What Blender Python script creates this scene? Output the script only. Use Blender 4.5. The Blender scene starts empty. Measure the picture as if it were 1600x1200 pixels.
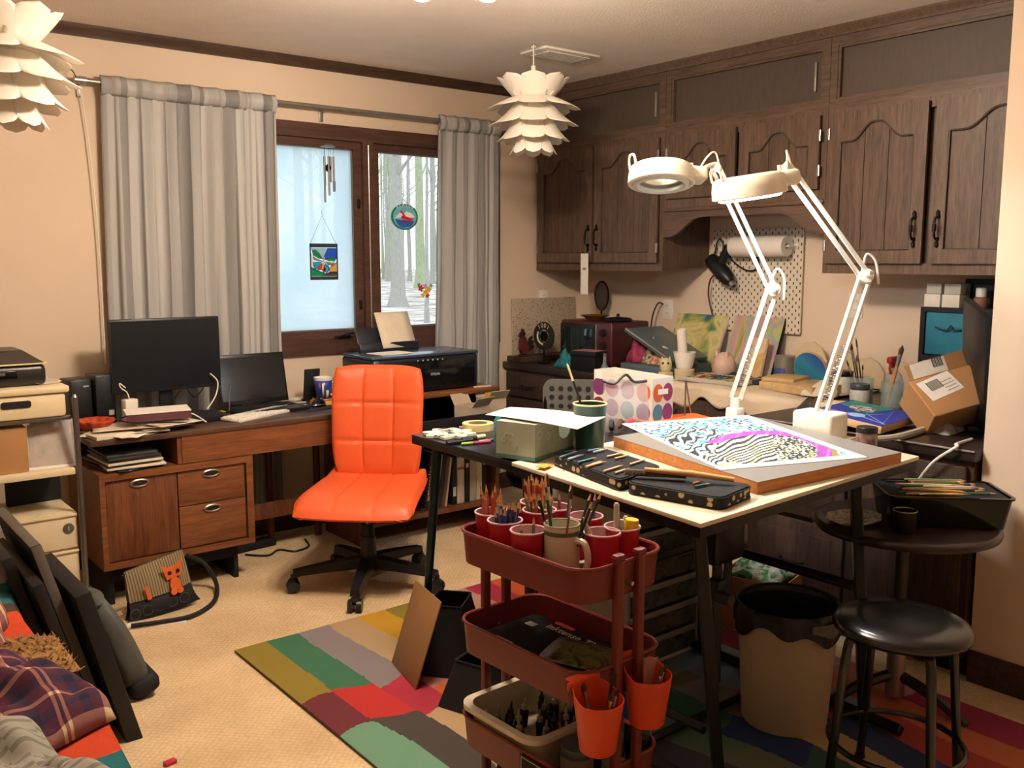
import bpy, bmesh, math, random
from mathutils import Vector, Matrix, Euler, Quaternion
random.seed(7)
scn = bpy.context.scene
col = scn.collection
R = math.radians
PI = math.pi
# ------------------------------------------------------------------ camera
FPX, PITCH, YAW, CAMH = 1452.0, R(7.6), R(38.8), 1.42
fw = Vector((math.sin(YAW)*math.cos(PITCH), math.cos(YAW)*math.cos(PITCH), -math.sin(PITCH)))
rt = Vector((math.cos(YAW), -math.sin(YAW), 0))
up = rt.cross(fw)
camd = bpy.data.cameras.new('camera'); cam = bpy.data.objects.new('camera', camd); col.objects.link(cam)
camd.sensor_width = 36; camd.lens = 36*FPX/1600; camd.clip_start = .05
cam.matrix_world = Matrix(((rt.x, up.x, -fw.x, 0), (rt.y, up.y, -fw.y, 0), (rt.z, up.z, -fw.z, CAMH), (0, 0, 0, 1)))
scn.camera = cam
CAM = Vector((0, 0, CAMH))
# a photo pixel turned into a point of the room on a plane of constant z, x or y
def ray(x, y): return fw + rt*((x-800)/FPX) + up*((600-y)/FPX)
def wz(x, y, z): d = ray(x, y); return CAM + d*((z-CAMH)/d.z)
def wx(x, y, X): d = ray(x, y); return CAM + d*(X/d.x)
def wy(x, y, Y): d = ray(x, y); return CAM + d*(Y/d.y)
# ------------------------------------------------------------------ view and world
vs = scn.view_settings
vs.view_transform = 'Standard'; vs.look = 'None'; vs.exposure = 0.42; vs.gamma = 1.0; vs.use_curve_mapping = False
world = bpy.data.worlds.new('overcast_sky'); scn.world = world; world.use_nodes = True
wbg = world.node_tree.nodes['Background']
wbg.inputs[0].default_value = (0.80, 0.91, 1.0, 1); wbg.inputs[1].default_value = 1.65
# strengths of the lamps the room has (used by their builders below)
CEILING_LAMP_POWER = 330.0
CEILING_LAMP_COLOR = (1.0, 0.825, 0.65)
MAGNIFIER_POWER = 125.0
# ------------------------------------------------------------------ materials
def lin(h):
    if isinstance(h, str):
        h = h.lstrip('#'); c = [int(h[i:i+2], 16)/255 for i in (0, 2, 4)]
        return tuple(x/12.92 if x <= .04045 else ((x+.055)/1.055)**2.4 for x in c) + (1,)
    return tuple(h)+(1,) if len(h) == 3 else tuple(h)
MATS = {}
def mat(name, color, rough=.6, metal=0., var=.06, scale=30., bump=.0, bscale=200., spec=.4, stretch=(1, 1, 1), **kw):
    """procedural principled material: noise-varied colour plus fine noise bump"""
    if name in MATS: return MATS[name]
    m = bpy.data.materials.new(name); m.use_nodes = True; nt = m.node_tree; b = nt.nodes['Principled BSDF']
    c = lin(color)
    b.inputs['Roughness'].default_value = rough; b.inputs['Metallic'].default_value = metal
    b.inputs['Specular IOR Level'].default_value = spec
    tc = nt.nodes.new('ShaderNodeTexCoord'); mp = nt.nodes.new('ShaderNodeMapping')
    mp.inputs['Scale'].default_value = stretch; nt.links.new(tc.outputs['Object'], mp.inputs[0])
    n = nt.nodes.new('ShaderNodeTexNoise'); n.inputs['Scale'].default_value = scale; n.inputs['Detail'].default_value = 4
    nt.links.new(mp.outputs[0], n.inputs['Vector'])
    mx = nt.nodes.new('ShaderNodeMix'); mx.data_type = 'RGBA'
    c2 = lin(kw['color2']) if 'color2' in kw else None
    mx.inputs[6].default_value = tuple(max(0, x*(1-var*2)) for x in c[:3])+(1,) if c2 is None else c
    mx.inputs[7].default_value = tuple(min(1, x*(1+var*2)) for x in c[:3])+(1,) if c2 is None else c2
    if c2 is not None:
        rp = nt.nodes.new('ShaderNodeMapRange'); rp.inputs[1].default_value = .35; rp.inputs[2].default_value = .65
        nt.links.new(n.outputs[0], rp.inputs[0]); nt.links.new(rp.outputs[0], mx.inputs[0])
    else: nt.links.new(n.outputs[0], mx.inputs[0])
    nt.links.new(mx.outputs[2], b.inputs['Base Color'])
    if bump:
        n2 = nt.nodes.new('ShaderNodeTexNoise'); n2.inputs['Scale'].default_value = bscale
        nt.links.new(mp.outputs[0], n2.inputs['Vector'])
        bp = nt.nodes.new('ShaderNodeBump'); bp.inputs['Strength'].default_value = bump; bp.inputs['Distance'].default_value = .004
        nt.links.new(n2.outputs[0], bp.inputs['Height']); nt.links.new(bp.outputs[0], b.inputs['Normal'])
    if 'emit' in kw:
        b.inputs['Emission Color'].default_value = lin(kw['emit']); b.inputs['Emission Strength'].default_value = kw['estr']
    if 'trans' in kw:
        b.inputs['Transmission Weight'].default_value = kw['trans']; b.inputs['IOR'].default_value = kw.get('ior', 1.45)
    if 'alpha' in kw: b.inputs['Alpha'].default_value = kw['alpha']
    if 'coat' in kw: b.inputs['Coat Weight'].default_value = kw['coat']
    if 'sheen' in kw: b.inputs['Sheen Weight'].default_value = kw['sheen']
    MATS[name] = m
    return m
def wood(name, c1, c2, axis='z', scale=1., rough=.5, bump=.15):
    """wood with grain running along one object axis"""
    if name in MATS: return MATS[name]
    m = bpy.data.materials.new(name); m.use_nodes = True; nt = m.node_tree; b = nt.nodes['Principled BSDF']
    b.inputs['Roughness'].default_value = rough; b.inputs['Specular IOR Level'].default_value = .35
    tc = nt.nodes.new('ShaderNodeTexCoord'); mp = nt.nodes.new('ShaderNodeMapping')
    s = {'x': (1.2, 14, 14), 'y': (14, 1.2, 14), 'z': (14, 14, 1.2)}[axis]
    mp.inputs['Scale'].default_value = tuple(v*scale for v in s); nt.links.new(tc.outputs['Object'], mp.inputs[0])
    n = nt.nodes.new('ShaderNodeTexNoise'); n.inputs['Scale'].default_value = 2.2; n.inputs['Detail'].default_value = 8; n.inputs['Distortion'].default_value = .9
    nt.links.new(mp.outputs[0], n.inputs['Vector'])
    n3 = nt.nodes.new('ShaderNodeTexNoise'); n3.inputs['Scale'].default_value = 11; n3.inputs['Detail'].default_value = 3
    nt.links.new(mp.outputs[0], n3.inputs['Vector'])
    ad = nt.nodes.new('ShaderNodeMix'); ad.data_type = 'FLOAT'; ad.inputs[0].default_value = .4
    nt.links.new(n.outputs[0], ad.inputs[2]); nt.links.new(n3.outputs[0], ad.inputs[3])
    cr = nt.nodes.new('ShaderNodeValToRGB'); cr.color_ramp.elements[0].position = .36; cr.color_ramp.elements[1].position = .66
    cr.color_ramp.elements[0].color = lin(c2); cr.color_ramp.elements[1].color = lin(c1)
    nt.links.new(ad.outputs[0], cr.inputs[0]); nt.links.new(cr.outputs[0], b.inputs['Base Color'])
    bp = nt.nodes.new('ShaderNodeBump'); bp.inputs['Strength'].default_value = bump; bp.inputs['Distance'].default_value = .002
    nt.links.new(ad.outputs[0], bp.inputs['Height']); nt.links.new(bp.outputs[0], b.inputs['Normal'])
    MATS[name] = m
    return m
def vcol(name='painted_colours', rough=.7, bump=0., bscale=400., **kw):
    """colours stored on the faces of the mesh"""
    if name in MATS: return MATS[name]
    m = bpy.data.materials.new(name); m.use_nodes = True; nt = m.node_tree; b = nt.nodes['Principled BSDF']
    b.inputs['Roughness'].default_value = rough; b.inputs['Specular IOR Level'].default_value = kw.get('spec', .3)
    a = nt.nodes.new('ShaderNodeVertexColor'); a.layer_name = 'Col'
    tc = nt.nodes.new('ShaderNodeTexCoord')
    n = nt.nodes.new('ShaderNodeTexNoise'); n.inputs['Scale'].default_value = bscale; nt.links.new(tc.outputs['Object'], n.inputs['Vector'])
    mx = nt.nodes.new('ShaderNodeMix'); mx.data_type = 'RGBA'; mx.blend_type = 'MULTIPLY'; mx.inputs[0].default_value = kw.get('var', .25)
    nt.links.new(a.outputs[0], mx.inputs[6]); nt.links.new(n.outputs[0], mx.inputs[7])
    nt.links.new(mx.outputs[2], b.inputs['Base Color'])
    if bump:
        bp = nt.nodes.new('ShaderNodeBump'); bp.inputs['Strength'].default_value = bump; bp.inputs['Distance'].default_value = .004
        nt.links.new(n.outputs[0], bp.inputs['Height']); nt.links.new(bp.outputs[0], b.inputs['Normal'])
    if 'trans' in kw: b.inputs['Transmission Weight'].default_value = kw['trans']
    MATS[name] = m
    return m
def paintmat(name, cols, scale=6., dist=3., detail=4, rough=.5, seed=0., stretch=(1, 1, 1), sharp=False):
    """abstract paint: warped noise through a colour ramp"""
    if name in MATS: return MATS[name]
    m = bpy.data.materials.new(name); m.use_nodes = True; nt = m.node_tree; b = nt.nodes['Principled BSDF']
    b.inputs['Roughness'].default_value = rough
    tc = nt.nodes.new('ShaderNodeTexCoord'); mp = nt.nodes.new('ShaderNodeMapping'); mp.inputs['Location'].default_value = (seed, seed*1.7, seed*.6)
    mp.inputs['Scale'].default_value = stretch
    nt.links.new(tc.outputs['Object'], mp.inputs[0])
    n = nt.nodes.new('ShaderNodeTexNoise'); n.inputs['Scale'].default_value = scale; n.inputs['Detail'].default_value = detail; n.inputs['Distortion'].default_value = dist
    nt.links.new(mp.outputs[0], n.inputs['Vector'])
    cr = nt.nodes.new('ShaderNodeValToRGB'); e = cr.color_ramp.elements
    while len(e) < len(cols): e.new(.5)
    for i, c in enumerate(cols): e[i].position = .28+.44*i/(len(cols)-1); e[i].color = lin(c)
    if sharp: cr.color_ramp.interpolation = 'CONSTANT'
    nt.links.new(n.outputs[0], cr.inputs[0]); nt.links.new(cr.outputs[0], b.inputs['Base Color'])
    MATS[name] = m
    return m
def clearmat(name, tint=(1, 1, 1), solid=.15, rough=.08, milk=(.8, .8, .8)):
    """thin clear plastic or glass sheet: mostly see-through, partly glossy, partly milky"""
    if name in MATS: return MATS[name]
    m = bpy.data.materials.new(name); m.use_nodes = True; nt = m.node_tree
    for n in list(nt.nodes): nt.nodes.remove(n)
    out = nt.nodes.new('ShaderNodeOutputMaterial'); t = nt.nodes.new('ShaderNodeBsdfTransparent'); t.inputs[0].default_value = tuple(tint)+(1,)
    p = nt.nodes.new('ShaderNodeBsdfPrincipled'); p.inputs['Base Color'].default_value = tuple(milk)+(1,); p.inputs['Roughness'].default_value = rough
    nz = nt.nodes.new('ShaderNodeTexNoise'); nz.inputs['Scale'].default_value = 25; tc = nt.nodes.new('ShaderNodeTexCoord'); nt.links.new(tc.outputs['Object'], nz.inputs['Vector'])
    mr = nt.nodes.new('ShaderNodeMapRange'); mr.inputs[3].default_value = solid*.6; mr.inputs[4].default_value = solid*1.4; nt.links.new(nz.outputs[0], mr.inputs[0])
    mx = nt.nodes.new('ShaderNodeMixShader'); nt.links.new(mr.outputs[0], mx.inputs[0]); nt.links.new(t.outputs[0], mx.inputs[1]); nt.links.new(p.outputs[0], mx.inputs[2])
    nt.links.new(mx.outputs[0], out.inputs[0])
    MATS[name] = m
    return m
# ------------------------------------------------------------------ mesh building
def frame(origin, xa, ya, za=None):
    xa = Vector(xa).normalized(); ya = Vector(ya).normalized(); za = Vector(za).normalized() if za else xa.cross(ya).normalized(); o = Vector(origin)
    return Matrix(((xa.x, ya.x, za.x, o.x), (xa.y, ya.y, za.y, o.y), (xa.z, ya.z, za.z, o.z), (0, 0, 0, 1)))
def rotm(rx=0, ry=0, rz=0, loc=(0, 0, 0)): return Matrix.Translation(loc) @ Euler((R(rx), R(ry), R(rz))).to_matrix().to_4x4()
class MB:
    def __init__(s): s.v = []; s.f = []; s.c = []; s.mi = []; s.cur = (1, 1, 1, 1); s.slot = 0
    def colr(s, c): s.cur = lin(c); return s
    def use(s, k): s.slot = k; return s
    def add(s, vs, fs, M=None):
        o = len(s.v)
        for p in vs:
            p = Vector(p); s.v.append(tuple(M @ p) if M is not None else tuple(p))
        for f in fs: s.f.append(tuple(i+o for i in f)); s.c.append(s.cur); s.mi.append(s.slot)
        return s
    def box(s, c, d, M=None):
        x, y, z = c; a, b, h = d[0]/2, d[1]/2, d[2]/2
        vs = [(x-a, y-b, z-h), (x+a, y-b, z-h), (x+a, y+b, z-h), (x-a, y+b, z-h), (x-a, y-b, z+h), (x+a, y-b, z+h), (x+a, y+b, z+h), (x-a, y+b, z+h)]
        return s.add(vs, [(3, 2, 1, 0), (4, 5, 6, 7), (0, 1, 5, 4), (1, 2, 6, 5), (2, 3, 7, 6), (3, 0, 4, 7)], M)
    def span(s, p, q, M=None):
        return s.box([(a+b)/2 for a, b in zip(p, q)], [abs(a-b) for a, b in zip(p, q)], M)
    def rbox(s, c, d, r=.005, seg=2, M=None):
        bm = bmesh.new(); bmesh.ops.create_cube(bm, size=1)
        for v in bm.verts: v.co = Vector((v.co.x*d[0]+c[0], v.co.y*d[1]+c[1], v.co.z*d[2]+c[2]))
        bmesh.ops.bevel(bm, geom=bm.edges[:]+bm.verts[:], offset=min(r, min(d)*.45), segments=seg, profile=.5, affect='EDGES')
        bm.verts.index_update(); s.add([v.co for v in bm.verts], [[v.index for v in f.verts] for f in bm.faces], M); bm.free(); return s
    def cyl(s, p, q, r0, r1=None, n=14, caps=True, M=None):
        p, q = Vector(p), Vector(q); r1 = r0 if r1 is None else r1
        d = (q-p).normalized(); a = d.orthogonal().normalized(); b = d.cross(a)
        vs = []
        for k in range(n):
            t = 2*PI*k/n; e = a*math.cos(t)+b*math.sin(t); vs.append(p+e*r0)
        for k in range(n):
            t = 2*PI*k/n; e = a*math.cos(t)+b*math.sin(t); vs.append(q+e*r1)
        fs = [(k, (k+1) % n, n+(k+1) % n, n+k) for k in range(n)]
        if caps: fs += [tuple(range(n-1, -1, -1)), tuple(range(n, 2*n))]
        return s.add(vs, fs, M)
    def tube(s, pts, r, n=8, M=None, closed=False, flat=None):
        pts = [Vector(p) for p in pts]; m = len(pts)
        rs = r if isinstance(r, (list, tuple)) else [r]*m
        vs = []; prev = None
        for i, p in enumerate(pts):
            if closed: d = (pts[(i+1) % m]-pts[i-1]).normalized()
            else: d = (pts[min(i+1, m-1)]-pts[max(i-1, 0)]).normalized()
            if prev is None: a = d.orthogonal().normalized()
            else:
                a = prev - d*prev.dot(d)
                a = a.normalized() if a.length > 1e-6 else d.orthogonal().normalized()
            prev = a; b = d.cross(a)
            for k in range(n):
                t = 2*PI*k/n; vs.append(p+(a*math.cos(t)+b*math.sin(t))*rs[i])
        L = m if closed else m-1
        fs = [(i*n+k, i*n+(k+1) % n, ((i+1) % m)*n+(k+1) % n, ((i+1) % m)*n+k) for i in range(L) for k in range(n)]
        if not closed: fs += [tuple(range(n-1, -1, -1)), tuple(range((m-1)*n, m*n))]
        return s.add(vs, fs, M)
    def lathe(s, prof, n=24, M=None, a0=0, a1=2*PI, sx=1, sy=1):
        full = abs(a1-a0-2*PI) < 1e-6; k = n if full else n+1; vs = []
        for (r, z) in prof:
            for i in range(k):
                t = a0+(a1-a0)*i/n; vs.append((r*math.cos(t)*sx, r*math.sin(t)*sy, z))
        fs = []
        for j in range(len(prof)-1):
            for i in range(n):
                i2 = (i+1) % k
                fs.append((j*k+i, j*k+i2, (j+1)*k+i2, (j+1)*k+i))
        if full:
            if prof[0][0] > 1e-5 and s.capends: fs.append(tuple(range(k-1, -1, -1)))
            if prof[-1][0] > 1e-5 and s.capends: fs.append(tuple((len(prof)-1)*k+i for i in range(k)))
        return s.add(vs, fs, M)
    capends = False
    def prism(s, poly, z0, z1, M=None):
        n = len(poly); vs = [(x, y, z0) for x, y in poly]+[(x, y, z1) for x, y in poly]
        fs = [tuple(range(n-1, -1, -1)), tuple(range(n, 2*n))]+[(k, (k+1) % n, n+(k+1) % n, n+k) for k in range(n)]
        return s.add(vs, fs, M)
    def grid(s, fn, nu, nv, M=None, cf=None):
        vs = [fn(i/nu, j/nv) for j in range(nv+1) for i in range(nu+1)]
        o = len(s.f)
        s.add(vs, [(j*(nu+1)+i, j*(nu+1)+i+1, (j+1)*(nu+1)+i+1, (j+1)*(nu+1)+i) for j in range(nv) for i in range(nu)], M)
        if cf:
            k = o
            for j in range(nv):
                for i in range(nu): s.c[k] = lin(cf((i+.5)/nu, (j+.5)/nv)); k += 1
        return s
    def build(s, name, material, parent=None, loc=None, rot=None, smooth=40, label=None, solid=0):
        me = bpy.data.meshes.new(name); me.from_pydata(s.v, [], s.f)
        ms = material if isinstance(material, (list, tuple)) else [material]
        for m in ms: me.materials.append(m)
        if len(ms) > 1: me.polygons.foreach_set('material_index', s.mi)
        if any(c != (1, 1, 1, 1) for c in s.c):
            ca = me.color_attributes.new('Col', 'FLOAT_COLOR', 'CORNER'); k = 0
            for f, c in zip(s.f, s.c):
                for _ in f: ca.data[k].color = c; k += 1
        me.validate(); me.update()
        bm = bmesh.new(); bm.from_mesh(me); bmesh.ops.recalc_face_normals(bm, faces=bm.faces[:]); bm.to_mesh(me); bm.free()
        if smooth:
            me.shade_smooth(); me.set_sharp_from_angle(angle=R(smooth))
        o = bpy.data.objects.new(name, me); col.objects.link(o)
        if parent: o.parent = parent
        if loc is not None: o.location = loc
        if rot is not None: o.rotation_euler = tuple(R(a) for a in rot)
        if label: o['label'] = label
        if solid:
            md = o.modifiers.new('thickness', 'SOLIDIFY'); md.thickness = solid; md.offset = 0
        return o
def thing(name, label, cat, loc=(0, 0, 0), rot=(0, 0, 0), group=None, M=None):
    o = bpy.data.objects.new(name, None); col.objects.link(o); o.empty_display_size = .05
    if M is not None: o.matrix_world = M
    else: o.location = loc; o.rotation_euler = tuple(R(a) for a in rot)
    o['label'] = label; o['category'] = cat
    if group: o['group'] = group
    return o
def tag(o, label, cat, group=None):
    o['label'] = label; o['category'] = cat
    if group: o['group'] = group
    return o
def solo(mb, name, material, label, cat, loc=(0, 0, 0), rot=(0, 0, 0), group=None, smooth=40, M=None, solid=0):
    o = mb.build(name, material, None, loc, rot, smooth, solid=solid)
    if M is not None: o.matrix_world = M
    return tag(o, label, cat, group)
def struct(o): o['kind'] = 'structure'; return o
def dup(root, loc=None, rot=None, label=None, M=None):
    r = root.copy(); col.objects.link(r)
    if M is not None: r.matrix_world = M
    if loc is not None: r.location = loc
    if rot is not None: r.rotation_euler = tuple(R(a) for a in rot)
    if label: r['label'] = label
    for ch in list(root.children):
        c = ch.copy(); col.objects.link(c); c.parent = r
        for g in list(ch.children):
            d = g.copy(); col.objects.link(d); d.parent = c
    return r
def arc(cx, cy, r, a0, a1, n): return [(cx+r*math.cos(R(a0+(a1-a0)*i/n)), cy+r*math.sin(R(a0+(a1-a0)*i/n))) for i in range(n+1)]
def rrect(w, h, r, n=5):
    """rounded rectangle centred at 0"""
    a, b = w/2-r, h/2-r
    return arc(a, b, r, 0, 90, n)+arc(-a, b, r, 90, 180, n)+arc(-a, -b, r, 180, 270, n)+arc(a, -b, r, 270, 360, n)
def textpart(name, txt, size, material, parent, M, extrude=.0004, align='CENTER'):
    cu = bpy.data.curves.new(name, 'FONT'); cu.body = txt; cu.size = size; cu.extrude = extrude; cu.align_x = align; cu.align_y = 'CENTER'
    cu.resolution_u = 3
    t = bpy.data.objects.new(name+'_tmp', cu); col.objects.link(t)
    me = bpy.data.meshes.new_from_object(t); bpy.data.objects.remove(t)
    me.materials.clear(); me.materials.append(material)
    o = bpy.data.objects.new(name, me); col.objects.link(o); o.parent = parent; o.matrix_local = M
    return o
def spline(pts, n=8):
    """Catmull-Rom through points"""
    P = [Vector(p) for p in pts]; out = []
    for i in range(len(P)-1):
        a, b, c, d = P[max(i-1, 0)], P[i], P[i+1], P[min(i+2, len(P)-1)]
        for k in range(n):
            t = k/n; out.append(.5*((2*b)+(c-a)*t+(2*a-5*b+4*c-d)*t*t+(3*b-a-3*c+d)*t**3))
    out.append(P[-1]); return out
# ================================================================== the setting
m_wall = mat('wall_paint', '#dcc7b0', .85, var=.02, scale=3, bump=.08, bscale=90)
m_ceil = mat('ceiling_paint', '#f3eae0', .95, var=.03, scale=8, bump=.5, bscale=120)
m_trim = wood('trim_wood', '#55402f', '#3a2a20', 'x', 1, .5)
m_win = wood('window_wood', '#5b4035', '#432c24', 'x', 1, .45)
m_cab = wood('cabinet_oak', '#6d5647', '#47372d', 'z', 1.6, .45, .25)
m_cabd = wood('cabinet_oak_panel', '#675143', '#43342b', 'z', 1.6, .45, .25)
m_cabx = wood('cabinet_oak_rail', '#6a5345', '#45362c', 'x', 1.6, .45, .25)
m_cabin = mat('cabinet_recess', '#4a3e36', .55, var=.1, scale=12, stretch=(8, 8, 1))
m_iron = mat('black_iron', '#1b1715', .4, .6, .1)
m_steel = mat('steel', '#b9b6b0', .3, .9, .05)
m_white = mat('white_plastic', '#e8e2d6', .4, var=.03)
m_black = mat('black_plastic', '#15161a', .4, var=.1)
m_blackm = mat('black_matt', '#101115', .75, var=.1)
m_gloss = mat('black_gloss', '#0c0e12', .12, var=.05)
def carpet():
    m = bpy.data.materials.new('carpet_loop'); m.use_nodes = True; nt = m.node_tree; b = nt.nodes['Principled BSDF']
    b.inputs['Roughness'].default_value = .95; b.inputs['Specular IOR Level'].default_value = .1
    tc = nt.nodes.new('ShaderNodeTexCoord'); mp = nt.nodes.new('ShaderNodeMapping'); mp.inputs['Rotation'].default_value = (0, 0, R(45)); nt.links.new(tc.outputs['Object'], mp.inputs[0])
    v = nt.nodes.new('ShaderNodeTexVoronoi'); v.inputs['Scale'].default_value = 62; v.inputs['Randomness'].default_value = .35; nt.links.new(mp.outputs[0], v.inputs['Vector'])
    n = nt.nodes.new('ShaderNodeTexNoise'); n.inputs['Scale'].default_value = 3.5; n.inputs['Detail'].default_value = 5; nt.links.new(tc.outputs['Object'], n.inputs['Vector'])
    cr = nt.nodes.new('ShaderNodeValToRGB'); cr.color_ramp.elements[0].position = .35; cr.color_ramp.elements[1].position = .62
    cr.color_ramp.elements[0].color = lin('#cbb08a'); cr.color_ramp.elements[1].color = lin('#dfc49c'); nt.links.new(n.outputs[0], cr.inputs[0])
    mr = nt.nodes.new('ShaderNodeMapRange'); mr.inputs[1].default_value = 0; mr.inputs[2].default_value = .7; mr.inputs[3].default_value = 1.06; mr.inputs[4].default_value = .84; nt.links.new(v.outputs['Distance'], mr.inputs[0])
    mx = nt.nodes.new('ShaderNodeMix'); mx.data_type = 'RGBA'; mx.blend_type = 'MULTIPLY'; mx.inputs[0].default_value = 1
    nt.links.new(cr.outputs[0], mx.inputs[6]); nt.links.new(mr.outputs[0], mx.inputs[7]); nt.links.new(mx.outputs[2], b.inputs['Base Color'])
    bp = nt.nodes.new('ShaderNodeBump'); bp.inputs['Strength'].default_value = .7; bp.inputs['Distance'].default_value = .006; bp.invert = True
    nt.links.new(v.outputs['Distance'], bp.inputs['Height']); nt.links.new(bp.outputs[0], b.inputs['Normal'])
    return m
YB, XR, XJ, YJ, ZC = 4.49, 4.18, 3.10, 1.372, 2.44
struct(MB().span((-1.4, -1.8, -.1), (4.3, 4.61, 0)).build('floor', carpet(), smooth=0))
struct(MB().span((-1.4, -1.8, ZC), (4.3, 4.61, ZC+.1)).build('ceiling', m_ceil, smooth=0))
WX0, WX1, WZ0, WZ1 = 1.78, 3.42, .955, 2.085
w = MB(); w.span((-1.4, YB, 0), (WX0, YB+.12, ZC)); w.span((WX1, YB, 0), (4.3, YB+.12, ZC)); w.span((WX0, YB, 0), (WX1, YB+.12, WZ0)); w.span((WX0, YB, WZ1), (WX1, YB+.12, ZC))
struct(w.build('wall_back', m_wall, smooth=0))
struct(MB().span((XR, YJ, 0), (XR+.12, YB, ZC)).build('wall_right', m_wall, smooth=0))
struct(MB().span((XJ, -1.8, 0), (XR+.12, YJ, ZC)).build('wall_near_right', m_wall, smooth=0))
struct(MB().span((-1.52, -1.8, 0), (-1.4, 4.61, ZC)).build('wall_left', m_wall, smooth=0))
struct(MB().span((-1.52, -1.92, 0), (4.3, -1.8, ZC)).build('wall_front', m_wall, smooth=0))
# crown strip, baseboards
t = MB(); t.prism([(0, 0), (-.012, .0), (-.018, .02), (-.03, .034), (-.034, .05), (0, .05)], 0, 5.2, frame((-1.4, YB, 2.39), (0, 1, 0), (0, 0, 1), (1, 0, 0)))
struct(t.build('trim_1', m_trim))
struct(MB().rbox((1.4, YB-.008, .05), (5.5, .016, .1), .004).build('baseboard_back', m_trim))
struct(MB().rbox((XJ-.008, (YJ-1.8)/2, .055), (.016, YJ+1.8, .11), .004).build('baseboard_right', m_trim))
# ------------------------------------------------------------------ window
win = struct(bpy.data.objects.new('window_1', None)); col.objects.link(win); win.location = (2.6, YB, 0)
def wl(x): return x-2.6
f = MB()
yo, yi = -.022, .10
f.span((wl(1.70), yo, .922), (wl(3.50), yi, 1.0)); f.span((wl(1.70), yo, 2.045), (wl(3.50), yi, 2.12))
f.span((wl(1.70), yo, 1.0), (wl(1.79), yi, 2.045)); f.span((wl(3.41), yo, 1.0), (wl(3.50), yi, 2.045)); f.span((wl(2.568), yo, 1.0), (wl(2.632), yi, 2.045))
f.build('frame', m_win, win)
for nm, x0, x1 in (('a', 1.79, 2.568), ('b', 2.632, 3.41)):
    s_ = MB(); ya, yb = .0, .06
    pl = .045 if nm == 'a' else .05
    for p, q in (((wl(x0), ya, 1.0), (wl(x1), yb, 1.045)), ((wl(x0), ya, 2.005), (wl(x1), yb, 2.045)), ((wl(x0), ya, 1.045), (wl(x0+.045), yb, 2.005)), ((wl(x1-pl), ya, 1.045), (wl(x1), yb, 2.005))): s_.span(p, q)
    so = s_.build('sash', m_win, win)
    b_ = MB()
    for p, q in (((wl(x0+.045), .012, 1.045), (wl(x1-pl), .03, 1.052)), ((wl(x1-pl-.007), .012, 1.052), (wl(x1-pl), .03, 2.005)), ((wl(x0+.045), .012, 1.998), (wl(x1-pl), .03, 2.005))): b_.span(p, q)
    b_.build('glazing_bead', mat('glazing_grey', '#6d6a66', .5), so)
    if nm == 'a':
        # pane clouded by moisture between the sheets
        g = bpy.data.materials.new('clouded_glass'); g.use_nodes = True; nt = g.node_tree
        for n in list(nt.nodes): nt.nodes.remove(n)
        out = nt.nodes.new('ShaderNodeOutputMaterial'); tr = nt.nodes.new('ShaderNodeBsdfTransparent'); tl = nt.nodes.new('ShaderNodeBsdfTranslucent'); tl.inputs[0].default_value = (.68, .77, .795, 1)
        nz = nt.nodes.new('ShaderNodeTexNoise'); nz.inputs['Scale'].default_value = 3.2; nz.inputs['Detail'].default_value = 6; tc = nt.nodes.new('ShaderNodeTexCoord'); nt.links.new(tc.outputs['Object'], nz.inputs['Vector'])
        mr = nt.nodes.new('ShaderNodeMapRange'); mr.inputs[1].default_value = .3; mr.inputs[2].default_value = .7; mr.inputs[3].default_value = .55; mr.inputs[4].default_value = .9; nt.links.new(nz.outputs[0], mr.inputs[0])
        mx = nt.nodes.new('ShaderNodeMixShader'); nt.links.new(mr.outputs[0], mx.inputs[0]); nt.links.new(tr.outputs[0], mx.inputs[1]); nt.links.new(tl.outputs[0], mx.inputs[2]); nt.links.new(mx.outputs[0], out.inputs[0])
        MB().box((wl((x0+x1)/2), .022, 1.525), (x1-x0-.08, .006, .98)).build('pane', g, so, smooth=0)
    else:
        MB().box((wl((x0+x1)/2), .022, 1.525), (x1-x0-.08, .006, .98)).build('pane', clearmat('window_glass', (.97, .99, 1), .04, .03), so, smooth=0)
h = MB(); h.rbox((wl(2.42), -.03, 1.012), (.09, .02, .016), .005); h.tube([(wl(2.40), -.038, 1.02), (wl(2.44), -.05, 1.03), (wl(2.5), -.05, 1.028)], .006); h.build('crank_handle', m_iron, win)
for z in (1.18, 1.72):
    MB().rbox((wl(2.545), -.008, z), (.014, .016, .05), .004).build('sash_lock', m_iron, win)
MB().cyl((wl(2.60), -.026, 1.0), (wl(2.60), -.026, 2.03), .0035, n=8).build('weather_strip', m_steel, win)
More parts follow.
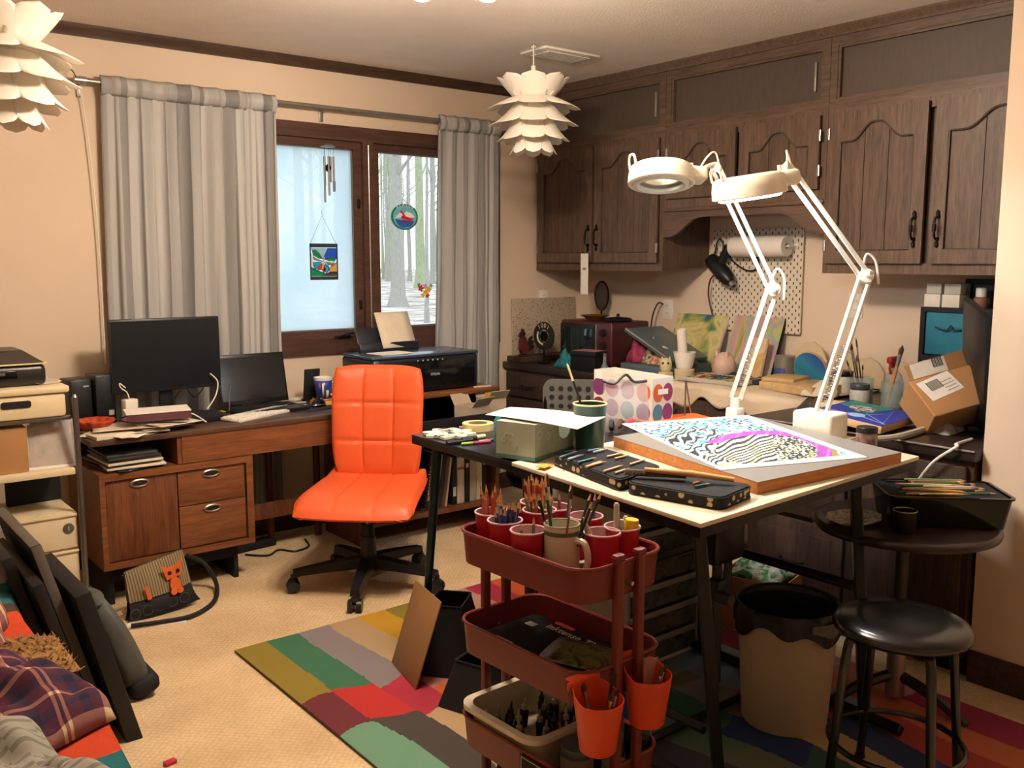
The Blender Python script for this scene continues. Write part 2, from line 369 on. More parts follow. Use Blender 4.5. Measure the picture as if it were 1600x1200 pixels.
# ------------------------------------------------------------------ the wood outside
m_leaf = mat('leaf_litter', '#8a7868', .95, var=.4, scale=1.6, bump=.5, bscale=5, color2='#e0d8cf')
gr = MB(); gr.grid(lambda u, v: (-25+75*u, 5+75*v, -.45+.012*(v*75)+.25*math.sin(u*17+v*5)*v), 50, 50)
struct(gr.build('ground_outside', m_leaf))
m_bark = mat('bark', '#a39e94', .95, var=.25, scale=14, bump=.8, bscale=25, stretch=(3, 3, .5))
m_bark2 = mat('mossy_bark', '#a0a684', .95, var=.3, scale=9, bump=.8, bscale=25, stretch=(3, 3, .5))
def tree(px, py, w, h, m, label, lean=0, group='tree trunks in the wood outside', seed=1):
    """trunk whose foot shows at photo pixel px,py"""
    rnd = random.Random(seed)
    d = ray(px, py); tt = None
    for k in range(400):
        t_ = 6+k*.2; p = CAM+d*t_
        if p.y > 5.2:
            gz = -.45+.012*(p.y-5)
            if p.z <= gz+.05: tt = t_; break
    if tt is None: tt = 70
    p = CAM+d*tt; r = w*tt/FPX/2
    T = thing('tree', label, 'tree', (p.x, p.y, p.z-.2), group=group)
    b = MB(); pts = [(0, 0, 0), (0, 0, .5), (.02, 0, 1.2)]+[(lean*k*.5+rnd.uniform(-.06, .06), rnd.uniform(-.05, .05), 1.2+k*h/6) for k in range(1, 7)]
    b.tube(pts, [r*1.9, r*1.25, r*1.05]+[r*(1-.1*k) for k in range(1, 7)], 10)
    b.build('trunk', m, T)
    for k in range(5):
        z = h*rnd.uniform(.35, .95); a = rnd.uniform(0, 6.28); L = rnd.uniform(1.2, 2.6)
        br = MB(); br.tube([(lean*z/h*3*.5, 0, z), (lean*z/h*1.5+math.cos(a)*L*.5, math.sin(a)*L*.5, z+L*.35), (lean*z/h*1.5+math.cos(a)*L, math.sin(a)*L, z+L*.9)], [r*.32, r*.2, r*.06], 6); br.build('branch', m, T)
tree(622, 474, 20, 12, m_bark, 'grey trunk with flared foot seen through the clear pane', seed=3)
tree(657, 452, 15, 12, m_bark2, 'pale mossy tree trunk behind the oval plane suncatcher', seed=4)
tree(667, 500, 6, 8, m_bark, 'slim young tree behind the flower suncatcher', .05, seed=5)
tree(606, 440, 6, 11, m_bark, 'thin far trunk beside the window post', seed=6)
tree(676, 445, 8, 12, m_bark, 'far grey trunk beside the right curtain edge', seed=7)
tree(640, 436, 5, 12, m_bark, 'thin distant trunk between the two large trees', seed=8)
tree(540, 470, 22, 12, m_bark, 'broad trunk dimly seen through the clouded pane', seed=9)
tree(470, 455, 16, 12, m_bark, 'trunk at left behind the clouded pane', seed=10)
rr = random.Random(5)
for k in range(26):
    tree(596+rr.random()*96, 424+rr.random()*10, rr.uniform(2, 5), rr.uniform(8, 12), rr.choice([m_bark, m_bark2]), 'thin bare trunk far back in the wood', seed=20+k, group='far bare trunks outside')
for k in range(22):
    px_t = rr.uniform(420, 590) if k % 2 else rr.uniform(695, 900)
    tree(px_t, 424+rr.random()*30, rr.uniform(4, 11), rr.uniform(9, 12), rr.choice([m_bark, m_bark2]), 'thin bare trunk far back in the wood', seed=60+k, group='far bare trunks outside')
# ================================================================== curtains and rod
m_curt = vcol('striped_curtain', .55, .2, 300, var=.15)
def curtain(name, label, xt0, xt1, xb0, xb1, zt, zb, folds, seed, ystep=4.432, amp0=.5):
    rnd = random.Random(seed); ph = [rnd.uniform(0, 6.28) for _ in range(5)]
    stripes = []
    x = 0
    while x < 1:
        wd = rnd.choice([.006, .01, .018, .03, .05, .07]); stripes.append((x, x+wd, rnd.choice(['#adacaa', '#b6b5b3', '#a4a3a1', '#bdbcba', '#999896', '#b0afad', '#8d8c8b']))); x += wd
    def cf(u, v):
        for a, b_, c in stripes:
            if a <= u < b_: return c
        return '#adacaa'
    def fn(u, v):
        z = zt+(zb-zt)*v
        s = v**.7
        xa, xb = xt0+(xb0-xt0)*s, xt1+(xb1-xt1)*s
        uu = u+.012*math.sin(9*u+ph[0]+v*1.5)
        amp = (.008+.026*min(1, v*3+.25))*amp0
        y = amp*(math.sin(folds*2*PI*u+ph[1]+.5*math.sin(3*v+ph[2]))+.45*math.sin(folds*4.3*PI*u+ph[3]+v*2))
        y += .008*math.sin(17*v+11*u+ph[4])*v
        xx = xa+(xb-xa)*u+.008*math.sin(folds*4*PI*u+ph[2])
        return (xx, -y, z)
    c = MB(); c.grid(fn, 130, 40, cf=cf)
    T = thing(name, label, 'curtain', (0, ystep, 0))
    o = c.build('cloth', m_curt, T, smooth=80, solid=.003)
    hd = MB(); hd.grid(lambda u, v: (xt0+(xt1-xt0)*u+.003*math.sin(folds*6*u), -.024*math.sin(PI*v*1.0)*(1 if v < 1 else 1)-.012*math.sin(folds*2*PI*u+ph[1])-.004*abs(math.sin(folds*9*u)), zt+.012-.085*v), 110, 6, cf=lambda u, v: cf(u, 0))
    hd.build('header_sleeve', m_curt, T, smooth=80, solid=.003)
    hm = MB(); e = []
    for k in range(41):
        q = fn(.985 if xt0 < 2 else .02, k/40); e.append((q[0], q[1]-.004, q[2]))
    hm.tube(e, .003, 5); hm.build('side_hem', m_curt if False else mat('hem_grey', '#7d766f', .7), T)
    return T
pL0, pL1 = wy(152, 128, 4.4), wy(433, 158, 4.4)
curtain('curtain', 'grey striped curtain on the left side of the window behind the monitors', pL0.x+.02, pL1.x, 1.20, 2.045, 2.215, .12, 7.5, 3)
pR0, pR1 = wy(690, 188, 4.4), wy(781, 200, 4.4)
curtain('curtain', 'narrow grey striped curtain on the right side of the window by the printer', pR0.x, pR1.x+.02, 2.98, 3.46, 2.215, .12, 5.5, 8)
rod = thing('curtain_rod', 'grey metal curtain rod above the window', 'curtain rod', (0, 4.432, 2.195))
MB().cyl((1.14, 0, 0), (3.55, 0, 0), .0125, n=14).build('pole', mat('rod_metal', '#9a948c', .35, .7), rod)
MB().cyl((1.13, 0, 0), (1.18, 0, 0), .017, n=14).build('finial', m_steel, rod)
MB().cyl((3.53, 0, 0), (3.57, 0, 0), .017, n=14).build('finial', m_steel, rod)
for x in (1.16, 2.335, 3.53):
    b = MB(); b.rbox((x, .025, -.012), (.014, .06, .012), .003); b.rbox((x, .052, -.03), (.022, .008, .07), .003); b.build('bracket', mat('rod_metal', '#9a948c', .35, .7), rod)
solo(MB().tube(spline([(1.02, 4.47, 2.27), (1.07, 4.45, 2.262), (1.12, 4.43, 2.235), (1.135, 4.42, 2.205)]), .0025, 6), 'cable', mat('dark_cable', '#3a342f', .6), 'thin dark cable drooping to the left end of the curtain rod', 'cable')
solo(MB().tube(spline([(1.16, 4.46, 2.18), (1.185, 4.46, 1.9), (1.2, 4.46, 1.5), (1.2, 4.46, .95)]), .003, 6), 'blind_cord', m_white, 'pale cord hanging down the wall beside the left curtain', 'cord')
# ================================================================== window ornaments
def chime():
    p = wy(512, 229, 4.44)
    T = thing('wind_chime', 'small metal wind chime hanging at the top of the clouded pane', 'wind chime', (p.x, p.y, p.z))
    b = MB(); b.capends = True; b.lathe([(.004, .014), (.02, .012), (.037, .004), (.04, -.002), (.034, -.004)], 20); b.build('cap', mat('chime_cap', '#8d8a86', .4, .5), T)
    for i, (x, y, L, c) in enumerate([(-.022, 0, .285, 0), (-.004, -.014, .25, 0), (.014, .0, .18, 0), (.026, -.01, .23, 0), (-.012, .016, .2, 0)]):
        MB().cyl((x, y, 0), (x, y, -.06), .0008, n=5).build('string', m_black, T)
        MB().cyl((x, y, -.05), (x, y, -L), .0055, n=8).build('pipe', mat('chime_pipe', '#6a5e58', .4, .3), T)
    b = MB(); b.lathe([(.0, -.085), (.012, -.095), (.016, -.11), (.01, -.125), (0, -.13)], 10); b.build('striker', m_iron, T)
    b = MB(); b.rbox((.026, -.012, -.2), (.014, .004, .05), .002); b.build('wind_sail', m_iron, T)
chime()
def butterfly():
    c = wy(506, 409, 4.455)
    T = thing('stained_glass_panel', 'stained glass butterfly panel hung on a thread in the clouded pane', 'ornament', (c.x, c.y, c.z))
    w_, h_ = .158, .187
    sx = w_/40.; sz = h_/51.
    def P(x, y): return ((x-20)*sx, (25.5-y)*sz)      # photo-like panel units 40 x 51
    def gl(name, poly, c_, y=0., t=.003):
        m = mat('glass_'+c_[1:], c_, .15, var=.08, scale=40, trans=.35)
        b = MB(); b.prism([P(*q) for q in poly], -t/2, t/2, frame((0, y, 0), (1, 0, 0), (0, 0, 1), (0, -1, 0))); b.build(name, m, T)
    gl('glass_piece', [(1, 6), (26, 6), (18, 22), (10, 10), (1, 9)], '#a8d4f4'); gl('glass_piece', [(26, 6), (39, 6), (39, 22), (30, 20), (19, 24)], '#2f5fd0')
    gl('glass_piece', [(39, 26), (39, 40), (28, 40), (29, 33)], '#e8b860'); gl('glass_piece', [(1, 33), (10, 38), (24, 43), (16, 46), (1, 46)], '#189a66')
    gl('glass_piece', [(1, 12), (6, 24), (4, 32), (1, 32)], '#e6f0f0')
    gl('glass_piece', [(16, 46), (28, 40), (39, 40), (39, 46)], '#4a4a50')
    gl('wing', [(3, 9), (8, 8), (14, 14), (18, 22), (12, 21), (5, 17)], '#2f9a5f', -.003); gl('wing', [(21, 22), (30, 19), (38, 20), (36, 25), (27, 25)], '#2f9a5f', -.003)
    gl('wing', [(4, 18), (12, 22), (17, 24), (9, 24), (5, 22)], '#a49a78', -.003); gl('wing', [(22, 25), (30, 26), (36, 27), (31, 31), (26, 30)], '#a49a78', -.003)
    gl('wing', [(4, 26), (12, 25), (17, 25), (12, 33), (7, 37), (4, 32)], '#4aa8d8', -.003); gl('wing', [(21, 27), (27, 31), (28, 38), (23, 42), (19, 38)], '#4aa8d8', -.003)
    gl('wing', [(17, 27), (11, 34), (9, 38), (18, 37)], '#c8503a', -.003); gl('wing', [(19, 28), (16, 36), (19, 42), (22, 37)], '#c8503a', -.003)
    b = MB(); b.tube([(P(20, 19)[0], -.006, P(20, 19)[1]), (P(17, 36)[0], -.006, P(17, 36)[1])], [.004, .003], 8); b.build('butterfly_body', mat('glass_body', '#c8b060', .3), T)
    m = mat('lead_came', '#3a3a40', .45, .3)
    ld = MB()
    for a, q in (((26, 6), (18, 22)), ((39, 26), (29, 33)), ((28, 40), (39, 40)), ((1, 33), (10, 38)), ((10, 38), (24, 43)), ((28, 40), (16, 46)), ((3, 9), (18, 22)), ((3, 9), (5, 22)), ((5, 22), (18, 25)), ((21, 22), (38, 20)), ((38, 20), (31, 31)), ((31, 31), (21, 26)), ((4, 26), (7, 37)), ((7, 37), (17, 27)), ((28, 38), (20, 26)), ((23, 42), (28, 34))):
        x0, z0 = P(*a); x1, z1 = P(*q); ld.cyl((x0, -.005, z0), (x1, -.005, z1), .0017, n=5)
    ld.build('lead_line', m, T)
    for z, hh in ((h_/2-.009, .02), (-h_/2+.008, .018)): MB().box((0, -.002, z), (w_, .008, hh)).build('frame_bar', m, T, smooth=0)
    for x in (-w_/2+.0015, w_/2-.0015): MB().box((x, -.002, 0), (.004, .008, h_)).build('frame_bar', m, T, smooth=0)
    top = wy(503, 337, 4.455)-c
    b = MB(); b.tube([(-w_/2+.004, 0, h_/2), tuple(top), (w_/2-.004, 0, h_/2)], .001, 5); b.tube([tuple(top), (top.x, 0, top.z+.03)], .001, 5); b.build('thread', m, T)
butterfly()
def plane_oval():
    c = wy(632, 339, 4.455)
    T = thing('suncatcher', 'oval suncatcher of a red seaplane over blue water in the clear pane', 'ornament', (c.x, c.y, c.z))
    a, b_ = .087, .072
    F = frame((0, 0, 0), (1, 0, 0), (0, 0, 1), (0, -1, 0))
    el = lambda s, n=28: [(a*s*math.cos(2*PI*k/n), b_*s*math.sin(2*PI*k/n)) for k in range(n)]
    MB().prism(el(1), -.003, .003, F).build('rim', mat('glass_green', '#2c8a66', .2, trans=.2), T)
    MB().prism(el(.87), -.0035, .0045, F).build('sky_disc', mat('glass_sky', '#7fd0e8', .2, trans=.2), T)
    def blob(nm, pts, c_, t0, t1): MB().prism([(x*a, y*b_) for x, y in pts], t0, t1, F).build(nm, mat('sun_'+c_[1:], c_, .3, trans=.1), T)
    blob('cloud', [(-.75, -.1), (-.4, .3), (-.1, .2), (.1, .42), (.5, .3), (.75, 0), (.2, -.15), (-.3, -.05)], '#f2f6f8', .004, .0055)
    blob('water', [(-.75, -.2), (.72, -.3), (.45, -.72), (-.2, -.84), (-.55, -.6)], '#3a66c0', .0045, .006)
    blob('plane_body', [(-.3, -.1), (.5, -.3), (.62, -.02), (.5, -.1), (.0, .05), (-.25, .08)], '#c8283c', .006, .009)
    blob('plane_wing', [(-.38, .48), (-.28, .5), (.1, -.05), (-.08, -.02)], '#d8304a', .0075, .0105)
    blob('plane_float', [(-.25, -.3), (.35, -.42), (.4, -.36), (-.2, -.22)], '#a02838', .006, .009)
    m = mat('white_letters', '#f4f6f2', .5)
    for i, ch in enumerate('ALASKA'):
        t_ = R(128-i*15.2); textpart('letter', ch, .021, m, T, frame((a*.93*math.cos(t_), -.006, b_*.93*math.sin(t_)), (math.sin(t_), 0, -math.cos(t_)), (math.cos(t_), 0, math.sin(t_))), .001)
    b = MB(); b.tube([(-.02, 0, b_), (.0, 0, b_+.05), (.02, 0, b_)], .0008, 5); b.build('thread', m_iron, T)
plane_oval()
def flower_catch():
    c = wy(664, 453, 4.455)
    T = thing('suncatcher', 'small cluster of orange and yellow glass flowers low in the clear pane', 'ornament', (c.x, c.y, c.z))
    rnd = random.Random(2); F = frame((0, 0, 0), (1, 0, 0), (0, 0, 1), (0, -1, 0))
    for (x, z, r, c_) in [(-.03, .01, .022, '#d8482a'), (.0, -.012, .02, '#e8c030'), (.026, .004, .02, '#e0b838'), (.0, .022, .017, '#d8a8d8'), (-.018, -.03, .016, '#e8d050'), (.014, -.032, .016, '#d84030'), (.04, .024, .013, '#9ab848'), (-.042, .03, .012, '#7a9848')]:
        poly = [(x+(r*(.75+.25*math.cos(5*t)))*math.cos(t), z+(r*(.75+.25*math.cos(5*t)))*math.sin(t)) for t in [2*PI*k/20 for k in range(20)]]
        y0 = rnd.uniform(0, .003); MB().prism(poly, y0-.002, y0+.003, F).build('glass_flower', mat('gf_'+c_[1:], c_, .2, trans=.3), T)
flower_catch()
# ================================================================== ceiling: vent, lamp, pendants
v = thing('ceiling_vent', 'white ceiling air vent above the lotus lamp', 'vent', tuple((wz(825, 82, 2.44)+wz(926, 86, 2.44))/2), (0, 0, 0))
b = MB(); b.rbox((0, 0, -.006), (.36, .2, .012), .004); b.build('plate', m_white, v)
for k in range(6): MB().box((.0, -.06+k*.024, -.016), (.27, .016, .004), rotm(25)if False else None).build('louvre', m_white, v, smooth=0)
cl = thing('ceiling_lamp', 'ceiling lamp with four glowing globe bulbs at the top of the picture', 'ceiling lamp', (1.64, 2.31, 2.44))
b = MB(); b.capends = True; b.lathe([(.075, 0), (.075, -.012), (.05, -.03), (.02, -.036)], 28); b.build('canopy', m_brass0 if False else mat('lamp_brass', '#9a7b4a', .3, .8), cl)
MB().cyl((0, 0, -.03), (0, 0, -.15), .012, n=14).build('stem', MATS['lamp_brass'], cl)
em = mat('lit_globe_glass', '#fff0d8', .4, emit=CEILING_LAMP_COLOR, estr=CEILING_LAMP_POWER)
for k in range(4):
    a = R(8+90*k); c_, s_ = math.cos(a), math.sin(a)
    b = MB(); b.tube(spline([(0, 0, -.14), (.06*c_, .06*s_, -.165), (.12*c_, .12*s_, -.12), (.14*c_, .14*s_, -.13)], 6), .007, 8); b.cyl((.14*c_, .14*s_, -.125), (.14*c_, .14*s_, -.15), .018, n=14); b.build('arm', MATS['lamp_brass'], cl)
    b = MB(); b.lathe([(.001, -.272), (.02, -.268), (.038, -.252), (.045, -.23), (.04, -.206), (.024, -.19), (.016, -.183)], 24, Matrix.Translation((.14*c_, .14*s_, .024))); b.build('globe_bulb', em, cl, smooth=60)
m_petal = mat('lamp_petal', '#fbf5ea', .5, var=.02, trans=.0)
def petal_mat():
    m = MATS['lamp_petal']; nt = m.node_tree; b = nt.nodes['Principled BSDF']; out = nt.nodes['Material Output']
    tl = nt.nodes.new('ShaderNodeBsdfTranslucent'); tl.inputs[0].default_value = lin('#f8ecd8'); mx = nt.nodes.new('ShaderNodeMixShader'); mx.inputs[0].default_value = .22
    nt.links.new(b.outputs[0], mx.inputs[1]); nt.links.new(tl.outputs[0], mx.inputs[2]); nt.links.new(mx.outputs[0], out.inputs[0])
petal_mat()
def lotus(loc, label, rz, top):
    T = thing('pendant_lamp', label, 'pendant lamp', loc, (0, 0, rz), 'white lotus pendant lamps')
    # tiers: (z of root, root radius, length, width, elevation of petal axis, curl, count)
    tiers = [(.035, .070, .155, .138, 42, 6, 8), (.060, .088, .150, .140, -18, -6, 8), (.02, .100, .150, .134, -56, 16, 8), (-.04, .096, .135, .118, -72, 18, 8), (-.10, .074, .115, .082, -84, 14, 8)]
    for ti, (z0, r0, L, wd, el, curl, n) in enumerate(tiers):
        base = None
        for k in range(n):
            a = 2*PI*(k+(.0 if ti else .0))/n
            if base is None:
                p = MB()
                def fn(u, v):
                    # v along the petal, u across; wraps the core like a bent sheet with a round tip
                    s_ = v*L; hw = wd/2*math.sqrt(max(0, 1-max(0, (v-.62)/.38)**2.4))*(.84+.16*min(1, v*2)) if v < .999 else .0
                    uu = (u-.5)*2; e = R(el+curl*v)
                    rad = r0+math.cos(e)*s_; zz = z0+math.sin(e)*s_
                    across = uu*hw
                    bend = -(across**2)*5.5
                    return (rad+bend*math.cos(R(el+90))*-.0+bend*.75, across, zz+bend*.5*(-1 if el < 0 else 1)*-.3)
                p.grid(fn, 8, 10)
                base = p.build('petal', m_petal, T, smooth=60, solid=.0012); base.rotation_euler = (0, 0, a)
            else:
                o = base.copy(); col.objects.link(o); o.parent = T; o.rotation_euler = (0, 0, a)
    b = MB(); b.lathe([(.02, .075), (.07, .07), (.09, .05), (.1, 0), (.096, -.05), (.078, -.1), (.06, -.15), (.02, -.17)], 24); b.build('core', m_petal, T)
    b = MB(); b.cyl((0, 0, .1), (0, 0, .2), .012, n=10); b.build('socket', m_white, T)
    b = MB(); b.tube([(0, 0, .19), (0, 0, top)], .003, 6); b.build('cord', m_white, T)
    b = MB(); b.tube([(.012*math.cos(t), 0, top-.012+.012*math.sin(t)) for t in [PI*1.5+k*5.2/10 for k in range(11)]], .0025, 6); b.build('hook', m_steel, T)
    return T
l2 = lotus((2.92, 3.47, 2.125), 'white lotus pendant lamp hanging in front of the dark cabinets', 5, .30)
l1 = lotus((.645, 3.30, 2.035), 'white lotus pendant lamp cut by the left edge of the picture', 25, .39)
# ================================================================== wall cabinets (front at y=0, x to the right, y into the wall)
XF = 3.79
def cabframe(y_left, z): return frame((XF, y_left, z), (0, -1, 0), (1, 0, 0), (0, 0, 1))
def arch_door(T, x0, x1, z0, z1, handle=None, hinge=None, arch=True, fr=.058, planks=3):
    w_, h_ = x1-x0, z1-z0; n = 24
    ix0, ix1, iz0 = x0+fr, x1-fr, z0+fr
    ah = .075 if arch else 0; sh = z1-fr-ah*.95
    inner = [(ix0, iz0), (ix1, iz0)]; outer = [(x0, z0), (x1, z0)]
    for k in range(n+1):
        u = k/n; x = ix1+(ix0-ix1)*u; c = abs(u-.5)*2
        q = min(1, max(0, (c-.08)/.62)); zz = sh+ah*(.5+.5*math.cos(PI*q)) if arch else z1-fr
        inner.append((x, zz)); outer.append((x1+(x0-x1)*u, z1))
    d = MB(); N = len(inner); yb, yf, ym = 0., -.021, -.017
    vs = [(x, yf, z) for x, z in outer]+[(x, yf, z) for x, z in inner]+[(x, yb, z) for x, z in outer]+[(x+(.006 if x < (x0+x1)/2 else -.006)*0, -.006, z) for x, z in inner]
    fs = []
    for k in range(N):
        k2 = (k+1) % N
        fs += [(k, k2, N+k2, N+k), (k, 2*N+k, 2*N+k2, k2), (N+k, N+k2, 3*N+k2, 3*N+k)]
    d.add(vs, fs); d.span((x0, -.006, z0), (x1, 0, z1))
    # moulded inner edge
    e = MB(); e.tube([(x, -.0195, z) for x, z in inner], .0045, 6, closed=True)
    o = d.build('door', m_cab, T, smooth=25)
    e.build('moulding', m_cabin, o)
    pw = (ix1-ix0)/planks
    for k in range(planks):
        a, b_ = ix0+pw*k, ix0+pw*(k+1)
        pts = [(a+.002, iz0), (b_-.002, iz0)]
        for j in range(9):
            x = b_-.002+(a-b_+.004)*j/8; u = (ix1-x)/(ix1-ix0); c = abs(u-.5)*2; q = min(1, max(0, (c-.08)/.62))
            pts.append((x, (sh+ah*(.5+.5*math.cos(PI*q))) if arch else z1-fr))
        MB().prism(pts, 0, .005, frame((0, -.006, 0), (1, 0, 0), (0, 0, 1), (0, -1, 0))).build('plank', m_cabd, o, smooth=0)
    if handle is not None:
        hx = handle; hz = z0+.10
        b = MB(); b.tube(spline([(hx, -.022, hz), (hx, -.045, hz+.008), (hx, -.052, hz+.045), (hx, -.045, hz+.082), (hx, -.022, hz+.09)], 5), [.005]*21, 8)
        for z in (hz, hz+.09): b.cyl((hx, -.021, z), (hx, -.034, z), .0095, .007, 10); b.lathe([(0, -.018), (.007, -.012), (.008, 0), (.004, .008), (0, .012)], 8, Matrix.Translation((hx, -.027, z+(.018 if z > hz else -.018))))
        b.cyl((hx, -.051, hz+.03), (hx, -.051, hz+.06), .0085, n=10); b.build('handle', m_iron, o)
    if hinge is not None:
        for z in (z0+.08, z1-.09):
            b = MB(); b.rbox((hinge, -.023, z), (.014, .006, .05), .002); b.cyl((hinge+.004, -.026, z-.024), (hinge+.004, -.026, z+.024), .004, n=8); b.build('hinge', m_steel, o)
    return o
def cabinet(y0, y1, z0, z1, label, depth=.385, name='wall_cabinet'):
    T = thing(name, label, 'cabinet', M=cabframe(y0, z0)); w_ = y0-y1; h_ = z1-z0
    MB().span((0.002, .02, .02), (w_-.002, depth, h_)).build('body', m_cab, T, smooth=0)
    b = MB(); b.span((0.001, 0, 0), (.04, .02, h_)); b.span((w_-.04, 0, 0), (w_-.001, .02, h_)); b.span((.04, 0, 0), (w_-.04, .02, .045)); b.span((.04, 0, h_-.045), (w_-.04, .02, h_))
    b.build('face_frame', m_cab, T, smooth=0)
    return T, w_, h_
ZB, ZD, ZT = 1.36, 2.085, 2.40
A, wA, hA = cabinet(4.47, 3.42, ZB, ZD, 'tall two door wall cabinet next to the window wall')
mA = .525
arch_door(A, .03, mA-.008, .045, hA-.02, handle=mA-.035, hinge=.03); arch_door(A, mA+.008, wA-.03, .045, hA-.02, handle=mA+.035, hinge=wA-.028)
Bc, wB, hB = cabinet(3.42, 2.45, 1.695, ZD, 'short two door wall cabinet above the pegboard')
arch_door(Bc, .03, wB/2-.012, .045, hB-.02, hinge=.03); arch_door(Bc, wB/2+.012, wB-.03, .045, hB-.02, hinge=wB-.026)
va = MB()
pts = [(.0, 0), (.0, -.15)]
for k in range(21):
    u = k/20; q = min(1, max(0, (abs(u-.5)*2-.5)/.42)); pts.append((wB*u, -.055-.10*(.5-.5*math.cos(PI*q))))
pts += [(wB, -.15), (wB, 0)]
va.prism(pts, 0, .02, frame((0, .02, 0), (1, 0, 0), (0, 0, 1), (0, -1, 0))); va.build('valance', m_cabx, Bc, smooth=20)
b = MB(); b.rbox((wB/2, -.004, -.012), (wB-.01, .012, .02), .004); b.build('valance_moulding', m_cabx, Bc)
Cc, wC, hC = cabinet(2.45, 1.375, ZB, ZD, 'large two door wall cabinet beside the near wall corner')
mC = (2.45-1.965)
arch_door(Cc, .02, mC-.012, .045, hC-.02, handle=mC-.045, hinge=.02); arch_door(Cc, mC+.022, wC-.03, .045, hC-.02, handle=mC+.055)
# top row under the ceiling: framed recessed panels
def toprow(y0, y1, label):
    T = thing('top_cabinet', label, 'cabinet', M=cabframe(y0, ZD)); w_ = y0-y1; h_ = ZT-ZD
    MB().span((.002, .03, 0), (w_-.002, .385, h_)).build('body', m_cab, T, smooth=0)
    b = MB(); a = .035
    b.span((.001, 0, 0), (a, .03, h_)); b.span((w_-a, 0, 0), (w_-.001, .03, h_)); b.span((a, 0, 0), (w_-a, .03, .04)); b.span((a, 0, h_-.04), (w_-a, .03, h_)); b.build('face_frame', m_cabx, T, smooth=0)
    b = MB()
    for p, q in (((a, .004, .04), (w_-a, .022, .052)), ((a, .004, h_-.052), (w_-a, .022, h_-.04)), ((a, .004, .052), (a+.012, .022, h_-.052)), ((w_-a-.012, .004, .052), (w_-a, .022, h_-.052))): b.span(p, q)
    b.build('bead', m_cabx, T, smooth=0)
    MB().span((a+.012, .024, .052), (w_-a-.012, .03, h_-.052)).build('panel', m_cabin, T, smooth=0)
    MB().rbox((w_-a-.05, .016, h_/2), (.012, .014, .13), .004).build('pull', mat('pull_grey', '#8a8079', .4, .3), T)
toprow(4.47, 3.42, 'dark framed panel cabinet under the ceiling nearest the window'); toprow(3.42, 2.45, 'dark framed panel cabinet under the ceiling above the short doors'); toprow(2.45, 1.375, 'dark framed panel cabinet under the ceiling nearest the wall corner')
cr = MB(); cr.prism([(0, 0), (-.012, .0), (-.016, .014), (-.03, .028), (-.034, .042), (0, .042)], 0, 3.1, frame((XF+.002, 4.47, ZT-.002), (1, 0, 0), (0, 0, 1), (0, -1, 0))); struct(cr.build('trim_2', m_cabx))
# ================================================================== base cabinets and worktops
ZW = .80; XF1, XF2 = 3.55, 3.075
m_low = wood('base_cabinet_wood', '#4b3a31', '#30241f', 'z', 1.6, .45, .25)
m_top = mat('worktop_laminate', '#2e2420', .3, var=.25, scale=60, spec=.5)
def basecab(x, y0, y1, label, fronts, depth):
    T = thing('base_cabinet', label, 'cabinet', M=frame((x, y0, 0), (0, -1, 0), (1, 0, 0), (0, 0, 1))); w_ = y0-y1; h_ = ZW-.04
    MB().span((.001, .0, .08), (w_-.001, depth, h_)).build('body', m_low, T, smooth=0)
    MB().span((.001, .05, 0), (w_-.001, depth, .08)).build('toe_kick', m_blackm, T, smooth=0)
    for (a, b_, z0, z1, kind) in fronts:
        p = MB(); p.rbox(((a+b_)/2, -.01, (z0+z1)/2), (b_-a, .02, z1-z0), .005); o = p.build('drawer' if kind == 'd' else 'door', m_low, T)
        q = MB(); e = .045; q.rbox(((a+b_)/2, -.021, (z0+z1)/2), (b_-a-2*e, .004, z1-z0-2*e), .002); q.build('raised_panel', m_low, o)
        if kind == 'd':
            cx, cz = (a+b_)/2, (z0+z1)/2; hb = MB(); hb.tube(spline([(cx-.05, -.022, cz), (cx-.045, -.042, cz), (cx, -.048, cz-.002), (cx+.045, -.042, cz), (cx+.05, -.022, cz)], 5), .0045, 8); hb.build('handle', m_iron, o)
        else:
            hx = b_-.05 if kind == 'r' else a+.05; hz = z1-.16; hb = MB(); hb.tube(spline([(hx, -.022, hz), (hx, -.045, hz+.02), (hx, -.048, hz+.05), (hx, -.045, hz+.08), (hx, -.022, hz+.1)], 5), .0048, 8); hb.build('handle', m_steel if kind == 'r' else m_iron, o)
    return T
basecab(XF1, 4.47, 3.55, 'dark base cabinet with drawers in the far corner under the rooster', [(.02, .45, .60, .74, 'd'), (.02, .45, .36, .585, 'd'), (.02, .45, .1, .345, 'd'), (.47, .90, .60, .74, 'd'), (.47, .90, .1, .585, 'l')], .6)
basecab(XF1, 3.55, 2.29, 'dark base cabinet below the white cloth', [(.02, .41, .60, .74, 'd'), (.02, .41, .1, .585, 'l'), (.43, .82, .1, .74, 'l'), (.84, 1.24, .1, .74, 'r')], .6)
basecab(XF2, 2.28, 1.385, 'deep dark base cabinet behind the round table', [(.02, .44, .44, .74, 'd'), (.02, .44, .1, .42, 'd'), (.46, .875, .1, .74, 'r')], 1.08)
wt = MB(); wt.rbox(((XF1-.02+XR)/2, (4.488+2.29)/2, ZW-.02), (XR-XF1+.018, 4.488-2.29, .04), .006); solo(wt, 'worktop', m_top, 'long dark worktop along the cabinet wall', 'worktop')
wt = MB(); wt.rbox(((XF2-.025+XR)/2, (2.288+YJ)/2+.001, ZW-.02), (XR-XF2+.022, 2.288-YJ-.004, .04), .006); wt2 = solo(wt, 'worktop', m_top, 'deep dark worktop beside the near wall corner', 'worktop')
ed = MB(); ed.rbox((XF2-.028, (2.288+YJ)/2, ZW-.003), (.004, 2.288-YJ-.01, .006), .001); ed.build('edge_strip', mat('worn_edge', '#9c948c', .4, .2), wt2)
